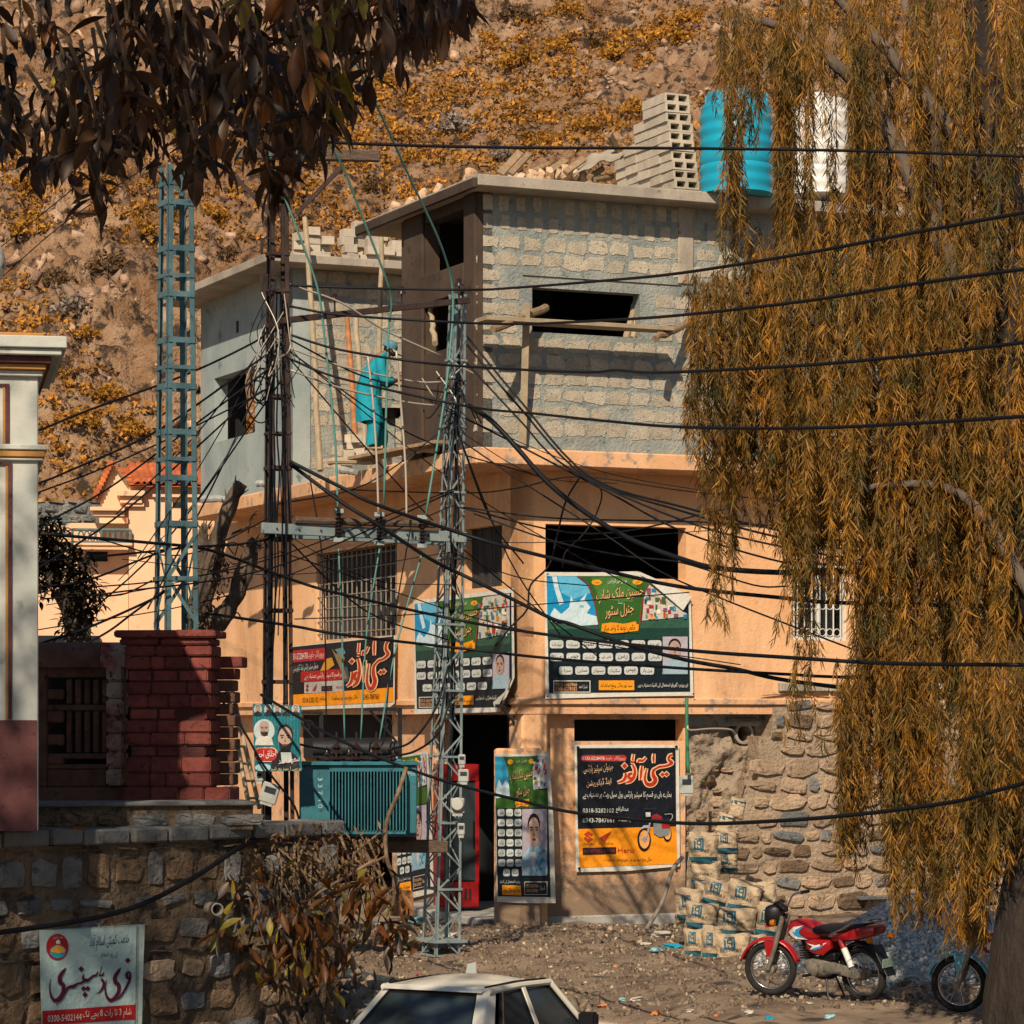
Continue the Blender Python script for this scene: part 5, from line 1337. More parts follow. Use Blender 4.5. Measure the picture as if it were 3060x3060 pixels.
# --- lopped dead tree beside the rusty pole
M_dead = mat('dead_bark', '#3f352d', '#6a5b4c', '#241f1b', s=5, s3=10, bump=1.2, bs=18, bd=.06, stretch=(1, 1, .3))
dt_b = P(600, 2150, 36.8)
dt = empty('lopped_tree', (dt_b.x, dt_b.y, gz1(dt_b.x, dt_b.y)), 0, 'lopped dead tree with ragged cut limbs between pylon and rusty pole', 'tree')
def rough_limb(pts, r0, r1, name, parent, ragged=True):
    q = smooth_path([P(*p) for p in pts], 7); n = len(q)
    mb = MB().tube(q, [r0 + (r1 - r0) * i / (n - 1) for i in range(n)], 11)
    mb.v = [tuple(Vector(v) + Vector((fbm(v[0]*6, v[1]*6, v[2]*3, 3), fbm(v[0]*6+5, v[1]*6, v[2]*3, 3), fbm(v[0]*6, v[1]*6+7, v[2]*3, 3))) * .05) for v in mb.v]
    o = part_world(mb, name, M_dead, parent, smooth='all')
    if ragged:
        e = q[-1]
        for k in range(16):
            a = k * .4; d = (q[-1] - q[-3]).normalized(); s_ = frame(d)[0] * math.cos(a * 2.1) + frame(d)[1] * math.sin(a * 2.1)
            b = e - d * random.uniform(.0, .35) + s_ * r1 * .8
            part_world(MB().tube([b, b + d * random.uniform(.05, .14) + s_ * random.uniform(.02, .09)], [.016, .003], 4), 'splinter', M_dead, parent)
rough_limb([(575, 2160, 36.8), (590, 1960, 36.8), (606, 1800, 36.8), (640, 1640, 36.8), (680, 1530, 36.8), (715, 1440, 36.8)], .17, .085, 'trunk', dt)
rough_limb([(590, 1890, 36.7), (650, 1858, 36.7), (705, 1780, 36.7), (735, 1690, 36.7), (770, 1610, 36.7)], .13, .075, 'limb', dt)
rough_limb([(612, 1740, 36.9), (606, 1650, 36.9), (613, 1570, 36.9)], .09, .06, 'limb', dt)
for k in range(12):
    p0 = P(random.uniform(610, 750), random.uniform(1560, 1860), 36.7); p1 = p0 + Vector((random.uniform(-.3, .5), random.uniform(-.2, .1), random.uniform(-.2, .35)))
    part_world(MB().tube(smooth_path([p0, (p0 + p1) / 2 + Vector((0, 0, .06)), p1], 4), .009, 5), 'twig', M_stem, dt)
items = []
for k in range(240):
    px = random.choice([random.gauss(655, 14), random.gauss(600, 26)]); py = random.gauss(1700, 40) if px > 635 else random.gauss(1850, 30)
    items.append((P(px, py, 36.5 + random.uniform(-.2, .2)), Matrix.Rotation(random.uniform(0, 6.28), 3, 'Z') @ Matrix.Rotation(random.uniform(.2, 1.6), 3, 'X'), random.uniform(.07, .12)))
leaf_mass(items, 'shoots', M_leaf_da, dt, Vector(dt.location))

# --- dark bushy tree behind the screen wall
bb = P(225, 2100, 33.6)
bs_ = empty('bushy_tree', (bb.x, bb.y, gz1(bb.x, bb.y)), 0, 'dark dense leafed small tree behind the brick screen wall', 'tree')
part_world(MB().tube(smooth_path([P(235, 2200, 33.6), P(232, 1900, 33.6), P(215, 1820, 33.6), P(180, 1760, 33.6)], 5), [.17 - .004 * i for i in range(16)], 10), 'trunk', M_dead, bs_, smooth='all')
items = []
for (cx, cy, rx, ry, n_) in ((190, 1690, 90, 75, 620), (250, 1790, 62, 70, 420), (140, 1590, 60, 55, 300), (225, 1870, 50, 50, 200), (110, 1720, 70, 80, 300), (60, 1640, 80, 90, 300)):
    for k in range(n_):
        u = Vector((random.gauss(0, 1), random.gauss(0, 1), random.gauss(0, 1))).normalized() * random.random() ** .35
        p = P(cx + u.x * rx, cy - u.z * ry, 33.6) + Vector((0, u.y * .4, 0))
        items.append((p, Matrix.Rotation(random.uniform(0, 6.28), 3, 'Z') @ Matrix.Rotation(random.uniform(.3, 2.2), 3, 'X'), random.uniform(.09, .16)))
M_leaf_dk = mat('leaf_blackish', '#1f1c15', '#33291a', s=2, bump=0, rough=.6, rnd=.5, attr=True, trans=.1)
leaf_mass(items, 'crown', M_leaf_dk, bs_, Vector(bs_.location))

# --- creeper spilling over the left stone wall
cr0 = P(900, 2950, 31.0)
cr = empty('creeper', (cr0.x, cr0.y, gz1(cr0.x, cr0.y)), 0, 'half dead creeper with bronze leaves spilling over the stone wall end', 'plant')
M_dry = mat('dry_stem', '#5a4836', '#84705a', s=8, bump=.5, bs=40)
for k in range(64):
    x = random.uniform(600, 1130); y = random.uniform(2480, 2600); Y = 30.4 + (x - 600) * .0016
    x2, y2 = x + random.gauss(30, 60), y + random.uniform(90, 330)
    part_world(MB().tube(smooth_path([P(x, y, Y), P((x + x2) / 2 + random.gauss(0, 22), (y + y2) / 2, Y - .25), P(x2, y2, Y - .2)], 4), [random.uniform(.008, .022) * (1 - .08 * i) for i in range(9)], 5), 'stem', M_dry, cr)
for (pts, r_) in (([(1170, 2720, 30.6), (1180, 2640, 30.5), (1155, 2560, 30.4), (1155, 2460, 30.4), (1190, 2370, 30.3), (1215, 2292, 30.3)], .024), ([(1000, 2560, 30.5), (1080, 2590, 30.4), (1150, 2560, 30.4)], .016), ([(900, 2700, 30.3), (1000, 2640, 30.2), (1120, 2570, 30.2)], .018), ([(1020, 2800, 30.2), (1130, 2826, 30.1), (1235, 2832, 30)], .012)):
    part_world(MB().tube(smooth_path([P(*p) for p in pts], 5), r_, 6), 'stem', M_dry, cr, smooth='all')
cnt = 0
for (cx, cy, rx, ry, n_) in ((900, 2770, 130, 90, 92), (1080, 2670, 115, 80, 78), (860, 2880, 90, 70, 44), (1180, 2790, 70, 70, 28), (700, 2780, 60, 60, 16), (980, 2890, 80, 60, 26), (740, 2650, 90, 60, 14)):
    for k in range(n_):
        p = P(random.gauss(cx, rx * .6), random.gauss(cy, ry * .6), 30.0 + random.uniform(-.3, .35))
        kind = random.choices('dby', (.38, .5, .12))[0]; ln = random.uniform(.15, .27)
        rot = Matrix.Rotation(random.uniform(0, 6.28), 4, 'Z') @ Matrix.Rotation(random.uniform(.1, 1.1), 4, 'X') @ Matrix.Rotation(random.uniform(-1, 1), 4, 'Z')
        inst('leaf', random.choice(LEAF[kind]), cr, p - Vector(cr.location), rot.to_euler(), (ln, ln, ln)); cnt += 1
items = [(P(random.uniform(600, 1150), random.uniform(2475, 2640), 30.3 + random.uniform(-.2, .4)), Matrix.Rotation(random.uniform(0, 6.28), 3, 'Z') @ Matrix.Rotation(random.uniform(.2, 2.8), 3, 'X'), random.uniform(.05, .11)) for k in range(620)]
M_drym = mat('dry_leaf_mass', '#6a5036', '#8d6c48', s=3, bump=0, rnd=.5, attr=True, trans=.15)
leaf_mass(items, 'dry_leaves', M_drym, cr, Vector(cr.location))

# ================================================================ THINGS ON THE ROOFS AND SCAFFOLD
M_hblock = mat('hollow_block', '#a79c8b', '#b8ac99', '#8a8173', s=5, s3=20, t3=.6, bump=.6, bs=50, rnd=.12)
def hollow_block_mesh(w=.40, d=.36, h=.135, holes=True):
    mb = MB()
    if not holes: mb.box((-w/2, -d/2, 0), (w/2, d/2, h)); return mb.mesh('concrete_block', M_hblock, bevel=.006)
    xs_ = [-w/2, -w*.41, -w*.06, w*.06, w*.41, w/2]; zs_ = [0, h*.2, h*.82, h]
    for i in range(5):
        for j in range(3):
            hole = i in (1, 3) and j == 1
            a, b, c, e = xs_[i], xs_[i+1], zs_[j], zs_[j+1]
            for y in (-d/2, d/2):
                if not hole: mb.add([(a, y, c), (b, y, c), (b, y, e), (a, y, e)], [(0, 1, 2, 3)])
            if hole:
                for q in ([(a, c), (b, c)], [(b, c), (b, e)], [(b, e), (a, e)], [(a, e), (a, c)]):
                    mb.add([(q[0][0], -d/2, q[0][1]), (q[1][0], -d/2, q[1][1]), (q[1][0], d/2, q[1][1]), (q[0][0], d/2, q[0][1])], [(0, 1, 2, 3)])
    mb.add([(-w/2, -d/2, 0), (w/2, -d/2, 0), (w/2, d/2, 0), (-w/2, d/2, 0)], [(3, 2, 1, 0)]); mb.add([(-w/2, -d/2, h), (w/2, -d/2, h), (w/2, d/2, h), (-w/2, d/2, h)], [(0, 1, 2, 3)])
    for s_ in (-1, 1): mb.add([(s_*w/2, -d/2, 0), (s_*w/2, d/2, 0), (s_*w/2, d/2, h), (s_*w/2, -d/2, h)], [(0, 1, 2, 3)])
    me = mb.mesh('concrete_block', M_hblock, fix=False)
    bm = bmesh.new(); bm.from_mesh(me); bmesh.ops.remove_doubles(bm, verts=bm.verts, dist=1e-5); bmesh.ops.recalc_face_normals(bm, faces=bm.faces); bm.to_mesh(me); bm.free()
    return me
hb, sb = hollow_block_mesh(), hollow_block_mesh(.4, .2, .135, False)
aK = pa(2055, 560, .15)[0]; bK = .15
rows_n = [6, 6, 6, 5, 5, 5, 4, 3, 3, 2, 2]
for r_, n_ in enumerate(rows_n):
    for j in range(n_):
        for i in range(1 if r_ > 7 else 1):
            a = aK - r_ * .018 + random.uniform(-.012, .012); b = bK + .18 + j * .365 + random.uniform(-.008, .008)
            holes = r_ not in (1, 5) or j > 0
            o = inst('concrete_block', hb, None, BL(a, b, ZRT + .002 + r_ * .137), (0, 0, TH + random.uniform(-.02, .02)))
            if j == 0: lab = 'hollow concrete block, the %s end block of the stepped stack' % ('lowest', 'second lowest', 'third lowest', 'fourth lowest', 'fifth lowest', 'middle', 'fifth highest', 'fourth highest', 'third highest', 'second highest', 'topmost')[r_]
            else: lab = 'hollow concrete block inside the stepped stack beside the blue tank'
            tag(o, lab, 'block', 'blocks in the stepped stack')
def roofpt(px, py, b): a, z = pa(px, py, b); return BL(a, b, z)
# blocks on the left wing roof
ZW = ZRT - .04
heap = [(x, n) for x, n in ((890, 3), (935, 4), (975, 3), (1030, 4), (1068, 5), (1105, 5), (1140, 4), (1175, 3))]
for x, n in heap:
    for k in range(n):
        a = pa(x + random.uniform(-6, 6), 780, WB + .1)[0]
        o = inst('concrete_block', sb, None, BL(a, WB + random.uniform(-.1, .25), ZW + .003 + k * .138), (0, 0, TH + random.choice([0, 1.57]) * .0 + random.uniform(-.25, .25)), (.52, 1, 1))
        tag(o, 'grey concrete block in the %s pile on the left wing roof' % ('leftmost', 'second from left', 'third from left', 'fourth from left', 'fourth from right', 'third from right', 'second from right', 'rightmost')[[h[0] for h in heap].index(x)], 'block', 'blocks piled on the wing roof')
# rubble stones and timbers on the main roof
M_rst = mat('roof_stone', '#b59678', '#c9ab8c', '#8d7560', s=4, bump=.7, bs=20, rnd=.15)
def rockmesh(seed, m, name='stone'):
    r = random.Random(seed); bm = bmesh.new(); bmesh.ops.create_icosphere(bm, subdivisions=2, radius=.5)
    for v in bm.verts:
        n = mnoise.noise(v.co * 2.3 + Vector((seed * 3.1, 0, 0))); v.co *= 1 + .45 * n
        for ax in range(3): v.co[ax] = max(-.38, min(.38, v.co[ax]))
    me = bpy.data.meshes.new(name); bm.to_mesh(me); bm.free(); me.materials.append(m); return me
rocks = [rockmesh(k, M_rst) for k in range(6)]
for i, (px, py, w, h_) in enumerate([(1265, 552, 50, 30), (1310, 545, 40, 26), (1180, 590, 44, 24), (1225, 572, 36, 22), (1410, 505, 54, 32), (1400, 520, 60, 20), (1620, 530, 46, 26), (1660, 528, 40, 30), (1700, 535, 50, 30), (1735, 535, 40, 28), (1590, 524, 40, 18),
                                (1645, 512, 48, 28), (1690, 508, 48, 28), (1720, 496, 46, 30), (1670, 498, 44, 28), (1700, 484, 42, 26), (1600, 512, 44, 26), (1755, 500, 40, 28), (1630, 500, 40, 24), (1750, 528, 36, 26), (1555, 522, 34, 16)]):
    left = px < 1440
    p = (lambda: BL(-.1, pb(px, py, -.1)[0], 0))() if left else BL(pa(px, py, -.3)[0], -.3 + .02 * i % .2, 0)
    k = p.y / F
    o = inst('roof_stone', rocks[i % 6], None, (p.x, p.y, ZRT + h_ * k * .38 + (max(0, 528 - py) * k * .7 if not left and py < 518 else 0)), (random.random() * 3, random.random() * 3, random.random() * 3), (w * k * 1.15, w * k * .9, h_ * k * 1.15))
    tag(o, 'pale rubble stone lying on the %s' % ('brown roof edge left of the corner' if left else 'roof slab front among the timbers'), 'stone', 'stones on the roof ' + ('left' if left else 'right'))
for i, (x0, y0, x1, y1, w, nm) in enumerate([(1495, 520, 1555, 455, 24, 'broad weathered plank tilted up on the roof, left one'), (1525, 520, 1582, 458, 20, 'narrow weathered plank tilted up on the roof, right one'), (1570, 522, 1640, 492, 18, 'short round log lying on the roof beside the planks'), (1640, 512, 1690, 480, 22, 'squared timber leaning on the rubble'),
                                      (1690, 515, 1745, 475, 20, 'timber offcut resting under the tarpaulin edge'), (1760, 530, 1800, 505, 18, 'log end poking out under the tarpaulin, upper one'), (1775, 540, 1830, 530, 17, 'log end poking out under the tarpaulin, lower one'), (1822, 402, 1858, 470, 20, 'short plank standing upright behind the tarpaulin')]):
    p0, p1 = P(x0, y0, 41.95 + .05 * i), P(x1, y1, 42.3 + .05 * i)
    lowz = min(p0.z, p1.z)
    if i < 7 and lowz < ZRT + .04: dz = ZRT + .05 - lowz; p0.z += dz; p1.z += dz
    mb = MB()
    if 'log' in nm: mb.tube([p0, p1], w * 42 / F / 2, 9)
    else: mb.beam(p0, p1, w * 42 / F, .045, up=(0, -1, .4))
    o = mb.build('timber', M_wood, bevel=0 if 'log' in nm else .006); tag(o, nm, 'timber', 'timbers on the roof')
mb = MB()
def tarp(u, v):
    px = 1722 + u * 138 + 6 * math.sin(v * 5); top = 492 - 44 * math.sin(min(1, u * 1.15) * 1.7) ; py = top + v * (38 - 8 * u) + 5 * math.sin(u * 14 + v * 3)
    return P(px, py, 42.2 + .5 * (1 - v) + .08 * math.sin(u * 11))
mb.grid(tarp, 26, 10)
o = mb.build('tarpaulin', mat('white_tarp', '#8f8676', '#a59a86', '#6e5e4e', s=3, s3=6, t3=.62, bump=.3, rough=.5), smooth='all', fix=False); tag(o, 'crumpled white tarpaulin sheet thrown over timbers on the roof', 'tarpaulin')
sm = o.modifiers.new('thick', 'SOLIDIFY'); sm.thickness = .012
# water tanks
def ribbed_tank(name, px, py_top, py_bot, wpx, Y, m, label, m2=None):
    k = Y / F; R_ = wpx * k / 2; h_ = (py_bot - py_top) * k
    p = P(px, py_bot, Y); t = empty(name, p, 0, label, 'tank')
    prof = [(R_ * .93, 0)]
    z = .0
    n = 26
    for i in range(n + 1):
        z = h_ * .80 * i / n; g = (i % 4 in (1, 2)) and not (9 < i < 13)
        prof.append((R_ * (.965 if g else 1.0), z + .005))
    prof += [(R_ * .97, h_ * .825), (R_ * .88, h_ * .87), (R_ * .82, h_ * .885), (R_ * .80, h_ * .965), (R_ * .74, h_ * .985), (R_ * .4, h_), (.01, h_)]
    MB().lathe(prof, 40).build('shell', m, t, smooth=True)
    MB().lathe([(R_ * .30, h_), (R_ * .32, h_ + .02), (R_ * .32, h_ + .06), (R_ * .2, h_ + .09), (.01, h_ + .095)], 24).build('lid', m2 or m, t, smooth=True)
    for a in range(6):
        MB().box((-.03, -R_ * .86, h_ * .885), (.03, -R_ * .74, h_ * .97)).build('lug', m, t, rot=(0, 0, a * 1.047 + .3), bevel=.01)
    return t
M_tank = mat('turquoise_plastic', '#0f87a3', '#1593ae', s=1.5, bump=.03, rough=.38, spec=.5)
ribbed_tank('water_tank', 2201, 275, 584, 222, 43.2, M_tank, 'ribbed turquoise plastic water tank beside the block stack on the roof')
ribbed_tank('water_tank', 2448, 296, 590, 200, 44.6, mat('white_plastic', '#c8c6c0', '#d6d3cc', s=2, bump=.03, rough=.4), 'white water tank half hidden by the willow on the roof')
tk = hill_hit(893, 200); o = ribbed_tank('water_tank', 895, 118, 206, 68, tk.y - .3, mat('pale_tank', '#bcc0c2', '#cfd0cf', s=2, bump=.03, rough=.5), 'small pale tank glimpsed high on the hill between dark leaves')

# scaffold in front of the upper window
def scaf(name, p0, p1, r, label, cat, m=None, board=None):
    mb = MB()
    if board: mb.beam(p0, p1, board[0], board[1], up=board[2])
    else:
        n = 9; q = [Vector(p0).lerp(Vector(p1), i / (n - 1)) + Vector((random.gauss(0, .008), random.gauss(0, .008), random.gauss(0, .008))) for i in range(n)]
        mb.tube(q, [r * (1.1 - .2 * i / n) for i in range(n)], 9)
    o = mb.build(name, m or M_wood, smooth=False if board else True, bevel=.004 if board else 0); return tag(o, label, cat)
def AB(px, py, b): a, z = pa(px, py, b); return BL(a, b, z)
scaf('scaffold_post', AB(1562, 1332, -.06), AB(1574, 905, -.42), .05, 'upright sawn timber post beside the upper window', 'post', M_bamboo, (.10, .055, (0, -1, 0)))
scaf('scaffold_board', AB(1440, 953, -.48), AB(1998, 986, -.48), .05, 'long scaffold board running below the upper window', 'board', M_bamboo, (.34, .06, (0, 0, 1)))
scaf('scaffold_log', AB(1632, 922, -.0), AB(1474, 984, -.85), .055, 'round log bracket jutting out left of the upper window', 'log')
scaf('scaffold_log', AB(2075, 958, -.0), AB(1958, 1010, -.75), .05, 'round log bracket jutting out right of the upper window', 'log')
scaf('scaffold_pole', AB(1870, 1014, .1), AB(1898, 900, .28), .045, 'stick leaning inside the upper window, left one', 'pole', M_bamboo)
scaf('scaffold_pole', AB(1888, 1014, .1), AB(1912, 905, .28), .04, 'stick leaning inside the upper window, right one', 'pole', M_bamboo)
# poles against the left wing and the stair tower
for (x0, y0, x1, y1, Y0, Y1, r, lab) in [(958, 1405, 912, 650, 46.8, 48.2, .045, 'long bamboo pole leaning on the left wing roof'), (1128, 1370, 1140, 700, 46.3, 47.0, .04, 'upright bamboo pole left of the stair tower'), (1092, 1340, 1062, 945, 46.8, 48.3, .045, 'pale scaffold pole behind the man, right one'),
                                 (1066, 1350, 1038, 945, 46.9, 48.4, .045, 'rusty scaffold pole behind the man, left one'), (1300, 1030, 1288, 920, 43.3, 43.8, .04, 'stick propped in the stair tower opening')]:
    scaf('scaffold_pole', P(x0, y0, Y0), P(x1, y1, Y1), r, lab, 'pole', M_bamboo if 'rusty' not in lab else mat('rusty_pole', '#8a5a38', '#a8744a', s=5, bump=.4))
# planks and pipes under the man, lying on the slab
bz = Z1T
def onslab(px, py, Y): return P(px, py, Y)
scaf('plank', P(1072, 1372, 44.6), P(1335, 1322, 43.0), .05, 'wide shuttering plank under the man along the slab edge', 'plank', M_wood, (.42, .05, (0, 0, 1)))
scaf('log', P(1194, 1343, 44.0), P(1306, 1342, 43.2), .055, 'pale log lying on the plank right of the man feet', 'log', M_bamboo)
scaf('log', P(985, 1378, 45.2), P(1118, 1380, 44.4), .05, 'pale log lying at the slab edge left of the man feet', 'log', M_bamboo)
scaf('pipe', P(1022, 1406, 44.9), P(1062, 1408, 44.5), .05, 'short grey pipe stub jutting from the peach slab', 'pipe', M_lgrey)
scaf('pipe', P(607, 1492, 51.2), P(682, 1492, 50.5), .06, 'grey drain pipe jutting from the grey plastered wing', 'pipe', M_lgrey)
scaf('pipe', P(768, 1445, 48.6), P(806, 1446, 48.3), .05, 'short grey drain pipe between wing and terrace', 'pipe', M_lgrey)
for i, (px, py) in enumerate([(1040, 1356), (1052, 1330), (1058, 1350), (1066, 1310), (1074, 1340), (1046, 1310), (1082, 1362), (1036, 1378)]):
    o = inst('concrete_block', sb, None, P(px, py + 14, 45.6 + .1 * (i % 3)), (0, 0, random.uniform(-.3, .3)), (.42, .8, .9)); tag(o, 'broken grey block in the heap left of the man feet', 'block', 'broken blocks by the man')
o = MB().box((-.09, -.1, 0), (.09, .1, .62)).build('concrete_block', M_mortar, loc=P(1163, 1348, 45.0), bevel=.01); tag(o, 'tall narrow block upended under the black basin', 'block')
o = MB().lathe([(.10, 0), (.19, .12), (.21, .13), (.2, .135), (.17, .12), (.09, .015)], 20, cap=True).build('mortar_basin', mat('black_rubber', '#16161a', rough=.6, bump=.1), loc=P(1171, 1249, 44.85), smooth=True); tag(o, 'black rubber mortar basin in front of the man knees', 'basin')

# ================================================================ THE MAN ON THE SCAFFOLD
YM = 44.7; km = YM / F
man = empty('person', P(1110, 1346, YM), 0, 'man in turquoise tunic and trousers with cap bending to work on wires', 'person')
def mp(px, py, y=0.0): return ((px - 1110) * km, y, (1346 - py) * km)
M_skin = mat('skin', '#7a4c30', '#8a5838', s=9, bump=.05, rough=.55)
M_turq = mat('turquoise_cloth', '#0e7f90', '#1490a2', '#0b6c7c', s=3, s3=7, t3=.62, bump=.5, bs=12, bd=.03, rough=.8)
SV, SE, SR = [], [], []
def chain(pts, rr, start=None):
    prev = start
    for p, r in zip(pts, rr):
        SV.append(p); SR.append(r); i = len(SV) - 1
        if prev is not None: SE.append((prev, i))
        prev = i
    return prev
pel = chain([mp(1103, 1182)], [.12])
sp_ = chain([mp(1108, 1140), mp(1126, 1092), mp(1142, 1066)], [.11, .14, .10], pel)
hd = chain([mp(1156, 1056), mp(1165, 1048), mp(1168, 1036)], [.055, .085, .088], sp_)
chain([mp(1176, 1054)], [.045], hd - 1); chain([mp(1184, 1048)], [.016], hd)
for s_, dy in ((-1, -.17), (1, .17)):
    el = chain([mp(1136, 1076, dy), mp(1141, 1112, dy * 1.15), mp(1148, 1140, dy * 1.1), mp(1172, 1138, dy * .7), mp(1188, 1134, dy * .45)], [.06, .05, .045, .038, .03], sp_)
    pm = chain([mp(1197, 1131, dy * .35)], [(.035, .02)], el)
    for f in range(4): chain([mp(1203 + f % 2, 1127 + f * 3, dy * .33 + (f - 1.5) * .012), mp(1208 + (1 - abs(f - 1.5)) * 2, 1128 + f * 3, dy * .3 + (f - 1.5) * .012)], [.011, .009], pm)
    chain([mp(1196, 1124, dy * .3), mp(1201, 1121, dy * .25)], [.012, .010], pm)
    kx = (1128, 1262) if s_ > 0 else (1112, 1266); fx = (1120, 1334) if s_ > 0 else (1108, 1332)
    lg = chain([mp(1104, 1200, dy * .55), mp(kx[0], kx[1], dy * .6), mp(fx[0], fx[1] - 6, dy * .6)], [.09, .06, .042], pel)
    chain([mp(fx[0] + 4, 1339, dy * .6), mp(fx[0] + 20, 1341, dy * .65)], [.04, .03], lg)
inst('body', skin_mesh('body', SV, SE, SR, M_skin), man)
def loft(secs, n=20, wrinkle=.012, seed=0):
    mb = MB(); base = 0
    for (cx, cy, cz, rx, ry) in secs:
        for k in range(n):
            a = 2 * math.pi * k / n; w = 1 + wrinkle * 6 * math.sin(a * 5 + cz * 9 + seed) * .5 + wrinkle * 5 * math.sin(a * 9 + cz * 5)
            mb.v.append((cx + rx * w * math.cos(a), cy + ry * w * math.sin(a), cz + .012 * math.sin(a * 3 + seed)))
    for i in range(len(secs) - 1):
        for k in range(n):
            a, b = i * n + k, i * n + (k + 1) % n; mb.f.append((a, b, b + n, a + n)); mb.m.append(0)
    return mb
def sec(px, py, rx, ry, y=0): p = mp(px, py, y); return (p[0], p[1], p[2], rx, ry)
kz = loft([sec(1107, 1262, .20, .25), sec(1105, 1235, .195, .24), sec(1102, 1205, .19, .225), sec(1101, 1175, .185, .215), sec(1105, 1145, .175, .205), sec(1116, 1112, .17, .21), sec(1129, 1084, .135, .21), sec(1140, 1066, .10, .17), sec(1149, 1056, .06, .08), sec(1153, 1052, .052, .06)], 24, .016)
kz.build('tunic', M_turq, man, smooth='all')
for s_ in (-1, 1):
    dy = .17 * s_
    MB().tube(smooth_path([mp(1138, 1072, dy * .9), mp(1140, 1096, dy * 1.12), mp(1145, 1122, dy * 1.15), mp(1151, 1141, dy * 1.1), mp(1166, 1139, dy * .8), mp(1174, 1137, dy * .7)], 4), [.085, .084, .082, .08, .078, .076, .075, .074, .073, .072, .072, .07, .07, .068, .066, .063, .06, .058, .056, .055, .055], 14).build('sleeve', M_turq, man, smooth='all')
    q = [(1104, 1195), (1110, 1235), (1119, 1265), (1116, 1300), (1112, 1332)] if s_ < 0 else [(1106, 1195), (1118, 1235), (1130, 1265), (1126, 1300), (1124, 1330)]
    loft([sec(x, y, .115 - .006 * i, .12 - .006 * i, dy * .6) for i, (x, y) in enumerate(q)], 18, .014, s_).build('trouser_leg', M_turq, man, smooth='all')
    MB().box((-.07, -.05, 0), (.17, .05, .035)).build('sandal', mat('sandal', '#8c7a62', '#9d8a70', s=6, bump=.2), man, loc=mp(q[-1][0], 1345, dy * .62), bevel=.012)
M_cap = mat('blue_cap', '#3f6a7c', '#56808f', s=6, bump=.2)
cp_ = mp(1166, 1036); bm = bmesh.new(); bmesh.ops.create_uvsphere(bm, u_segments=18, v_segments=12, radius=.104)
bmesh.ops.delete(bm, geom=[v for v in bm.verts if v.co.z < -.03], context='VERTS')
me = bpy.data.meshes.new('cap'); bm.to_mesh(me); bm.free(); me.materials.append(M_cap); me.polygons.foreach_set('use_smooth', [True] * len(me.polygons))
cap = inst('cap', me, man, cp_, (0, R(28), 0), (1.12, 1, 1))
def visor(u, v): a = (u - .5) * 2.2; r_ = .10 + .12 * v * math.cos(a * .75); return (r_ * math.cos(a), r_ * math.sin(a) * .95, .0 - .03 * v - .02 * abs(a))
MB().grid(visor, 10, 3).build('visor', mat('pale_visor', '#8f9c9c', '#a4aeac', s=6, bump=.1), cap, fix=False, smooth='all')
bm = bmesh.new(); bmesh.ops.create_uvsphere(bm, u_segments=16, v_segments=10, radius=.094)
bmesh.ops.delete(bm, geom=[v for v in bm.verts if v.co.x > .035 or v.co.z > .05], context='VERTS')
me = bpy.data.meshes.new('hair'); bm.to_mesh(me); bm.free(); me.materials.append(mat('black_hair', '#14110f', rough=.6, bump=.2)); inst('hair', me, man, mp(1166, 1044), (0, R(25), 0), (1.05, 1.02, 1.1))
bm = bmesh.new(); bmesh.ops.create_uvsphere(bm, u_segments=12, v_segments=8, radius=.05)
me = bpy.data.meshes.new('beard'); bm.to_mesh(me); bm.free(); me.materials.append(MATS['black_hair']); inst('beard', me, man, mp(1174, 1057), (0, R(25), 0), (1, .95, .8))
for s_ in (-1, 1):
    bm = bmesh.new(); bmesh.ops.create_uvsphere(bm, u_segments=8, v_segments=6, radius=.012); me = bpy.data.meshes.new('eye'); bm.to_mesh(me); bm.free(); me.materials.append(MATS['black_hair']); inst('eye', me, man, mp(1183, 1043, .032 * s_))
def rag(u, v): p = mp(1204 + 26 * u, 1122 + 14 * v - 3 * u, .0); return (p[0], .04 * math.sin(u * 5) - .05 + .06 * v, p[2])
o = MB().grid(rag, 8, 4).build('paper', mat('white_paper', '#b9b5ab', rough=.7, bump=0), loc=man.location, fix=False, smooth='all'); tag(o, 'crumpled white paper held in the hands of the man', 'paper')

# ================================================================ CEMENT BAGS
M_bag = mat('cement_paper', '#a08c72', '#b39e82', '#857460', s=5, s3=16, t3=.6, bump=1.0, bs=14, bd=.05, rnd=.1)
M_bprint = mat('blue_print', '#174656', '#215666', '#44656e', s=9, s3=30, t3=.58, bump=.3)
BW, BH, BD = .44, .40, .22
def bag_front(x, z):       # y of the front surface for x,z in -1..1
    return -BD / 2 * (max(0, 1 - abs(x) ** 2.6) ** .42) * (max(0, 1 - abs(z) ** 2.8) ** .42) - .008 * math.sin(x * 9 + z * 4) - .008 * math.sin(z * 15 + x * 3)
def bag_mesh():
    mb = MB(); n = 14
    mb.grid(lambda u, v: ((u*2-1) * BW/2 * (1 - .05 * math.cos((v*2-1) * 3)), bag_front(u*2-1, v*2-1), (v*2-1) * BH/2 * (1 - .04 * math.cos((u*2-1) * 4))), n, n)
    mb.grid(lambda u, v: ((1-u*2) * BW/2 * (1 - .05 * math.cos((v*2-1) * 3)), -bag_front(1-u*2, v*2-1), (v*2-1) * BH/2 * (1 - .04 * math.cos((u*2-1) * 4))), n, n)
    return mb.mesh('cement_bag', M_bag, smooth='all', fix=False)
def patch(x0, x1, z0, z1, off=.004, nx=8, nz_=4):
    return MB().grid(lambda u, v: ((x0 + (x1-x0)*u) * BW/2, bag_front(x0 + (x1-x0)*u, z0 + (z1-z0)*v) - off, (z0 + (z1-z0)*v) * BH/2), nx, nz_)
bag_me = bag_mesh()
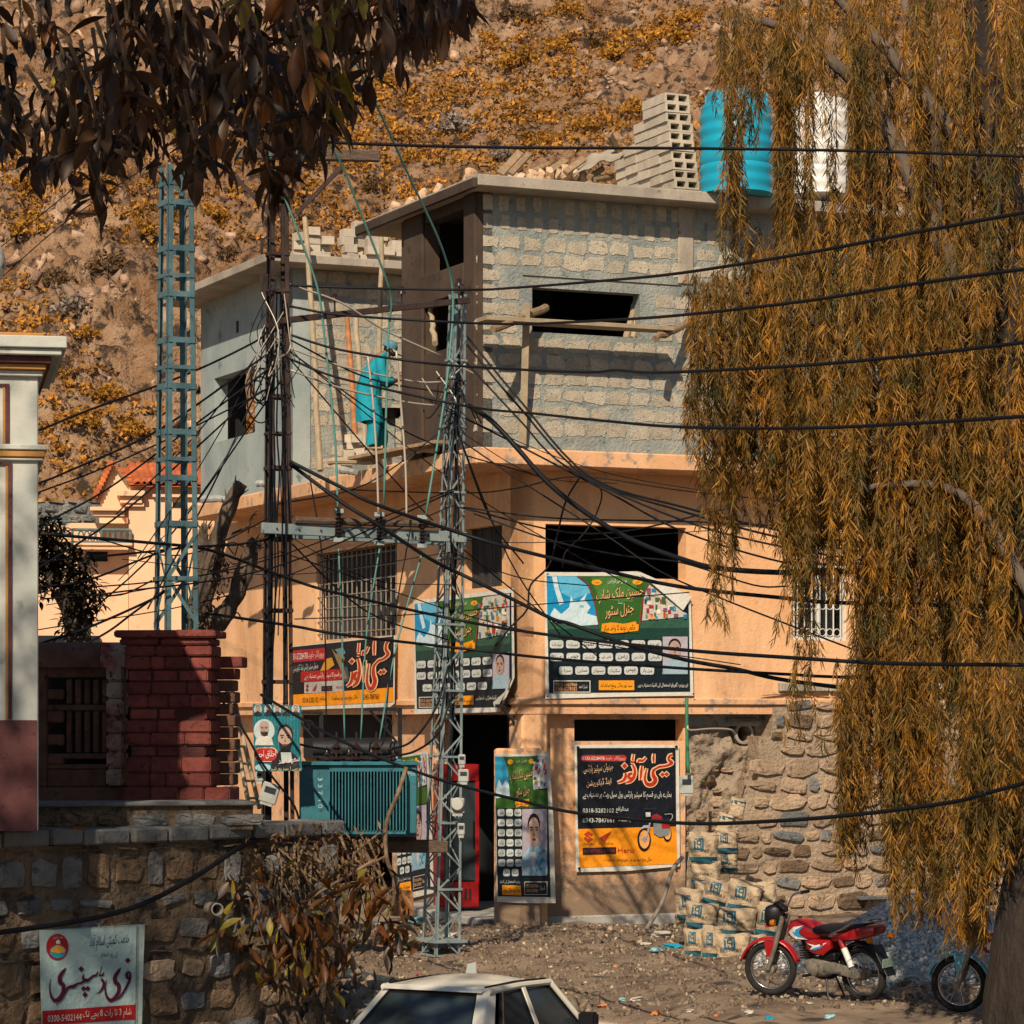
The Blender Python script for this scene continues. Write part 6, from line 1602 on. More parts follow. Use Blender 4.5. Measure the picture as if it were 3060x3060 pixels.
band_me = patch(-.93, .93, -.78, -.38, nx=14).mesh('band', M_bprint, fix=False, smooth='all')
logo_mb = MB()
for (x0, x1, z0, z1) in [(-.62, .02, .12, .22), (-.62, .02, .74, .84), (-.62, -.5, .22, .74), (-.08, .02, .22, .74), (-.42, -.32, .22, .40), (-.40, -.2, .40, .47), (-.2, -.12, .22, .74), (-.42, -.2, .64, .72), (-.44, -.36, .47, .66)]:
    g = patch(x0, x1, z0, z1, .004, 3, 3); b0_ = len(logo_mb.v); logo_mb.v += g.v; logo_mb.f += [tuple(i + b0_ for i in f) for f in g.f]; logo_mb.m += g.m
logo_me = logo_mb.mesh('logo', M_bprint, fix=False, smooth='all')
fold_me = MB().grid(lambda u, v: ((u*2-1) * BW * .46, .015 * math.sin(u * 9), v * .05 + .01 * math.sin(u * 7)), 10, 2).mesh('top_fold', M_bag, fix=False, smooth='all')
bw_me = text_mesh('BESTWAY', .062, M_bprint)
for v in bw_me.vertices: x, z = v.co.x - .05, v.co.y + .005; v.co = (x, bag_front(x / BW * 2, z / BH * 2) - .006, z)
bagpos = {1: (2101, 2542, 84, 84, 0, 39.4), 2: (2109, 2612, 84, 74, 2, 39.4), 3: (2171, 2519, 66, 66, 0, 40.2), 4: (2171, 2580, 62, 60, 0, 40.2), 5: (2122, 2662, 84, 60, 0, 39.3), 6: (2058, 2713, 76, 88, 0, 39.0), 7: (2149, 2674, 92, 80, -14, 38.5), 8: (2223, 2687, 96, 84, -8, 38.3), 9: (2292, 2693, 62, 88, 12, 38.5),
          10: (2096, 2740, 88, 80, -5, 38.0), 11: (2197, 2760, 112, 88, -2, 38.1), 12: (2296, 2760, 76, 92, -8, 38.2), 13: (2078, 2821, 64, 84, 0, 37.6), 14: (2125, 2827, 56, 92, -3, 37.45), 15: (2191, 2838, 96, 90, 2, 37.35), 16: (2261, 2835, 56, 80, 2, 37.5)}
bagname = {1: 'topmost bag of the back left pile', 2: 'second bag from top in the back left pile', 3: 'top bag wedged beside the stone wall', 4: 'second bag wedged beside the stone wall', 5: 'third bag from top in the back left pile', 6: 'leftmost bag against the peach wall', 7: 'tilted bag, left of the two on top', 8: 'tilted bag, right of the two on top',
           9: 'upright bag at the top right end', 10: 'bag at the left of the middle row', 11: 'widest bag in the middle row', 12: 'bag at the right of the middle row', 13: 'bag at the left of the bottom row', 14: 'narrow bag second in the bottom row', 15: 'big bag in the middle of the bottom row', 16: 'half hidden bag at the right of the bottom row'}
for k, (px, py, w, h_, rot, Y) in bagpos.items():
    t = empty('cement_bag', P(px, py, Y), 0, 'blue printed cement bag, ' + bagname[k], 'bag', 'cement bags in the pile', rot=(0, R(-rot), R(random.uniform(-6, 6))))
    kk = Y / F; t.scale = (w * kk / BW * 1.08, 1.4, h_ * kk / BH * 1.08)
    inst('sack', bag_me, t); inst('band', band_me, t)
    if k not in (5, 2, 9): inst('logo', logo_me, t)
    inst('lettering', bw_me, t)
    if k in (1, 3, 6, 8, 9, 12, 14): inst('top_fold', fold_me, t, (0, 0, BH * .47), (R(-25), 0, 0), (1, 1, 1.3))
for (px, py, w, lab) in ((2203, 2415, 44, 'torn cement bag paper on the highest step of the stone wall'), (2167, 2462, 44, 'torn cement bag paper on the lower step of the stone wall')):
    t = empty('cement_bag', P(px, py, 43.0), 0, lab, 'bag', 'torn bags', rot=(0, R(12), 0)); t.scale = (.5, .6, .75); inst('sack', bag_me, t); inst('band', band_me, t, (0, 0, .22))
for i, (px, py, w, h_) in enumerate([(2095, 2878, 60, 40), (2130, 2886, 50, 40), (2195, 2890, 80, 36), (2270, 2878, 60, 36)]):
    p = P(px, py, 37.5); o = inst('base_stone', ST['b'][i % 4], None, p, (0, 0, 0), (w * .0042, .2, h_ * .0042)); tag(o, 'rough stone block under the cement bags, %s' % ('first from left', 'second from left', 'third from left', 'rightmost')[i], 'stone', 'stones under the bags')

# ================================================================ MOTORCYCLES
M_red = mat('red_enamel', '#8a1016', '#991419', s=3, bump=.02, rough=.28, coat=.5, spec=.5)
M_blk = mat('black_plastic', '#101114', rough=.45, bump=.05)
M_rub = mat('tyre_rubber', '#17171a', '#26241f', s=9, rough=.85, bump=.3, bs=80)
M_chr = mat('chrome', '#9a9a98', rough=.22, bump=0, metal=.9)
M_alu = mat('cast_alloy', '#6e685e', '#8a8275', '#4a443c', s=9, rough=.5, bump=.3, metal=.4)
M_wht = mat('white_decal', '#c9c9c4', rough=.4, bump=0)
M_bdec = mat('blue_decal', '#2a7fa8', rough=.4, bump=0)
M_seat = mat('black_vinyl', '#131418', '#1b1c20', s=8, rough=.6, bump=.2)
def torus(R_, r, nR=36, nr=10, sq=1.0):
    mb = MB()
    for i in range(nR):
        a = 2 * math.pi * i / nR
        for j in range(nr):
            b = 2 * math.pi * j / nr; rr = R_ + r * math.cos(b)
            mb.v.append((rr * math.cos(a), r * sq * math.sin(b), rr * math.sin(a)))
    for i in range(nR):
        for j in range(nr):
            mb.f.append((i * nr + j, i * nr + (j + 1) % nr, ((i + 1) % nR) * nr + (j + 1) % nr, ((i + 1) % nR) * nr + j)); mb.m.append(0)
    return mb
def solid(secs, n=14, pw=.75):
    """loft along x: (x, cy, cz, half width, half height)"""
    mb = MB()
    for (x, cy_, cz, ry, rz_) in secs:
        for k in range(n):
            a = 2 * math.pi * k / n; c, s_ = math.cos(a), math.sin(a)
            mb.v.append((x, cy_ + ry * math.copysign(abs(c) ** pw, c), cz + rz_ * math.copysign(abs(s_) ** pw, s_)))
    for i in range(len(secs) - 1):
        for k in range(n):
            a, b = i * n + k, i * n + (k + 1) % n; mb.f.append((a, b, b + n, a + n)); mb.m.append(0)
    mb.f += [tuple(reversed(range(n))), tuple(range((len(secs) - 1) * n, len(secs) * n))]; mb.m += [0, 0]
    return mb
def arc_fender(cx, cz, r0, a0, a1, w, m, name, parent, lip=.03):
    def f(u, v):
        a = a0 + (a1 - a0) * u; t = (v - .5) * 2; rr = r0 - lip * t * t * 1.0
        return (cx + rr * math.cos(a), w / 2 * math.sin(t * 1.45), cz + rr * math.sin(a))
    o = MB().grid(f, 18, 8).build(name, m, parent, fix=False, smooth='all')
    md = o.modifiers.new('t', 'SOLIDIFY'); md.thickness = .006
    return o
def make_bike(loc, heading, label, steer, m_fender, m_body):
    t = empty('motorcycle', loc, heading, label, 'motorcycle', 'parked motorcycles')
    WR, XR, XF = .292, -.61, .62
    def wheel(parent, x, name):
        w = empty(name); w.parent = parent; w.location = (x, 0, WR)
        torus(WR - .036, .036, 40, 10, 1.1).build('tyre', M_rub, w, smooth='all')
        torus(WR - .075, .013, 36, 8, 1.6).build('rim', M_chr, w, smooth='all')
        MB().lathe([(.03, -.07), (.06, -.06), (.065, -.02), (.05, 0), (.065, .02), (.06, .06), (.03, .07)], 16, (0, 0, 0), 'y').build('hub', M_alu, w, smooth=True)
        for k in range(18):
            a = k * math.pi / 9; b = a + .35 * (1 if k % 2 else -1); s_ = .05 if k % 2 else -.05
            MB().tube([(.055 * math.cos(a), s_, .055 * math.sin(a)), ((WR - .08) * math.cos(b), 0, (WR - .08) * math.sin(b))], .0028, 4).build('spoke', M_chr, w)
        return w
    wheel(t, XR, 'rear_wheel')
    fk = empty('steering'); fk.parent = t; fk.location = (.40, 0, .0); fk.rotation_euler = (0, 0, steer)
    fx = XF - .40
    wheel(fk, fx, 'front_wheel')
    for s_ in (-1, 1):
        MB().tube([(fx, s_ * .085, WR), (fx - .09, s_ * .085, .52), (fx - .20, s_ * .085, .86)], [.024, .026, .03], 10).build('fork_leg', M_alu, fk, smooth=True)
    arc_fender(fx, WR, WR + .045, R(15), R(168), .13, m_fender, 'front_fender', fk)
    MB().prism([(-.06, .0), (.05, .0), (.03, -.17), (-.02, -.17)], lambda x, z: (fx - .02 + x, -.075, WR + .30 + z), lambda x, z: (fx - .02 + x, -.063, WR + .30 + z)).build('fender_stay', m_fender, fk); MB().prism([(-.06, .0), (.05, .0), (.03, -.17), (-.02, -.17)], lambda x, z: (fx - .02 + x, .063, WR + .30 + z), lambda x, z: (fx - .02 + x, .075, WR + .30 + z)).build('fender_stay', m_fender, fk)
    solid([(fx - .17, 0, .86, .08, .10), (fx - .12, 0, .865, .115, .12), (fx - .03, 0, .855, .12, .115), (fx - .01, 0, .855, .11, .105)], 16, .6).build('headlight_cowl', M_blk, fk, smooth=True)
    MB().lathe([(.095, 0), (.09, .012), (.05, .03), (.005, .036)], 20, (fx - .008, 0, .845), 'x').build('headlight', M_chr, fk, smooth=True)
    MB().box((fx - .06, -.09, .74), (fx + .005, .09, .78)).build('lamp_bracket', m_body, fk, bevel=.01)
    solid([(fx - .22, 0, .92, .05, .03), (fx - .13, 0, .97, .06, .04), (fx - .08, 0, .955, .055, .035)], 12, .7).build('speedometer', M_blk, fk, smooth=True)
    for s_ in (-1, 1):
        MB().tube(smooth_path([(fx - .20, 0, .93), (fx - .20, s_ * .10, .95), (fx - .22, s_ * .20, 1.04), (fx - .27, s_ * .30, 1.06), (fx - .32, s_ * .37, 1.06)], 4), .011, 8).build('handlebar', M_chr, fk, smooth='all')
        MB().tube([(fx - .275, s_ * .305, 1.06), (fx - .335, s_ * .40, 1.06)], .018, 10).build('grip', M_blk, fk, smooth=True)
        MB().tube([(fx - .24, s_ * .26, 1.05), (fx - .22, s_ * .38, 1.05)], .006, 6).build('lever', M_chr, fk)
        MB().lathe([(.035, -.02), (.038, 0), (.03, .03), (.005, .04)], 12, (fx - .12, s_ * .17, .80), 'x').build('indicator', mat('amber_lens', '#a05a14', rough=.3, bump=0), fk, smooth=True)
    # tank, seat, tail
    solid([(.36, 0, .70, .05, .07), (.30, 0, .715, .10, .105), (.20, 0, .725, .135, .12), (.06, 0, .715, .13, .115), (-.05, 0, .70, .10, .09), (-.10, 0, .69, .08, .06)], 18, .72).build('fuel_tank', m_body, t, smooth=True)
    for s_ in (-1, 1):
        def dec(pts, m, off):
            V_ = []
            for (x, z) in pts:
                w = np.interp(x, [-.10, -.05, .06, .20, .30, .36], [.08, .10, .13, .135, .10, .05])
                V_.append((x, s_ * (w + .003 + off), z))
            MB().add(V_, [tuple(range(len(V_)))]).build('decal', m, t, fix=False)
        dec([(.30, .70), (.20, .76), (.06, .785), (.15, .74), (.17, .70), (.12, .66), (.02, .635), (.18, .635), (.26, .665)], M_wht, 0)
        dec([(.22, .705), (.16, .74), (.06, .77), (.12, .725), (.13, .70), (.10, .672), (.05, .655), (.14, .655), (.19, .675)], M_bdec, .002)
        solid([(.06, s_ * .085, .575, .02, .05), (-.04, s_ * .11, .565, .03, .075), (-.18, s_ * .115, .56, .03, .085), (-.28, s_ * .10, .60, .02, .05)], 12, .7).build('side_cover', m_body, t, smooth=True)
        V_ = [(.02, s_ * .146, .60), (-.10, s_ * .148, .585), (-.25, s_ * .132, .62), (-.14, s_ * .148, .555), (-.02, s_ * .148, .535), (-.06, s_ * .149, .57)]
        MB().add(V_, [tuple(range(6))]).build('decal', M_wht, t, fix=False)
        V_ = [(-.06, s_ * .152, .55), (-.22, s_ * .142, .595), (-.16, s_ * .15, .555), (-.08, s_ * .152, .53)]
        MB().add(V_, [tuple(range(4))]).build('decal', M_bdec, t, fix=False)
        MB().tube([(XR + .02, s_ * .125, WR + .02), (-.42, s_ * .125, .66)], .014, 8).build('shock_rod', M_chr, t, smooth=True)
        MB().tube([(-.56, s_ * .125, .38), (-.47, s_ * .125, .57)], .034, 12).build('shock_spring', M_wht, t, smooth=True)
        MB().tube([(-.47, s_ * .125, .572), (-.43, s_ * .125, .65)], .032, 12).build('shock_cover', m_body, t, smooth=True)
        MB().tube([(-.30, s_ * .08, .40), (XR, s_ * .09, WR)], .02, 8).build('swing_arm', M_blk, t)
        MB().tube(smooth_path([(-.30, s_ * .15, .71), (-.48, s_ * .165, .77), (-.62, s_ * .16, .84), (-.78, s_ * .14, .86), (-.86, s_ * .06, .86), (-.86, 0, .86)], 4), .011, 8).build('grab_rail', M_chr, t, smooth='all')
        MB().tube([(.0, s_ * .10, .27), (.0, s_ * .25, .27)], .016, 8).build('footrest', M_blk, t)
        MB().lathe([(.03, .02), (.034, 0), (.027, -.03), (.005, -.04)], 12, (-.86, s_ * .17, .68), 'x').build('indicator', MATS['amber_lens'], t, smooth=True)
    solid([(-.02, 0, .725, .10, .045), (-.14, 0, .745, .125, .05), (-.34, 0, .76, .13, .05), (-.56, 0, .79, .125, .045), (-.72, 0, .805, .10, .03)], 16, .6).build('seat', M_seat, t, smooth=True)
    solid([(-.28, 0, .655, .10, .04), (-.46, 0, .685, .135, .06), (-.66, 0, .735, .13, .07), (-.82, 0, .765, .105, .062), (-.855, 0, .77, .09, .05)], 16, .55).build('tail', m_body, t, smooth=True)
    MB().box((-.87, -.08, .735), (-.856, .08, .80)).build('tail_light', mat('red_lens', '#5a0d10', rough=.25, bump=0), t, bevel=.006)
    # frame, engine, exhaust
    MB().tube(smooth_path([(.22, 0, .86), (.20, 0, .60), (.10, 0, .40), (.05, 0, .24), (-.2, 0, .24), (-.32, 0, .40), (-.33, 0, .66)], 4), .02, 8).build('frame', M_blk, t, smooth='all')
    solid([(.14, 0, .36, .06, .05), (.08, 0, .345, .10, .085), (-.02, 0, .335, .115, .10), (-.14, 0, .335, .115, .095), (-.22, 0, .34, .08, .07)], 14, .6).build('engine', M_alu, t, smooth=True)
    MB().lathe([(.085, 0), (.08, .03), (.05, .045), (.01, .05)], 18, (-.02, .10, .33), 'y').build('crankcase_cover', M_alu, t, smooth=True)
    for k in range(6): MB().box((.04, -.075, .42 + k * .026), (.19, .075, .432 + k * .026)).build('cooling_fin', M_blk, t)
    solid([(.10, 0, .43, .05, .05), (.13, 0, .5, .055, .09)], 10).build('cylinder', M_alu, t)
    MB().tube(smooth_path([(.18, -.06, .42), (.24, -.09, .33), (.18, -.12, .24), (-.1, -.14, .24)], 5), .02, 9).build('exhaust_pipe', M_chr, t, smooth='all')
    MB().tube([(-.1, -.14, .24), (-.3, -.15, .25), (-.82, -.16, .30)], [.022, .042, .04], 12).build('muffler', M_chr, t, smooth=True)
    solid([(-.16, .115, .36, .012, .045), (-.30, .118, .36, .014, .055), (XR + .02, .12, WR + .02, .014, .06), (XR - .07, .12, WR + .02, .01, .035)], 12, .7).build('chain_cover', M_alu, t, smooth=True)
    MB().tube([(-.2, .13, .30), (-.42, .13, .315)], .012, 6).build('gear_pedal', M_chr, t)
    for s_ in (-1, 1): MB().tube([(-.16, s_ * .07, .24), (-.22, s_ * .13, .02)], .012, 6).build('stand_leg', M_blk, t)
    arc_fender(XR, WR, WR + .05, R(20), R(165), .14, M_blk, 'rear_fender', t)
    MB().hexa([(-.88, -.075, .36), (-.88, .075, .36), (-.99, .075, .30), (-.99, -.075, .30), (-.80, -.075, .60), (-.80, .075, .60), (-.815, .075, .61), (-.815, -.075, .61)]).build('mud_flap', M_blk, t, bevel=.004)
    MB().box((-.90, -.11, .52), (-.89, .11, .61)).build('number_plate', mat('plate', '#5d7a6e', '#8a9a90', s=40, rough=.4, bump=0), t, rot=(0, R(-8), 0))
    MB().box((-.3, -.09, .42), (-.08, .09, .5)).build('air_box', M_blk, t, bevel=.015)
    return t
pr, pf = P(2572, 3000, 31.2), P(2335, 2984, 32.0)
hd_ = math.atan2(pf.y - pr.y, pf.x - pr.x)
ctr = (pr + pf) / 2; ctr.z = gz1(ctr.x, ctr.y) + .0
bike = make_bike(ctr, hd_, 'red motorcycle parked on the dirt in front of the stone wall', R(22), M_red, M_red)
bike.rotation_euler = (R(-5), 0, hd_)
M_pale = mat('pale_blue_enamel', '#4f93a8', '#68a6b6', s=3, bump=.02, rough=.3, coat=.4)
p2 = P(2893, 3030, 30.4)
bike2 = make_bike((p2.x + .45, p2.y - .38, gz1(p2.x, p2.y - .3)), R(146), 'motorcycle with pale blue front fender half hidden by the willow trunk', R(12), M_pale, M_red)
bike2.rotation_euler = (R(-5), 0, R(146))

# ================================================================ WHITE CAR
M_car = mat('white_car_paint', '#c9c4b4', '#d2cdbd', s=1.2, bump=0, rough=.3, coat=.5, spec=.5)
M_glass = mat('car_glass', '#2a3336', rough=.08, bump=0, spec=.8)  # grey base colour stands in for sky and trees reflected in the glass
M_seal = mat('rubber_seal', '#0c0c0e', rough=.6, bump=0)
YC = 27.0
rl = P(1150, 2938, YC)
car = empty('car', (0, 0, 0), 0, 'white hatchback car seen from behind at the bottom edge', 'car')
# local: x forward, y left; greenhouse z .86..1.36
W0, W1, X0, X1, X2, X3 = .72, .535, -1.50, -1.02, .10, .46     # half widths low/high, rear glass foot, roof rear, roof front, windscreen foot
ZB, ZT = .88, 1.335
ca = math.radians(90 - 29)
pp = Matrix.Rotation(ca, 3, 'Z') @ Vector((X1, W1, 0))
car.location = (rl.x - pp.x, rl.y - pp.y, rl.z - ZT)
car.rotation_euler = (0, 0, ca)
def body(x, y0=0): return 0
lower = [(-1.62, .62, .34, .55), (-1.60, .72, .30, .80), (-1.5, .755, .28, .88), (-.9, .775, .24, .895), (0, .785, .22, .895), (.9, .775, .24, .89), (1.2, .76, .26, .86), (1.75, .72, .30, .78), (1.95, .62, .36, .66)]
mb = MB(); n_ = 16
for (x, hw, zb, zt_) in lower:
    for k in range(n_):
        a = 2 * math.pi * k / n_; c, s_ = math.cos(a), math.sin(a)
        mb.v.append((x, hw * math.copysign(abs(c) ** .35, c), (zb + zt_) / 2 + (zt_ - zb) / 2 * math.copysign(abs(s_) ** .5, s_)))
for i in range(len(lower) - 1):
    for k in range(n_): a, b = i * n_ + k, i * n_ + (k + 1) % n_; mb.f.append((a, b, b + n_, a + n_)); mb.m.append(0)
mb.f += [tuple(reversed(range(n_))), tuple(range((len(lower) - 1) * n_, len(lower) * n_))]; mb.m += [0, 0]
mb.build('body', M_car, car, smooth=True)
def roof(u, v):
    x = X1 + (X2 - X1) * u; t = (v - .5) * 2; e = (1 - abs(t) ** 2.4)
    xe = 4 * u * (1 - u)
    ex = 0.03 * (1 - u) ** 6 + .03 * u ** 6
    return (x - .05 * (1 - t * t) * (1 - 2 * u) * 1.0, t * (W1 + .01 * xe), ZT - .025 + .075 * e * (.35 + .65 * xe) - ex + .012 * xe)
MB().grid(roof, 22, 18).build('roof', M_car, car, fix=False, smooth='all')
def gp(x, s_, z):   # point on the greenhouse side
    w = W0 + (W1 - W0) * (z - ZB) / (ZT - .025 - ZB); return Vector((x, s_ * w, z))
zt2 = ZT - .03
for s_ in (-1, 1):
    MB().tube([gp(X1 - .02, s_, zt2), gp((X1 + X2) / 2, s_, zt2 + .012), gp(X2 + .02, s_, zt2)], .03, 8).build('roof_rail', M_car, car, smooth=True)
    MB().tube([gp(X1 + .01, s_, zt2 + .035) + Vector((0, -s_ * .03, 0)), gp((X1 + X2) / 2, s_, zt2 + .047) + Vector((0, -s_ * .03, 0)), gp(X2, s_, zt2 + .033) + Vector((0, -s_ * .03, 0))], .009, 6).build('drip_seal', M_seal, car)
    MB().hexa([gp(X0, s_, ZB), gp(X0 + .26, s_, ZB), gp(X0 + .26, s_, ZB) - Vector((0, s_ * .05, 0)), gp(X0, s_, ZB) - Vector((.02, s_ * .12, 0)), gp(X1 - .03, s_, zt2), gp(X1 + .14, s_, zt2), gp(X1 + .14, s_, zt2) - Vector((0, s_ * .05, 0)), gp(X1 - .03, s_, zt2) - Vector((.02, s_ * .10, 0))]).build('rear_pillar', M_car, car, bevel=.012, smooth=True)
    MB().beam(gp(X3, s_, ZB), gp(X2, s_, zt2), .06, .05).build('windscreen_pillar', M_car, car, bevel=.01)
    MB().beam(gp(-.42, s_, ZB), gp(-.42, s_, zt2), .07, .035, up=(0, s_, .3)).build('door_pillar', M_car, car, bevel=.008)
    MB().beam(gp(-1.10, s_, ZB), gp(-.80, s_, zt2), .025, .03, up=(0, s_, .3)).build('window_trim', M_chr, car)
    for (xa, xb, xc, xd, nm) in ((-1.16, -.46, -.46, -.84, 'rear_side_window'), (-.38, .40, .05, -.38, 'front_side_window')):
        q = [gp(xa, s_, ZB), gp(xb, s_, ZB), gp(xc, s_, zt2 - .02), gp(xd, s_, zt2 - .02)]; d = Vector((0, -s_ * .012, 0))
        w = MB().add([p + d for p in q], [(0, 1, 2, 3)]).build(nm, M_glass, car, fix=False)
        MB().tube([p for p in q] + [q[0]], .012, 5).build('seal', M_seal, w)
        MB().tube([q[3] + (q[0] - q[3]) * .02, q[2]], .008, 5).build('chrome_trim', M_chr, w)
    hinge = gp(.36, s_, .93) + Vector((0, s_ * .02, 0))
    mir = MB().box((-.06, -.02, -.055), (.04, .16, .075)).build('wing_mirror', M_blk, car, loc=hinge + Vector((0, 0 if s_ > 0 else -.16, .02)), bevel=.02, seg=2, smooth=True)
    for x in (-1.05, 1.2):
        w = empty('wheel'); w.parent = car; w.location = (x, s_ * .70, .27)
        torus(.215, .055, 28, 10, 1.4).build('tyre', M_rub, w, smooth='all'); MB().lathe([(.17, -.02), (.1, -.05), (.02, -.05)], 18, (0, 0, 0), 'y').build('rim', M_alu, w, smooth=True)
q = [Vector((X0 - .0, W0 - .11, ZB)), Vector((X0, -W0 + .11, ZB)), Vector((X1 - .06, -W1 + .09, zt2 - .03)), Vector((X1 - .06, W1 - .09, zt2 - .03))]
w = MB().add(q, [(0, 1, 2, 3)]).build('rear_window', M_glass, car, fix=False)
MB().tube(q + [q[0]], .02, 6).build('seal', M_seal, w)
MB().add([Vector((X1 - .10, W1 - .02, zt2 - .005)), Vector((X1 - .10, -W1 + .02, zt2 - .005)), Vector((X1 - .0, -W1 + .02, zt2 + .03)), Vector((X1 - .0, W1 - .02, zt2 + .03))], [(0, 1, 2, 3)]).build('tailgate_top', M_car, car, fix=False)
q = [Vector((X3, W0 - .06, ZB)), Vector((X3, -W0 + .06, ZB)), Vector((X2, -W1 + .03, zt2)), Vector((X2, W1 - .03, zt2))]
MB().add(q, [(3, 2, 1, 0)]).build('windscreen', M_glass, car, fix=False)
MB().box((-.5, -.55, .60), (-.3, .55, 1.08)).build('seat_back', M_blk, car, bevel=.05); MB().box((-.9, -.6, .5), (.7, .6, .62)).build('floor_pan', M_blk, car)
MB().box((-1.66, -.7, .36), (-1.60, .7, .52)).build('bumper', M_blk, car, bevel=.02)
for s_ in (-1, 1): MB().box((-1.615, s_ * .60 - .1, .60), (-1.59, s_ * .60 + .1, .76)).build('tail_light', MATS['red_lens'], car, bevel=.01)

# ================================================================ SHOP: fridge, boxes, brackets
M_fred = mat('fridge_red', '#7a0f14', '#8a1418', s=2, rough=.4, bump=.03)
fg = empty('drinks_fridge', P(1372, 2712, 44.6), TH - .25, 'tall red glass door drinks fridge standing inside the shop', 'fridge')
FZ = .05 + .12 - P(1372, 2712, 44.6).z
w_, h_ = .60, 2.12
MB().box((-w_/2, 0, 0), (w_/2, .6, .38)).build('base', M_fred, fg, bevel=.01); MB().box((-w_/2, 0, h_ - .25), (w_/2, .6, h_)).build('header', M_fred, fg, bevel=.01)
for x0 in (-w_/2, w_/2 - .06): MB().box((x0, 0, .381), (x0 + .06, .6, h_ - .251)).build('side', M_fred, fg)
MB().box((-w_/2 + .06, .5, .381), (w_/2 - .06, .6, h_ - .251)).build('back', M_dark, fg)
for k in range(4): MB().box((-w_/2 + .06, .05, .6 + k * .33), (w_/2 - .06, .5, .62 + k * .33)).build('shelf', M_lgrey, fg)
fgl = MB().box((-w_/2 + .06, .01, .40), (w_/2 - .06, .02, h_ - .27)).build('door_glass', mat('fridge_glass', '#2a3438', rough=.1, bump=0, spec=.7), fg)
for k in range(6): MB().box((-.2 + k * .07, -.012, .12), (-.17 + k * .07, -.001, .28)).build('vent', M_dark, fg)
MB().tube([(w_/2 - .09, -.03, .9), (w_/2 - .09, -.03, 1.3)], .012, 6).build('handle', M_blk, fg)
M_card = mat('cardboard', '#7a5636', '#8c6642', s=4, bump=.2)
o = MB().box((-.14, -.12, 0), (.14, .12, .26)).build('cardboard_box', M_card, loc=P(1200, 2740, 41.6) + Vector((0, 0, .02)), rot=(0, 0, .3), bevel=.006)
for s_ in (-1, 1): MB().box((-.14, -.002, 0), (.14, .002, .1)).build('flap', M_card, o, loc=(0, s_ * .12, .26), rot=(R(35 * s_), 0, 0))
tag(o, 'brown cardboard box on the shop step under the transformer', 'box')
o = MB().hexa([(-.06, -.01, 0), (.07, -.01, 0), (.07, .01, 0), (-.06, .01, 0), (-.03, .0, .14), (.07, .0, .16), (.07, .02, .16), (-.03, .02, .14)]).build('plastic_offcut', mat('pale_plastic', '#9aa0a0', rough=.5, bump=.1), loc=P(1405, 2916, 35.3), rot=(0, 0, .2)); tag(o, 'pale plastic offcut standing up behind the car roof', 'scrap')
# iron scroll brackets under the first floor
for i, (x, y, fl) in enumerate([(1590, 2110, 1), (1195, 2120, -1), (960, 2130, 1)]):
    b = empty('iron_bracket', P(x, y, 43.4 if x > 1500 else (45.6 if x > 1100 else 48.5)), R(30), 'black iron scroll bracket under the ledge, ' + ('near the corner' if i == 0 else 'middle one' if i == 1 else 'leftmost one'), 'bracket', 'iron brackets')
    MB().beam((0, 0, .02), (0, 0, -.75), .05, .05).build('upright', M_iron, b); MB().beam((-.6, 0, 0), (.0, 0, 0), .05, .05).build('arm', M_iron, b); MB().beam((-.5, 0, -.02), (0, 0, -.55), .03, .03).build('brace', M_iron, b)
    MB().tube([(-.25 + .12 * (1 - t / 9) * math.cos(t), 0, -.22 + .12 * (1 - t / 9) * math.sin(t)) for t in np.linspace(0, 8, 26)], .010, 5).build('scroll', M_iron, b); MB().tube([(-.12 + .09 * (1 - t / 9) * math.cos(t), 0, -.62 + .09 * (1 - t / 9) * math.sin(t)) for t in np.linspace(0, 8, 26)], .010, 5).build('scroll', M_iron, b)
# bamboo ladder left of the election poster
ld = empty('bamboo_ladder', P(725, 2410, 37.4), 0, 'pale bamboo ladder leaning behind the election poster', 'ladder')
A0, A1, B0, B1 = P(676, 2050, 38.0), P(745, 2415, 37.2), P(690, 2050, 38.3), P(775, 2415, 37.5)
part_world(MB().tube([A0, A1], .03, 7), 'rail', M_bamboo, ld); part_world(MB().tube([B0, B1], .03, 7), 'rail', M_bamboo, ld)
for k in range(7): part_world(MB().tube([A0.lerp(A1, .08 + k * .14), B0.lerp(B1, .08 + k * .14)], .018, 6), 'rung', M_bamboo, ld)

# ================================================================ GROUND DEBRIS
M_deb = mat('debris', '#84745f', '#a6957c', '#5e5040', s=5, bump=.4, rnd=.45, attr=True)
M_grav = mat('blue_gravel', '#9ea2a0', '#bdbdb6', '#7e8484', s=8, bump=.4, rnd=.4, attr=True)
n = 8000
yy = 18 + 25 * np.sqrt(rng.uniform(.25, 1, n)); xx = rng.uniform(-4, 7.5, n)
dens = npnoise(xx * .5, yy * .8, 61, 3) + rng.uniform(-.5, .5, n)
k_ = dens > -.1; xx, yy = xx[k_], yy[k_]
stuff_rocks('loose_stones', np.stack([xx, yy, gz(xx, yy) + .005], -1), rng.uniform(.2, 1, len(xx)) ** 6 * .06 + .010, M_deb, 'loose pale stone chips scattered over the dirt street', 'stones')
n = 14000; yy = 18 + 25 * np.sqrt(rng.uniform(.25, 1, n)); xx = rng.uniform(-4, 7.5, n)
stuff_rocks('dirt_clods', np.stack([xx, yy, gz(xx, yy)], -1), rng.uniform(.2, 1, n) ** 3 * .07 + .012, mat('dirt_clod', '#5a4c40', '#7a6a58', '#3c332c', s=3, bump=.4, rnd=.35, attr=True), 'crumbled brown dirt clods covering the street', 'dirt')
c0 = P(1070, 2960, 30.0); n = 900
xx = rng.normal(c0.x - .1, .8, n); yy = rng.normal(30.6, 1.6, n)
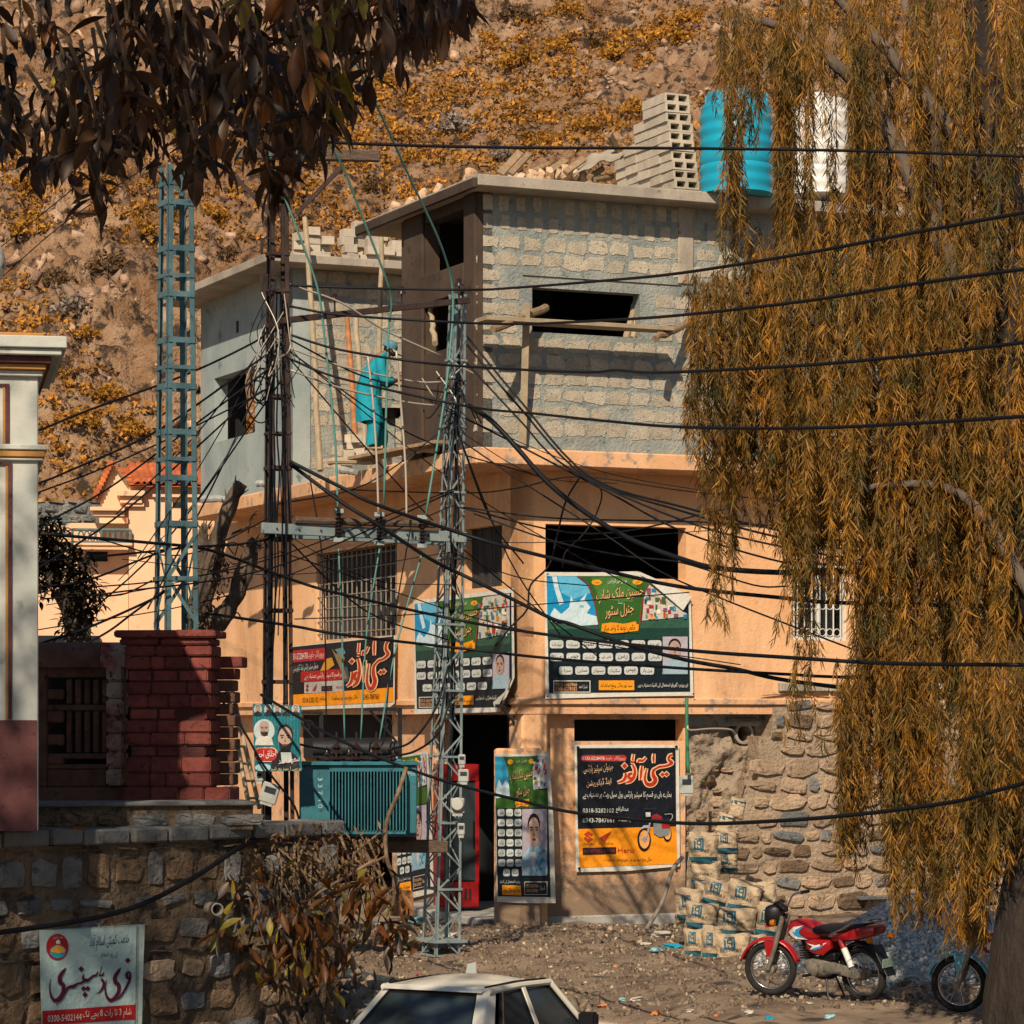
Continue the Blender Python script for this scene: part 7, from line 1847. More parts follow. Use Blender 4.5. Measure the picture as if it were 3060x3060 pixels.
stuff_rocks('rubble_heap', np.stack([xx, yy, gz(xx, yy) + .22 * np.exp(-((xx - c0.x) / .8) ** 2) * rng.uniform(.2, 1, n)], -1), rng.uniform(.05, .2, n), mat('rubble', '#6d6254', '#8f8270', '#4c443b', s=4, bump=.5, rnd=.4, attr=True), 'heap of grey and brown rubble left of the white car', 'rubble', .8)
# gravel mound
gc = P(2735, 2800, 37.2); GX, GY, GRX, GRY, GH = gc.x + .15, 37.0, 1.75, 2.6, .80
def mound(x, y): r2 = ((x - GX) / GRX) ** 2 + ((y - GY) / GRY) ** 2; return gz1(x, y) - .04 + GH * math.exp(-r2 * 1.9) + .03 * mnoise.noise(Vector((x * 3, y * 3, 0)))
o = MB().grid(lambda u, v: (GX + (u - .5) * 5, GY + (v - .5) * 7, mound(GX + (u - .5) * 5, GY + (v - .5) * 7)), 60, 70).build('gravel_heap', mat('gravel_base', '#a5a6a2', '#bdbbb4', '#8a8a86', s=14, s3=40, bump=1.0, bs=60, bd=.05), fix=False, smooth='all')
tag(o, 'heap of blue grey crushed gravel behind the red motorcycle', 'gravel', kind='stuff')
n = 9000; xx = GX + rng.normal(0, .85, n); yy = GY + rng.normal(-.4, 1.3, n)
stuff_rocks('gravel_chips', np.stack([xx, yy, (gz(xx, yy) - .04 + GH * np.exp(-(((xx - GX) / GRX) ** 2 + ((yy - GY) / GRY) ** 2) * 1.9)) + .012], -1), rng.uniform(.02, .055, n), M_grav, 'crushed gravel chips covering the heap', 'gravel', .8)
# black water pipe along the street
pts = [P(1000, 2850, 36.2), P(1120, 2872, 35.4), P(1290, 2915, 34.0), P(1480, 2952, 32.6), P(1660, 2990, 31.4), P(1830, 3030, 30.4), P(2000, 3062, 29.8)]
for p in pts: p.z = gz1(p.x, p.y) + .07
o = MB().tube(smooth_path(pts, 5), .065, 12).build('water_pipe', mat('black_pipe', '#1f2a2e', '#35403f', '#5a4c3c', s=3, s3=7, rough=.6, bump=.2), smooth='all'); tag(o, 'black water pipe lying across the street behind the car', 'pipe')
# litter: crumpled scraps
def crumple(seed, m):
    bm = bmesh.new(); bmesh.ops.create_icosphere(bm, subdivisions=2, radius=.5)
    for v in bm.verts: v.co *= .6 + .8 * abs(mnoise.noise(v.co * 2.2 + Vector((seed, 0, 0)))) ; v.co.z *= .45
    me = bpy.data.meshes.new('litter'); bm.to_mesh(me); bm.free(); me.materials.append(m); return me
LM = {'white': mat('white_litter', '#a5a096', '#b8b2a6', s=9, bump=.3), 'blue': mat('blue_litter', '#1580a0', '#1f90ae', s=9, bump=.3), 'red': mat('red_litter', '#8e2a30', '#a5383c', s=9, bump=.3), 'orange': mat('orange_litter', '#b06a3a', '#c07c4a', s=9, bump=.3), 'teal': mat('teal_litter', '#6fa5a8', '#84b4b4', s=9, bump=.3)}
LMS = {k: [crumple(i * 7 + j, m) for j in range(2)] for i, (k, m) in enumerate(LM.items())}
def on_ground(px, py):
    Y = 36.0
    for _ in range(12): Y = (H - gz1((px - 1530) * Y / F, Y)) * F / (py - YH)
    return Vector(((px - 1530) * Y / F, Y, gz1((px - 1530) * Y / F, Y)))
LIT = [(2010, 2835, 60, 'blue', 'bright blue plastic bag by the hose foot'), (1960, 2850, 60, 'teal', 'pale teal plastic bag beside the bright blue bag'), (1975, 2800, 70, 'white', 'crumpled white sack at the foot of the peach wall'), (1930, 2825, 40, 'white', 'small white scrap near the hose end'), (1230, 2765, 90, 'teal', 'pale teal plastic sheet on the shop step'), (1380, 2825, 70, 'white', 'white plastic sack at the lattice pole base'),
       (1345, 2800, 60, 'white', 'crumpled white sheet behind the lattice pole'), (1120, 2770, 60, 'white', 'white scrap left of the shop step'), (1430, 2745, 40, 'red', 'red rag on the shop floor'), (1250, 2880, 24, 'red', 'small red wrapper in the rubble'), (1300, 2855, 20, 'white', 'white cup in the dirt near the pole'), (2620, 2985, 30, 'red', 'red wrapper on the sand right of the motorcycle'), (2240, 3030, 40, 'white', 'white wrapper at the lower street edge'),
       (2330, 2960, 26, 'red', 'pink wrapper under the front wheel'), (2140, 3040, 20, 'orange', 'orange peel like scrap on the lower street'), (2300, 3045, 34, 'blue', 'blue scrap at the bottom of the street'), (2160, 2915, 26, 'orange', 'round orange lid in front of the bags'), (2480, 3050, 36, 'teal', 'teal wrapper at the bottom right'), (1840, 2875, 22, 'orange', 'orange scrap in the middle of the street'), (1800, 3020, 40, 'orange', 'brown paper scrap beside the black pipe'),
       (1900, 3010, 46, 'white', 'torn white paper near the black pipe'), (1960, 3035, 40, 'orange', 'tan cardboard scrap near the black pipe'), (2060, 3025, 36, 'white', 'white paper scrap on the lower street'), (1860, 2990, 30, 'teal', 'teal scrap near the black pipe'), (2420, 3010, 26, 'white', 'white scrap under the motorcycle engine'), (1180, 2950, 24, 'white', 'white scrap on the rubble heap'), (1090, 2900, 24, 'red', 'red scrap on the rubble heap'), (1045, 3000, 24, 'blue', 'blue scrap on the rubble heap'),
       (2700, 2800, 36, 'teal', 'teal bag on the gravel heap'), (2760, 2785, 26, 'red', 'pink scrap on the gravel heap'), (2740, 2915, 30, 'white', 'grey white scrap on the gravel slope'), (1700, 2860, 16, 'white', 'white chip in the middle of the street'), (1560, 2900, 20, 'white', 'white scrap behind the car roof'), (1490, 2785, 22, 'white', 'white scrap at the poster pier foot')]
for i, (px, py, w, c, lab) in enumerate(LIT):
    p = on_ground(px, py); s_ = w * p.y / F
    o = inst('litter', LMS[c][i % 2], None, p + Vector((0, 0, s_ * .12)), (random.uniform(-.2, .2), random.uniform(-.2, .2), random.uniform(0, 6)), (s_ * 1.1, s_ * .9, s_ * random.uniform(.6, 1.1))); tag(o, lab, 'litter', 'litter on the street')

# ================================================================ POSTERS AND LETTERING
import unicodedata
AF = {}
for cpt in list(range(0xFB50, 0xFE00)) + list(range(0xFE70, 0xFEFD)):
    dsc = unicodedata.decomposition(chr(cpt)).split()
    if len(dsc) == 2 and dsc[0] in ('<isolated>', '<final>', '<initial>', '<medial>'): AF.setdefault(chr(int(dsc[1], 16)), {})[dsc[0][1:-1]] = chr(cpt)
def shape_ar(s):
    out = []
    n = len(s)
    for i, ch in enumerate(s):
        f = AF.get(ch)
        if not f: out.append(ch); continue
        prv = i > 0 and s[i-1] in AF and 'initial' in AF[s[i-1]]
        nxt = i < n - 1 and s[i+1] in AF and 'initial' in f
        k = 'medial' if prv and nxt else 'final' if prv else 'initial' if nxt else 'isolated'
        out.append(f.get(k) or f.get('isolated') or ch)
    res, num = [], ''
    for ch in reversed(out):
        if ch in '0123456789-': num = ch + num
        else:
            if num: res.append(num); num = ''
            res.append(ch)
    if num: res.append(num)
    return ''.join(res)
INK = {}
def ink(h, rough=.5):
    if h not in INK: INK[h] = mat('print_' + h.strip('#'), h, rough=rough, bump=.5, bs=2.2, bd=.1, spec=.3)
    return INK[h]

class Sheet:
    """a printed sheet on a vertical plane; shapes are given in the design's own coordinates"""
    def __init__(s, root, fn, nrm, amp=.012, seed=0):
        s.root, s.fn, s.n, s.amp, s.seed = root, fn, Vector(nrm).normalized(), .0016, seed
        s.o = Vector(root.location)
    def pt(s, x, y, lay):
        p = s.fn(x, y)
        w = s.amp * (math.sin(x * .0052 + y * .0021 + s.seed) + .6 * math.sin(y * .0083 - x * .003 + s.seed * 2))
        return p + s.n * (.012 + s.amp * 1.6 + w + lay * .005) - s.o
    def rect(s, x0, y0, x1, y1, c, lay, name='panel', nx=None, ny=None):
        nx = nx or max(1, int(abs(x1 - x0) / 90)); ny = ny or max(1, int(abs(y1 - y0) / 90))
        return MB().grid(lambda u, v: s.pt(x0 + (x1 - x0) * u, y0 + (y1 - y0) * v, lay), nx, ny).build(name, ink(c), s.root, fix=False, smooth='all')
    def poly(s, pts, c, lay, name='panel'):
        # subdivide edges, triangulate, so the shape follows the sheet
        q = []
        for i, p in enumerate(pts):
            r = pts[(i + 1) % len(pts)]; k = max(1, int(math.hypot(r[0] - p[0], r[1] - p[1]) / 140))
            q += [(p[0] + (r[0] - p[0]) * j / k, p[1] + (r[1] - p[1]) * j / k) for j in range(k)]
        me = MB().add([s.pt(x, y, lay) for x, y in q], [tuple(range(len(q)))]).mesh(name, ink(c), fix=False)
        bm = bmesh.new(); bm.from_mesh(me); bmesh.ops.triangulate(bm, faces=bm.faces); bm.to_mesh(me); bm.free()
        return inst(name, me, s.root)
    def disc(s, cx, cy, rx, ry, c, lay, name='emblem', n=20): return s.poly([(cx + rx * math.cos(t), cy + ry * math.sin(t)) for t in np.linspace(0, 2 * math.pi, n, endpoint=False)], c, lay, name)
    def pill(s, x0, y0, x1, y1, c, lay, r=28):
        p = []
        for (cx, cy, a0) in ((x1 - r, y1 - r, 0), (x0 + r, y1 - r, 90), (x0 + r, y0 + r, 180), (x1 - r, y0 + r, 270)):
            p += [(cx + r * math.cos(R(a0 + a)), cy + r * math.sin(R(a0 + a))) for a in (0, 30, 60, 90)]
        return s.poly(p, c, lay, 'text_field')
    def text(s, st, x0, y0, x1, y1, c, lay, arabic=True, slant=0.0, lines=1):
        me = text_mesh(shape_ar(st) if arabic else st, 1.0, ink(c))
        if not len(me.vertices): return
        xs_ = [v.co.x for v in me.vertices]; ys_ = [v.co.y for v in me.vertices]
        ax, bx, ay, by = min(xs_), max(xs_), min(ys_), max(ys_)
        for v in me.vertices:
            u = (v.co.x - ax) / (bx - ax); w = (v.co.y - ay) / (by - ay)
            v.co = s.pt(x0 + (x1 - x0) * u, y1 + (y0 - y1) * w - slant * (u - .5), lay)
        return inst('lettering', me, s.root)
    def stroke(s, pts, c, lay, grow=0, name='lettering'):
        q = []
        for i in range(len(pts) - 1):
            a, b = pts[i], pts[i+1]; p0, p3 = pts[max(0, i-1)], pts[min(len(pts)-1, i+2)]
            for k in range(5):
                t = k / 5; q.append(tuple(.5 * ((2*a[j]) + (b[j]-p0[j])*t + (2*p0[j]-5*a[j]+4*b[j]-p3[j])*t*t + (3*a[j]-p0[j]-3*b[j]+p3[j])*t**3) for j in range(3)))
        q.append(pts[-1]); V_ = []; Fc = []
        for i, (x, y, w) in enumerate(q):
            a, b = q[max(0, i-1)], q[min(len(q)-1, i+1)]; dx, dy = b[0]-a[0], b[1]-a[1]; l = math.hypot(dx, dy) or 1; h_ = (max(4, w) + grow) / 2
            V_ += [s.pt(x - dy / l * h_, y + dx / l * h_, lay), s.pt(x + dy / l * h_, y - dx / l * h_, lay)]
        Fc = [(2*i, 2*i+1, 2*i+3, 2*i+2) for i in range(len(q) - 1)]
        return MB().add(V_, Fc).build(name, ink(c), s.root, fix=False)
    def dia(s, x, y, r, c, lay, grow=0): r += grow; return s.poly([(x - r, y), (x, y - r), (x + r, y), (x, y + r)], c, lay, 'lettering')
    def face(s, cx, cy, w, h, skin, hair, cloth, lay, beard=False):
        s.poly([(cx - w * .95, cy + h * 1.35), (cx - w * .8, cy + h * .85), (cx - w * .3, cy + h * .55), (cx + w * .3, cy + h * .55), (cx + w * .8, cy + h * .85), (cx + w * .95, cy + h * 1.35)], cloth, lay, 'portrait')
        s.disc(cx, cy - h * .2, w * .48, h * .40, hair, lay + .5, 'portrait'); s.disc(cx, cy + h * .05, w * .45, h * .52, skin, lay + 1, 'portrait')
        if beard: s.poly([(cx - w * .44, cy + h * .15), (cx - w * .2, cy + h * .28), (cx + w * .2, cy + h * .28), (cx + w * .44, cy + h * .15), (cx + w * .3, cy + h * .52), (cx, cy + h * .62), (cx - w * .3, cy + h * .52)], hair, lay + 1.5, 'portrait')
        for e in (-1, 1):
            s.disc(cx + e * w * .2, cy - h * .02, w * .07, h * .03, '#2a201c', lay + 2, 'portrait', 8); s.rect(cx + e * w * .2 - w * .12, cy - h * .13, cx + e * w * .2 + w * .12, cy - h * .09, '#2a201c', lay + 2, 'portrait')
        s.poly([(cx - w * .02, cy), (cx + w * .07, cy + h * .17), (cx - w * .05, cy + h * .17)], '#6e5648', lay + 2, 'portrait')
        s.disc(cx, cy + h * .31, w * .15, h * .045, '#6e3a36', lay + 2, 'portrait', 10)

def quadmap(src, dst):
    """projective-free bilinear map of a design rectangle onto four photo points"""
    x0, y0, x1, y1 = src
    def f(x, y):
        u, v = (x - x0) / (x1 - x0), (y - y0) / (y1 - y0)
        t = Vector(dst[0]).lerp(Vector(dst[1]), u); b = Vector(dst[3]).lerp(Vector(dst[2]), u); p = t.lerp(b, v)
        return p.x, p.y
    return f
def AA(px, py, a): b, z = pb(px, py, a); return BL(a, b, z)
nR, nL = -e2, -e1
CREAM, DKB = '#d8b48a', '#0d1a22'
COLS = ['#9c2a28', '#c9c2b2', '#2d6a8c', '#b8822c', '#3c5a34', '#7c4a6a', '#d0a06a', '#1c3a5c', '#b03838', '#4a8ca0', '#8c7a3a', '#e0d8c8']
WORDS = ['شیور انڈے', 'دیسی انڈے', 'کھویا', 'مکھن', 'دیسی گھی', 'دہی', 'خالص دودھ', 'کولڈ', 'جوس', 'چائے کی پتی', 'خالص شہد', 'رس', 'کیک رس', 'باقرخانی', 'سرف', 'صابن', 'نسوار', 'سگریٹ', 'چپس', 'منرل واٹر']
def milk_design(S_, flap):
    rs = random.Random(5)
    S_.poly([(25, 40), (640, 45), (1190, 30), (1860, 350), (1895, 1590), (950, 1605), (35, 1630)] if flap == 'tr' else [(25, 40), (1000, 30), (1885, 20), (1895, 1180), (1620, 1625), (35, 1640)], '#c9c6ba', 0, 'sheet')
    dk = [(50, 90), (1190, 90), (1320, 165), (1740, 520), (1830, 400), (1850, 1540), (80, 1560)] if flap == 'tr' else [(50, 90), (1845, 80), (1850, 1200), (1610, 1560), (80, 1565)]
    S_.poly(dk, DKB, 1, 'background')
    S_.poly([(55, 620), (1835, 600), (1838, 880), (62, 890)] , '#173a32', 1.6, 'background'); S_.poly([(58, 600), (1832, 560), (1834, 740), (60, 760)], '#2c5240', 2.2, 'background')
    S_.poly([(50, 92), (420, 95), (560, 200), (640, 420), (690, 700), (60, 650)], '#1585b4', 3, 'background')
    S_.poly([(180, 95), (420, 97), (555, 205), (600, 300), (380, 380), (230, 300)], '#58a9c8', 3.4, 'background')
    for q in ([(110, 95), (170, 95), (200, 250), (262, 430), (205, 455), (150, 280)], [(100, 560), (140, 490), (230, 570), (330, 480), (352, 325), (372, 400), (460, 400), (560, 290), (520, 385), (595, 480), (550, 560), (680, 600), (690, 700), (380, 720), (70, 655)]): S_.poly(q, '#b9cdd2', 3.8, 'milk_splash')
    S_.disc(485, 470, 30, 18, '#6fb0c4', 4.2, 'milk_splash', 10)
    gtop = [(420, 95), (1190, 90), (1330, 170)] if flap == 'tr' else [(420, 95), (1190, 85), (1340, 95)]
    S_.poly(gtop + [(1260, 330), (1220, 560), (1195, 800), (720, 800), (680, 640), (640, 420), (560, 200)], '#2d5720', 4, 'background')
    S_.poly([(600, 110), (1150, 105), (1180, 300), (1120, 420), (700, 380)], '#446f30', 4.4, 'background')
    S_.stroke([(425, 95, 14), (560, 200, 14), (640, 420, 14), (695, 700, 14)], '#7a1d1c', 5, 0, 'border_line'); S_.stroke([(1335, 175, 14), (1262, 330, 14), (1225, 560, 14), (1202, 720, 14)], '#8a2a1c', 5, 0, 'border_line')
    S_.poly([(1325, 190), (1740, 530), (1800, 560), (1790, 600), (1240, 650), (1265, 350)] if flap == 'tr' else [(1345, 100), (1835, 90), (1835, 600), (1240, 650), (1265, 350)], '#b8b2a6', 4.2, 'background')
    for k in range(64):
        x = rs.uniform(1275, 1790); y = rs.uniform(150, 620)
        if flap == 'tr' and y < 200 + (x - 1325) * .86: continue
        w, h_ = rs.uniform(22, 60), rs.uniform(30, 75)
        S_.rect(x - w / 2, y - h_ / 2, x + w / 2, min(640, y + h_ / 2), rs.choice(COLS), 5 + k * .03, 'product', 1, 1)
    S_.disc(670, 170, 65, 34, '#e0961f', 5); S_.disc(1180, 165, 62, 34, '#e0961f', 5)
    S_.text('نصیب', 640, 155, 700, 185, DKB, 6); S_.text('اعلیٰ', 1150, 150, 1210, 182, DKB, 6)
    S_.text('فضل خیر الرازقین', 805, 125, 1045, 188, '#cfccc0', 6)
    for lay, c, d in ((5.6, '#3a1f14', 8), (6.2, '#dca878', 0)):
        S_.text('حسین ملک شاپ', 665 + d, 235 + d, 1250 + d, 410 + d, c, lay, slant=70); S_.text('جنرل سٹور', 775 + d, 440 + d, 1130 + d, 610 + d, c, lay, slant=50)
    S_.text('اینڈ', 935, 405, 990, 445, '#cfccc0', 6)
    S_.poly([(735, 690), (860, 672), (1000, 690), (1160, 660), (1165, 690), (1197, 700), (1190, 775), (1000, 800), (850, 810), (725, 782)], '#e0901a', 6, 'text_field')
    S_.text('خالص دودھ کا واحد مرکز', 755, 700, 1150, 790, '#231a14', 6.8, slant=10)
    k = 0
    for (y0, xsx) in ((895, [85, 290, 495, 700, 905, 1110, 1315]), (1055, [88, 295, 500, 705, 910, 1112, 1320]), (1225, [200, 405, 610, 812, 1018, 1222])):
        for x in xsx:
            S_.pill(x, y0, x + 172, y0 + 102, '#b9bdb8', 3); S_.text(WORDS[k], x + 25, y0 + 28, x + 148, y0 + 78, '#2a2f33', 3.7); k += 1
    S_.rect(1503, 850, 1815, 1325, '#a79fa8', 3, 'portrait'); S_.face(1650, 1010, 165, 230, '#a88a7c', '#201a1a', '#7f9cac', 4)
    S_.poly([(1520, 1290), (1540, 1180), (1600, 1130), (1740, 1130), (1800, 1190), (1812, 1320), (1520, 1320)], '#8fa9b4', 4.2, 'portrait')
    for q in ([(130, 1400, 595, 1412)], [(130, 1540, 595, 1552)], [(130, 1412, 142, 1540)], [(583, 1412, 595, 1540)]): S_.rect(*q[0], '#bfbdb2', 3, 'border_line')
    S_.text('0312-5663966', 155, 1430, 425, 1475, '#d8a070', 4, False); S_.text('0300-5278582', 155, 1485, 425, 1528, '#d8a070', 4, False); S_.text('شیراز احمد', 450, 1450, 555, 1510, '#bfbdb2', 4)
    S_.rect(700, 1400, 1145, 1522, '#e0901a', 3, 'text_field'); S_.text('سید پور ماڈل ویلج اسلام آباد', 715, 1425, 1120, 1505, '#2a1c12', 4)
    if flap == 'tr':
        S_.text('اور روزمرہ گھریلو استعمال کی اشیاء دستیاب ہیں', 1190, 1425, 1815, 1490, '#cfccc0', 4)
        S_.poly([(1190, 34), (1325, 160), (1745, 522), (1855, 350), (1500, 170)], '#cdcac0', 10, 'folded_corner')
    else:
        S_.text('روزمرہ گھریلو استعمال کی اشیاء دستیاب ہیں', 1190, 1400, 1640, 1470, '#cfccc0', 4)
        S_.poly([(1892, 1180), (1880, 1300), (1560, 1500), (1615, 1628)], '#b5b2a8', 12, 'folded_corner')
    for (x, y) in ((45, 70), (45, 1600), (1870, 1570)): S_.disc(x, y, 12, 12, '#1a1a1a', 11, 'nail', 8)
def new_sheet(label, loc, fn, nrm, amp, seed):
    r = empty('banner', loc, 0, label, 'banner', 'shop banners'); return Sheet(r, fn, nrm, amp, seed)
ZA = lambda x, y: (1620 + x * .2381, 1700 + y * .2381)
fA = lambda x, y: AB(*ZA(x, y), LB - .05)
milk_design(new_sheet('green milk shop banner with folded top corner on the sunlit right wall', fA(950, 1600), fA, nR, .012, 1), 'tr')
qB = quadmap((25, 30, 1890, 1630), [(1240, 1793), (1538, 1759), (1541, 2128), (1240, 2132)])
fB = lambda x, y: AA(*qB(x, y), LA - .10)
milk_design(new_sheet('green milk shop banner behind the lattice pole on the left wall', fB(950, 1600), fB, nL, .012, 2), 'br')

def pier_design(S_):
    rs = random.Random(9)
    S_.poly([(65, 120), (380, 130), (690, 105), (745, 900), (770, 1850), (420, 1850), (90, 1835)], '#bdb8ac', 0, 'sheet')
    S_.poly([(68, 160), (660, 150), (712, 1780), (100, 1770)], DKB, 1, 'background')
    S_.poly([(68, 160), (165, 162), (215, 300), (238, 600), (80, 620)], '#2f8fb4', 2, 'background'); S_.poly([(80, 520), (110, 420), (150, 500), (190, 420), (225, 480), (238, 610), (82, 640)], '#b2c6cc', 2.6, 'milk_splash')
    S_.poly([(165, 160), (560, 155), (505, 290), (500, 540), (672, 545), (680, 745), (72, 755), (82, 610), (238, 600), (215, 300)], '#30561f', 2.2, 'background'); S_.poly([(260, 200), (480, 190), (470, 420), (300, 450)], '#47702e', 2.8, 'background')
    S_.poly([(560, 158), (660, 150), (668, 520), (505, 540), (500, 290)], '#a5aab0', 2.4, 'background')
    for k in range(34):
        x, y = rs.uniform(515, 655), rs.uniform(200, 520); w, h_ = rs.uniform(14, 34), rs.uniform(24, 60); S_.rect(x - w/2, y - h_/2, x + w/2, y + h_/2, rs.choice(COLS), 3 + k * .03, 'product', 1, 1)
    S_.disc(240, 220, 32, 30, '#e0961f', 4); S_.disc(480, 212, 28, 30, '#e0961f', 4); S_.text('فضل خیر', 310, 185, 425, 235, '#bfc0b8', 4)
    for lay, c, d in ((4.4, '#3a1f14', 6), (5, '#d8a878', 0)): S_.text('حسین ملک شاپ', 232 + d, 300 + d, 495 + d, 450 + d, c, lay, slant=50); S_.text('جنرل سٹور', 300 + d, 500 + d, 462 + d, 620 + d, c, lay, slant=30)
    S_.poly([(292, 680), (350, 665), (455, 645), (462, 690), (440, 735), (360, 725), (310, 748)], '#e0901a', 4, 'text_field'); S_.text('خالص دودھ مرکز', 305, 670, 445, 730, '#231a14', 4.8)
    k = 0
    for r_ in range(6):
        for c_ in range(3): x, y = 95 + c_ * 97 + r_ * 1.5, 762 + r_ * 116; S_.pill(x, y, x + 80, y + 84, '#b4bab6', 3, 20); S_.text(WORDS[k % 20], x + 12, y + 25, x + 68, y + 62, '#2a2f33', 3.8); k += 1
    for x in (158, 258): S_.pill(x, 1455, x + 78, 1538, '#b4bab6', 3, 20); S_.text(WORDS[k % 20], x + 12, 1480, x + 66, 1515, '#2a2f33', 3.8); k += 1
    S_.rect(378, 762, 665, 1532, '#9a929e', 3, 'portrait'); S_.face(510, 1010, 150, 330, '#a5897c', '#1c1717', '#86a4b2', 4)
    S_.poly([(395, 1525), (400, 1420), (450, 1240), (500, 1190), (560, 1180), (640, 1260), (668, 1420), (665, 1528)], '#7c9cac', 4.1, 'portrait'); S_.poly([(470, 1260), (530, 1260), (510, 1470), (480, 1400)], '#b5b0ac', 4.5, 'portrait')
    for i in range(14): S_.disc(rs.uniform(540, 640), rs.uniform(1230, 1470), 14, 20, '#2f7f98', 4.7, 'portrait', 8)
    S_.text('روزمرہ استعمال کی اشیاء', 120, 1580, 355, 1625, '#bfc0b8', 3); S_.poly([(145, 1640), (358, 1645), (370, 1760), (148, 1752)], '#e0901a', 3, 'text_field'); S_.text('سید پور ماڈل ویلج', 162, 1665, 350, 1740, '#2a1c12', 4)
    for q in ((402, 1600, 670, 1608), (402, 1745, 672, 1753), (402, 1608, 410, 1745), (662, 1608, 670, 1745)): S_.rect(*q, '#a8a89e', 3, 'border_line')
    S_.text('0312-5663966', 424, 1630, 562, 1668, '#d0a070', 4, False); S_.text('0300-5278582', 424, 1685, 562, 1722, '#d0a070', 4, False); S_.text('شیراز', 578, 1645, 640, 1705, '#bfc0b8', 4)
fC = lambda x, y: AB(1460 + x * .2588, 2220 + y * .2588, LB - .14)
pier_design(new_sheet('tall milk shop banner with boy portrait on the sunlit door pier', fC(420, 1840), fC, nR, .008, 3))
qC = quadmap((65, 105, 770, 1850), [(1186, 2252), (1294, 2240), (1299, 2668), (1186, 2696)])
fC2 = lambda x, y: AA(*qC(x, y), GA - .03)
pier_design(new_sheet('tall milk shop banner half hidden behind the transformer', fC2(420, 1840), fC2, nL, .008, 4))

ISSA = [[(800, 430, 26), (806, 480, 40), (770, 540, 36), (690, 572, 14)], [(905, 310, 28), (938, 390, 34), (930, 470, 44), (885, 540, 42), (800, 576, 14)], [(905, 440, 24), (860, 450, 40), (850, 500, 36), (900, 510, 26)], [(918, 160, 20), (905, 250, 22)], [(880, 272, 28), (932, 276, 24)],
        [(1040, 330, 20), (1030, 420, 36), (1018, 540, 16)], [(985, 285, 20), (1000, 250, 30), (1050, 255, 28), (1100, 205, 18)],
        [(1485, 170, 20), (1440, 185, 30), (1425, 240, 34), (1470, 285, 42), (1420, 318, 32), (1360, 335, 26), (1300, 342, 30), (1250, 365, 26), (1205, 400, 36), (1205, 470, 50), (1235, 530, 54), (1200, 590, 56), (1130, 600, 50), (1085, 540, 36), (1090, 450, 26), (1112, 365, 14)], [(1212, 155, 18), (1206, 220, 30), (1210, 292, 16)]]
def issa(S_, fx, lay):
    for lv, c, g in ((lay, CREAM, 34), (lay + 1, '#a82a14', 0)):
        for st in ISSA: S_.stroke([fx(*p) for p in st], c, lv, g)
        for (x, y, r_) in ((790, 330, 38), (1335, 455, 32), (1395, 450, 32)): q = fx(x, y, 0); S_.dia(q[0], q[1], r_, c, lv, g * .55)
fD = lambda x, y: AB(1700 + x * .207, 2220 + y * .207, GB - .04)
D = new_sheet('black and orange spare parts banner with red lettering on the lower right wall', fD(830, 1860), fD, nR, .008, 5)
D.poly([(75, 30), (830, 20), (1580, 30), (1600, 1750), (1590, 1780), (800, 1850), (95, 1865)], '#c6c3b6', 0, 'sheet')
D.poly([(108, 75), (1530, 70), (1540, 1210), (120, 1245)], '#10131c', 1, 'background'); D.poly([(122, 1242), (1540, 1205), (1560, 1745), (145, 1800)], '#e08a12', 1.3, 'background')
D.pill(160, 175, 822, 265, '#a02a28', 2, 42); D.text('0333-5228478', 182, 198, 500, 246, '#d8d0c4', 3, False); D.text('پروپرائٹر جاوید', 515, 190, 800, 258, '#d8b0a0', 3)
D.text('جینوئن سپئیر پارٹس', 205, 300, 630, 440, CREAM, 2, slant=40); D.text('اینڈ ڈیکوریشن', 245, 510, 600, 630, CREAM, 2, slant=40)
issa(D, lambda x, y, w: (x, y, w), 3)
D.text('ہمارے ہاں ہر قسم کا سپئیر پارٹس ہول سیل ریٹ پر دستیاب ہے', 190, 690, 1470, 820, '#c4c6c0', 2)
D.text('0318-5282102', 190, 945, 640, 1005, '#cfd0ca', 2, False); D.text('عبدالرافع', 670, 920, 855, 1010, '#c4c6c0', 2); D.text('0343-7847661', 190, 1085, 640, 1148, '#cfd0ca', 2, False); D.text('باسط', 700, 1070, 885, 1145, '#c4c6c0', 2)
D.poly([(265, 1268), (335, 1320), (310, 1345), (275, 1320), (255, 1330), (335, 1385), (270, 1435), (200, 1375), (225, 1350), (262, 1385), (278, 1372), (203, 1318)], '#a8371c', 3, 'emblem'); D.text('SUZUKI', 200, 1445, 340, 1470, '#5a4030', 3, False)
for i in range(5): D.poly([(430 + i * 12, 1370 + i * 16), (610 - i * 22, 1268 + i * 36), (590 - i * 22, 1300 + i * 34), (455 + i * 8, 1405 + i * 8)], '#a8371c', 3, 'emblem')
D.text('HONDA', 425, 1435, 625, 1465, '#8a4a20', 3, False)
D.poly([(185, 1515), (668, 1502), (670, 1598), (188, 1615)], '#241c20', 3, 'text_field'); D.text('UNITED STAR', 215, 1530, 655, 1580, '#8a2c38', 4, False); D.text('Hero', 695, 1512, 925, 1585, '#a8301c', 3, False)
D.text('ماڈل ویلج سید پور نزد دیس پردیس ریسٹورنٹ', 505, 1640, 1180, 1725, '#4a2c10', 3)
for (cx, cy, rx, ry) in ((1070, 1395, 98, 165), (1405, 1310, 62, 112)):
    D.disc(cx, cy, rx, ry, '#14141a', 4, 'picture', 24); D.disc(cx + 4, cy - 4, rx * .76, ry * .80, '#d89a58', 4.5, 'picture', 24); D.disc(cx, cy, rx * .3, ry * .26, '#8f9498', 5, 'picture', 14)
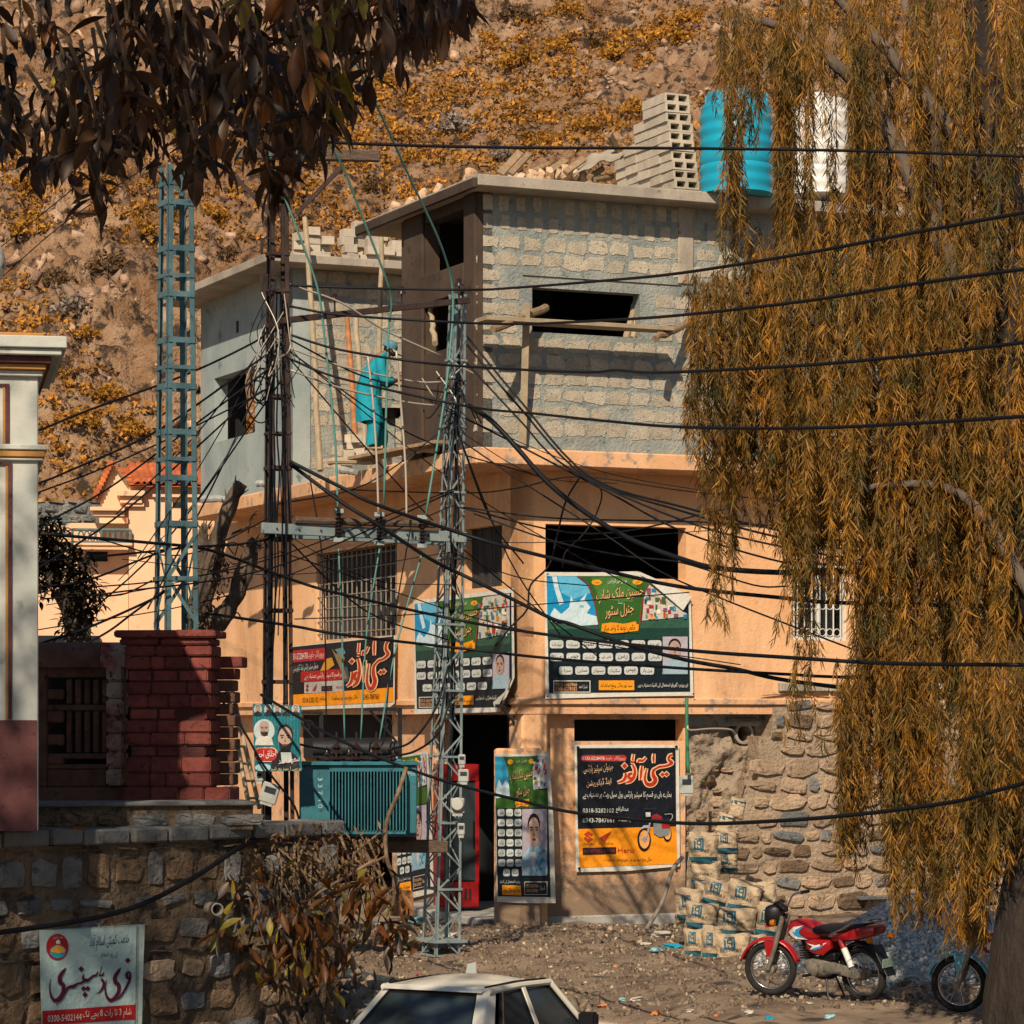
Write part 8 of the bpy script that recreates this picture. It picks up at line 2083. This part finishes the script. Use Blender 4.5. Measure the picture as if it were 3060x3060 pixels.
D.poly([(1010, 1250), (1060, 1190), (1140, 1185), (1160, 1230), (1080, 1225)], '#a9adab', 5.4, 'picture'); D.stroke([(1150, 1150, 24), (1120, 1280, 22), (1090, 1390, 18)], '#9a9ea0', 6, 0, 'picture'); D.poly([(1088, 1000), (1155, 1000), (1160, 1062), (1090, 1068)], '#b8bcb8', 6, 'picture')
D.poly([(1170, 1060), (1240, 1020), (1320, 1060), (1335, 1110), (1250, 1130), (1180, 1110)], '#8e2430', 6, 'picture'); D.poly([(1320, 1090), (1460, 1080), (1470, 1115), (1330, 1130)], '#1c1c22', 6, 'picture'); D.poly([(1200, 1150), (1300, 1140), (1440, 1250), (1420, 1330), (1290, 1360), (1200, 1300)], '#777c7e', 5.6, 'picture'); D.poly([(1310, 1165), (1430, 1160), (1440, 1230), (1330, 1240)], '#9c2028', 6, 'picture')
D.stroke([(1360, 1030, 8), (1460, 1025, 8), (1470, 1080, 8), (1430, 1130, 8)], '#b0b4b2', 6.4, 0, 'picture'); D.stroke([(1060, 945, 8), (1150, 950, 8), (1220, 945, 8), (1215, 990, 8)], '#2c2c30', 6.4, 0, 'picture')
for (x, y) in ((112, 68), (1530, 55), (130, 1812), (1515, 1768)): D.disc(x, y, 22, 22, '#16161a', 7, 'nail', 10)

qE = quadmap((0, 150, 1620, 1200), [(868, 1929), (1184, 1898), (1180, 2112), (868, 2122)])
fE = lambda x, y: AA(*qE(x, y), LA - .09)
E_ = new_sheet('long black banner with red lettering under the barred window', fE(800, 1190), fE, nL, .012, 6)
E_.poly([(0, 170), (800, 160), (1620, 150), (1625, 1150), (1560, 1200), (0, 1200)], '#c6c1b4', 0, 'sheet'); E_.poly([(0, 180), (1600, 165), (1605, 920), (0, 960)], '#0f131c', 1, 'background'); E_.poly([(0, 955), (1605, 915), (1610, 1130), (0, 1150)], '#e08a12', 1.3, 'background')
E_.rect(0, 240, 550, 430, '#9c2028', 2, 'text_field'); E_.text('0333-5228478', 10, 290, 290, 390, '#cfc8bc', 3, False); E_.text('پروپرائٹر جاوید', 300, 270, 540, 410, '#d8b0a0', 3); E_.text('جینوئن سپئیر پارٹس اینڈ ڈیکوریشن', 60, 460, 450, 590, '#c4c6c0', 2, slant=30)
E_.rect(180, 590, 830, 760, '#a01c18', 2, 'text_field'); E_.text('ہر قسم کا سپئیر پارٹس دستیاب ہے', 240, 620, 815, 740, '#d8d0c4', 3)
E_.rect(235, 765, 850, 940, '#a5a39c', 2, 'text_field'); E_.poly([(285, 790), (310, 830), (285, 860), (310, 890), (280, 920), (255, 880), (280, 850), (258, 830)], '#8e2030', 3, 'emblem'); E_.poly([(360, 900), (430, 790), (425, 870), (400, 920)], '#9c2c38', 3, 'emblem'); E_.rect(500, 840, 670, 920, '#221c20', 3, 'text_field'); E_.text('UNITED', 515, 860, 655, 900, '#8a2c38', 4, False); E_.text('Hero', 725, 835, 830, 900, '#a8303c', 3, False)
for q, c in (([(480, 600), (560, 420), (660, 400), (700, 520), (600, 590)], '#b8822c'), ([(650, 250), (720, 350), (800, 330), (860, 420), (830, 540), (900, 740), (860, 760), (760, 520)], '#7c6a48'), ([(700, 280), (830, 260), (870, 350), (800, 400)], '#5c7a84'), ([(830, 560), (900, 560), (950, 800), (860, 800)], '#3c444a')): E_.poly(q, c, 2.5, 'picture')
E_.text('0318-5282102', 210, 1010, 450, 1090, '#2a1c10', 2.4, False); E_.text('عبدالرافع', 470, 1000, 565, 1090, '#2a1c10', 2.4); E_.text('ماڈل ویلج سید پور ریسٹورنٹ', 650, 990, 1060, 1085, '#2a1c10', 2.4); E_.text('0343-7847661', 1145, 1000, 1400, 1080, '#2a1c10', 2.4, False)
issa(E_, lambda x, y, w: (895 + (x - 690) * .82, 200 + (y - 150) * 1.58, w * 1.05), 4)

# election poster on the rusty pole
fF = lambda x, y: P(740 + x * .3114, 2080 + y * .3114, 35.75 + .0002 * x)
Fp = new_sheet('teal election poster with two bearded men on the rusty pole', fF(280, 725), fF, (0, -1, 0), .006, 7)
Fp.poly([(48, 75), (520, 92), (500, 420), (525, 715), (68, 728)], '#17606a', 0, 'sheet')
for i in range(14): Fp.poly([(70 + i * 31, 190), (82 + i * 31, 190), (84 + i * 31, 640), (74 + i * 31, 640)], '#1f727a', .8, 'background')
for i, x in enumerate((100, 198, 285, 372, 462)): Fp.disc(x, 130, 40, 52, '#9aa4a4' if i != 3 else '#5a6a70', 1.6, 'portrait', 14); Fp.face(x, 118, 42, 52, '#a58d7c', '#2c2622', '#22282e', 2, i in (1,))
Fp.disc(160, 330, 100, 110, '#a9b4b2', 1.6, 'portrait', 22); Fp.face(160, 310, 95, 120, '#a3877a', '#8a8a86', '#bdbcb4', 2.4, False); Fp.poly([(125, 340), (195, 340), (190, 370), (160, 378), (130, 368)], '#2a1f1c', 5.4, 'portrait')
Fp.face(362, 400, 150, 220, '#a68c7e', '#1c1818', '#1a1c24', 3, True); Fp.poly([(320, 540), (420, 540), (430, 640), (330, 640)], '#a9b0ae', 4.6, 'portrait')
Fp.pill(66, 490, 292, 632, '#c8a890', 3, 60); Fp.pill(66, 500, 282, 622, '#9c2420', 3.6, 50); Fp.text('اخلاق احمد', 75, 520, 272, 600, '#d8cfc4', 4.4, slant=14); Fp.text('چیف سپورٹر', 95, 465, 218, 500, '#232323', 4); Fp.text('سعود احمد', 300, 580, 500, 655, '#c9c2b8', 6, slant=30)
Fp.text('یو سی 1 سید پور شہر', 225, 675, 515, 722, '#c4a868', 4); Fp.disc(150, 685, 80, 36, '#8fb4b8', 3, 'emblem', 14)

# white dispensary notice on the left stone wall
tW = Vector((math.cos(aW), math.sin(aW), 0)); nW = Vector((math.sin(aW), -math.cos(aW), 0))
def wallpt(px, py, off):
    k = (px - 1530) / F; q = S0 + nW * off; t = (k * q.y - q.x) / (tW.x - k * tW.y); Y = q.y + tW.y * t
    return Vector(((px - 1530) * Y / F, Y, H - (py - YH) * Y / F))
fG = lambda x, y: wallpt(60 + x * .207, 2740 + y * .207, .10)
G = new_sheet('white notice with maroon lettering hanging on the left stone wall', fG(1000, 1540), fG, nW, .008, 8)
LIT_B, MAR = '#9fb5b2', '#4a0f2a'
G.poly([(265, 190), (1650, 110), (1790, 105), (1760, 900), (1740, 1800), (300, 1800)], '#a9b6b0', 0, 'sheet'); G.poly([(285, 205), (1665, 125), (1640, 1800), (310, 1800)], LIT_B, 1, 'background')
G.stroke([(345, 188, 5), (1000, 155, 5), (1665, 122, 5)], '#1c2c34', 2, 0, 'border_line'); G.stroke([(1668, 122, 6), (1655, 900, 6), (1635, 1790, 6)], '#1c2c34', 2, 0, 'border_line'); G.stroke([(1690, 122, 5), (1678, 900, 5), (1660, 1790, 5)], '#1c2c34', 2, 0, 'border_line')
G.disc(518, 432, 162, 192, '#9c1c24', 2, 'emblem', 28); G.disc(520, 500, 114, 96, '#2f8fa4', 3, 'emblem', 22); G.poly([(408, 480), (450, 440), (520, 400), (590, 430), (632, 480), (610, 510), (520, 525), (430, 505)], '#c8963c', 3.6, 'emblem'); G.poly([(490, 350), (520, 322), (552, 350), (545, 395), (520, 380), (495, 395)], '#d0cfc6', 3.8, 'emblem'); G.text('خدمت کمیٹی', 450, 265, 585, 320, '#c9b8b0', 4)
G.text('خدمت کمیٹی اسلام آباد', 980, 230, 1555, 470, '#15566a', 2, slant=60); G.text('کے زیر اہتمام', 1145, 495, 1390, 600, '#1c4a58', 2, slant=10)
DISP = [[(1545, 780, 22), (1515, 830, 44), (1530, 880, 44), (1560, 880, 30), (1550, 930, 34), (1490, 1040, 32), (1425, 1140, 26), (1350, 1216, 8)], [(1560, 790, 22), (1566, 850, 34), (1556, 920, 34)],
        [(1430, 730, 14), (1390, 790, 50), (1348, 860, 58), (1350, 935, 62), (1398, 985, 56), (1392, 1080, 52), (1340, 1170, 54), (1275, 1198, 52), (1218, 1130, 32), (1202, 1000, 18), (1225, 900, 8)],
        [(1145, 890, 34), (1182, 950, 42), (1166, 1020, 36), (1120, 1080, 20), (1070, 1105, 8)], [(1150, 705, 10), (1120, 845, 14)], [(1108, 852, 14), (1165, 835, 26), (1182, 795, 12)],
        [(1100, 775, 10), (1072, 835, 32), (1020, 850, 28), (985, 885, 34), (930, 915, 52), (880, 880, 34), (895, 815, 10)], [(905, 915, 46), (850, 950, 34), (800, 960, 30), (745, 1000, 54), (680, 1010, 40), (636, 1065, 32), (575, 1180, 26), (490, 1272, 8)],
        [(636, 730, 12), (590, 790, 46), (547, 865, 58), (556, 945, 62), (600, 985, 54), (586, 1090, 50), (535, 1175, 54), (472, 1203, 50), (420, 1130, 32), (402, 1000, 18), (416, 895, 8)]]
for st in DISP: G.stroke(st, MAR, 3)
for (x, y, r_) in ((1530, 625, 42), (855, 748, 42), (890, 1032, 40), (950, 1030, 38), (910, 1118, 42)): G.dia(x, y, r_, MAR, 3)
G.poly([(300, 1355), (1640, 1262), (1636, 1478), (302, 1560)], '#a01c20', 2, 'text_field'); G.text('0300-5402144', 372, 1405, 860, 1500, '#d0c8bc', 3, False, slant=30); G.text('شام 3 تا رات 8 بجے تک', 880, 1330, 1580, 1475, '#d0c8bc', 3, slant=40)

# numbers on the transformer
def tr_text(st, px, py, w, h_, rotv, c):
    me = text_mesh(st, 1.0, ink(c)); xs_ = [v.co.x for v in me.vertices]; ys_ = [v.co.y for v in me.vertices]; ax, bx, ay, by = min(xs_), max(xs_), min(ys_), max(ys_)
    for v in me.vertices:
        u = (v.co.x - ax) / (bx - ax) - .5; q = (v.co.y - ay) / (by - ay) - .5
        v.co = (q * h_, 0, -u * w) if rotv else (u * w, 0, q * h_)
    p = P(px, py, 36.3) - TR0
    return inst('lettering', me, tr, (p.x, -.125 if not rotv else -.058, p.z))
tr_text('3 3 7 4 0', 955, 2370, .37, .055, True, '#8fb0b0'); tr_text('PEL', 1229, 2312, .10, .045, False, '#8fb0b0')
bpy.data.scenes.remove(SCR)
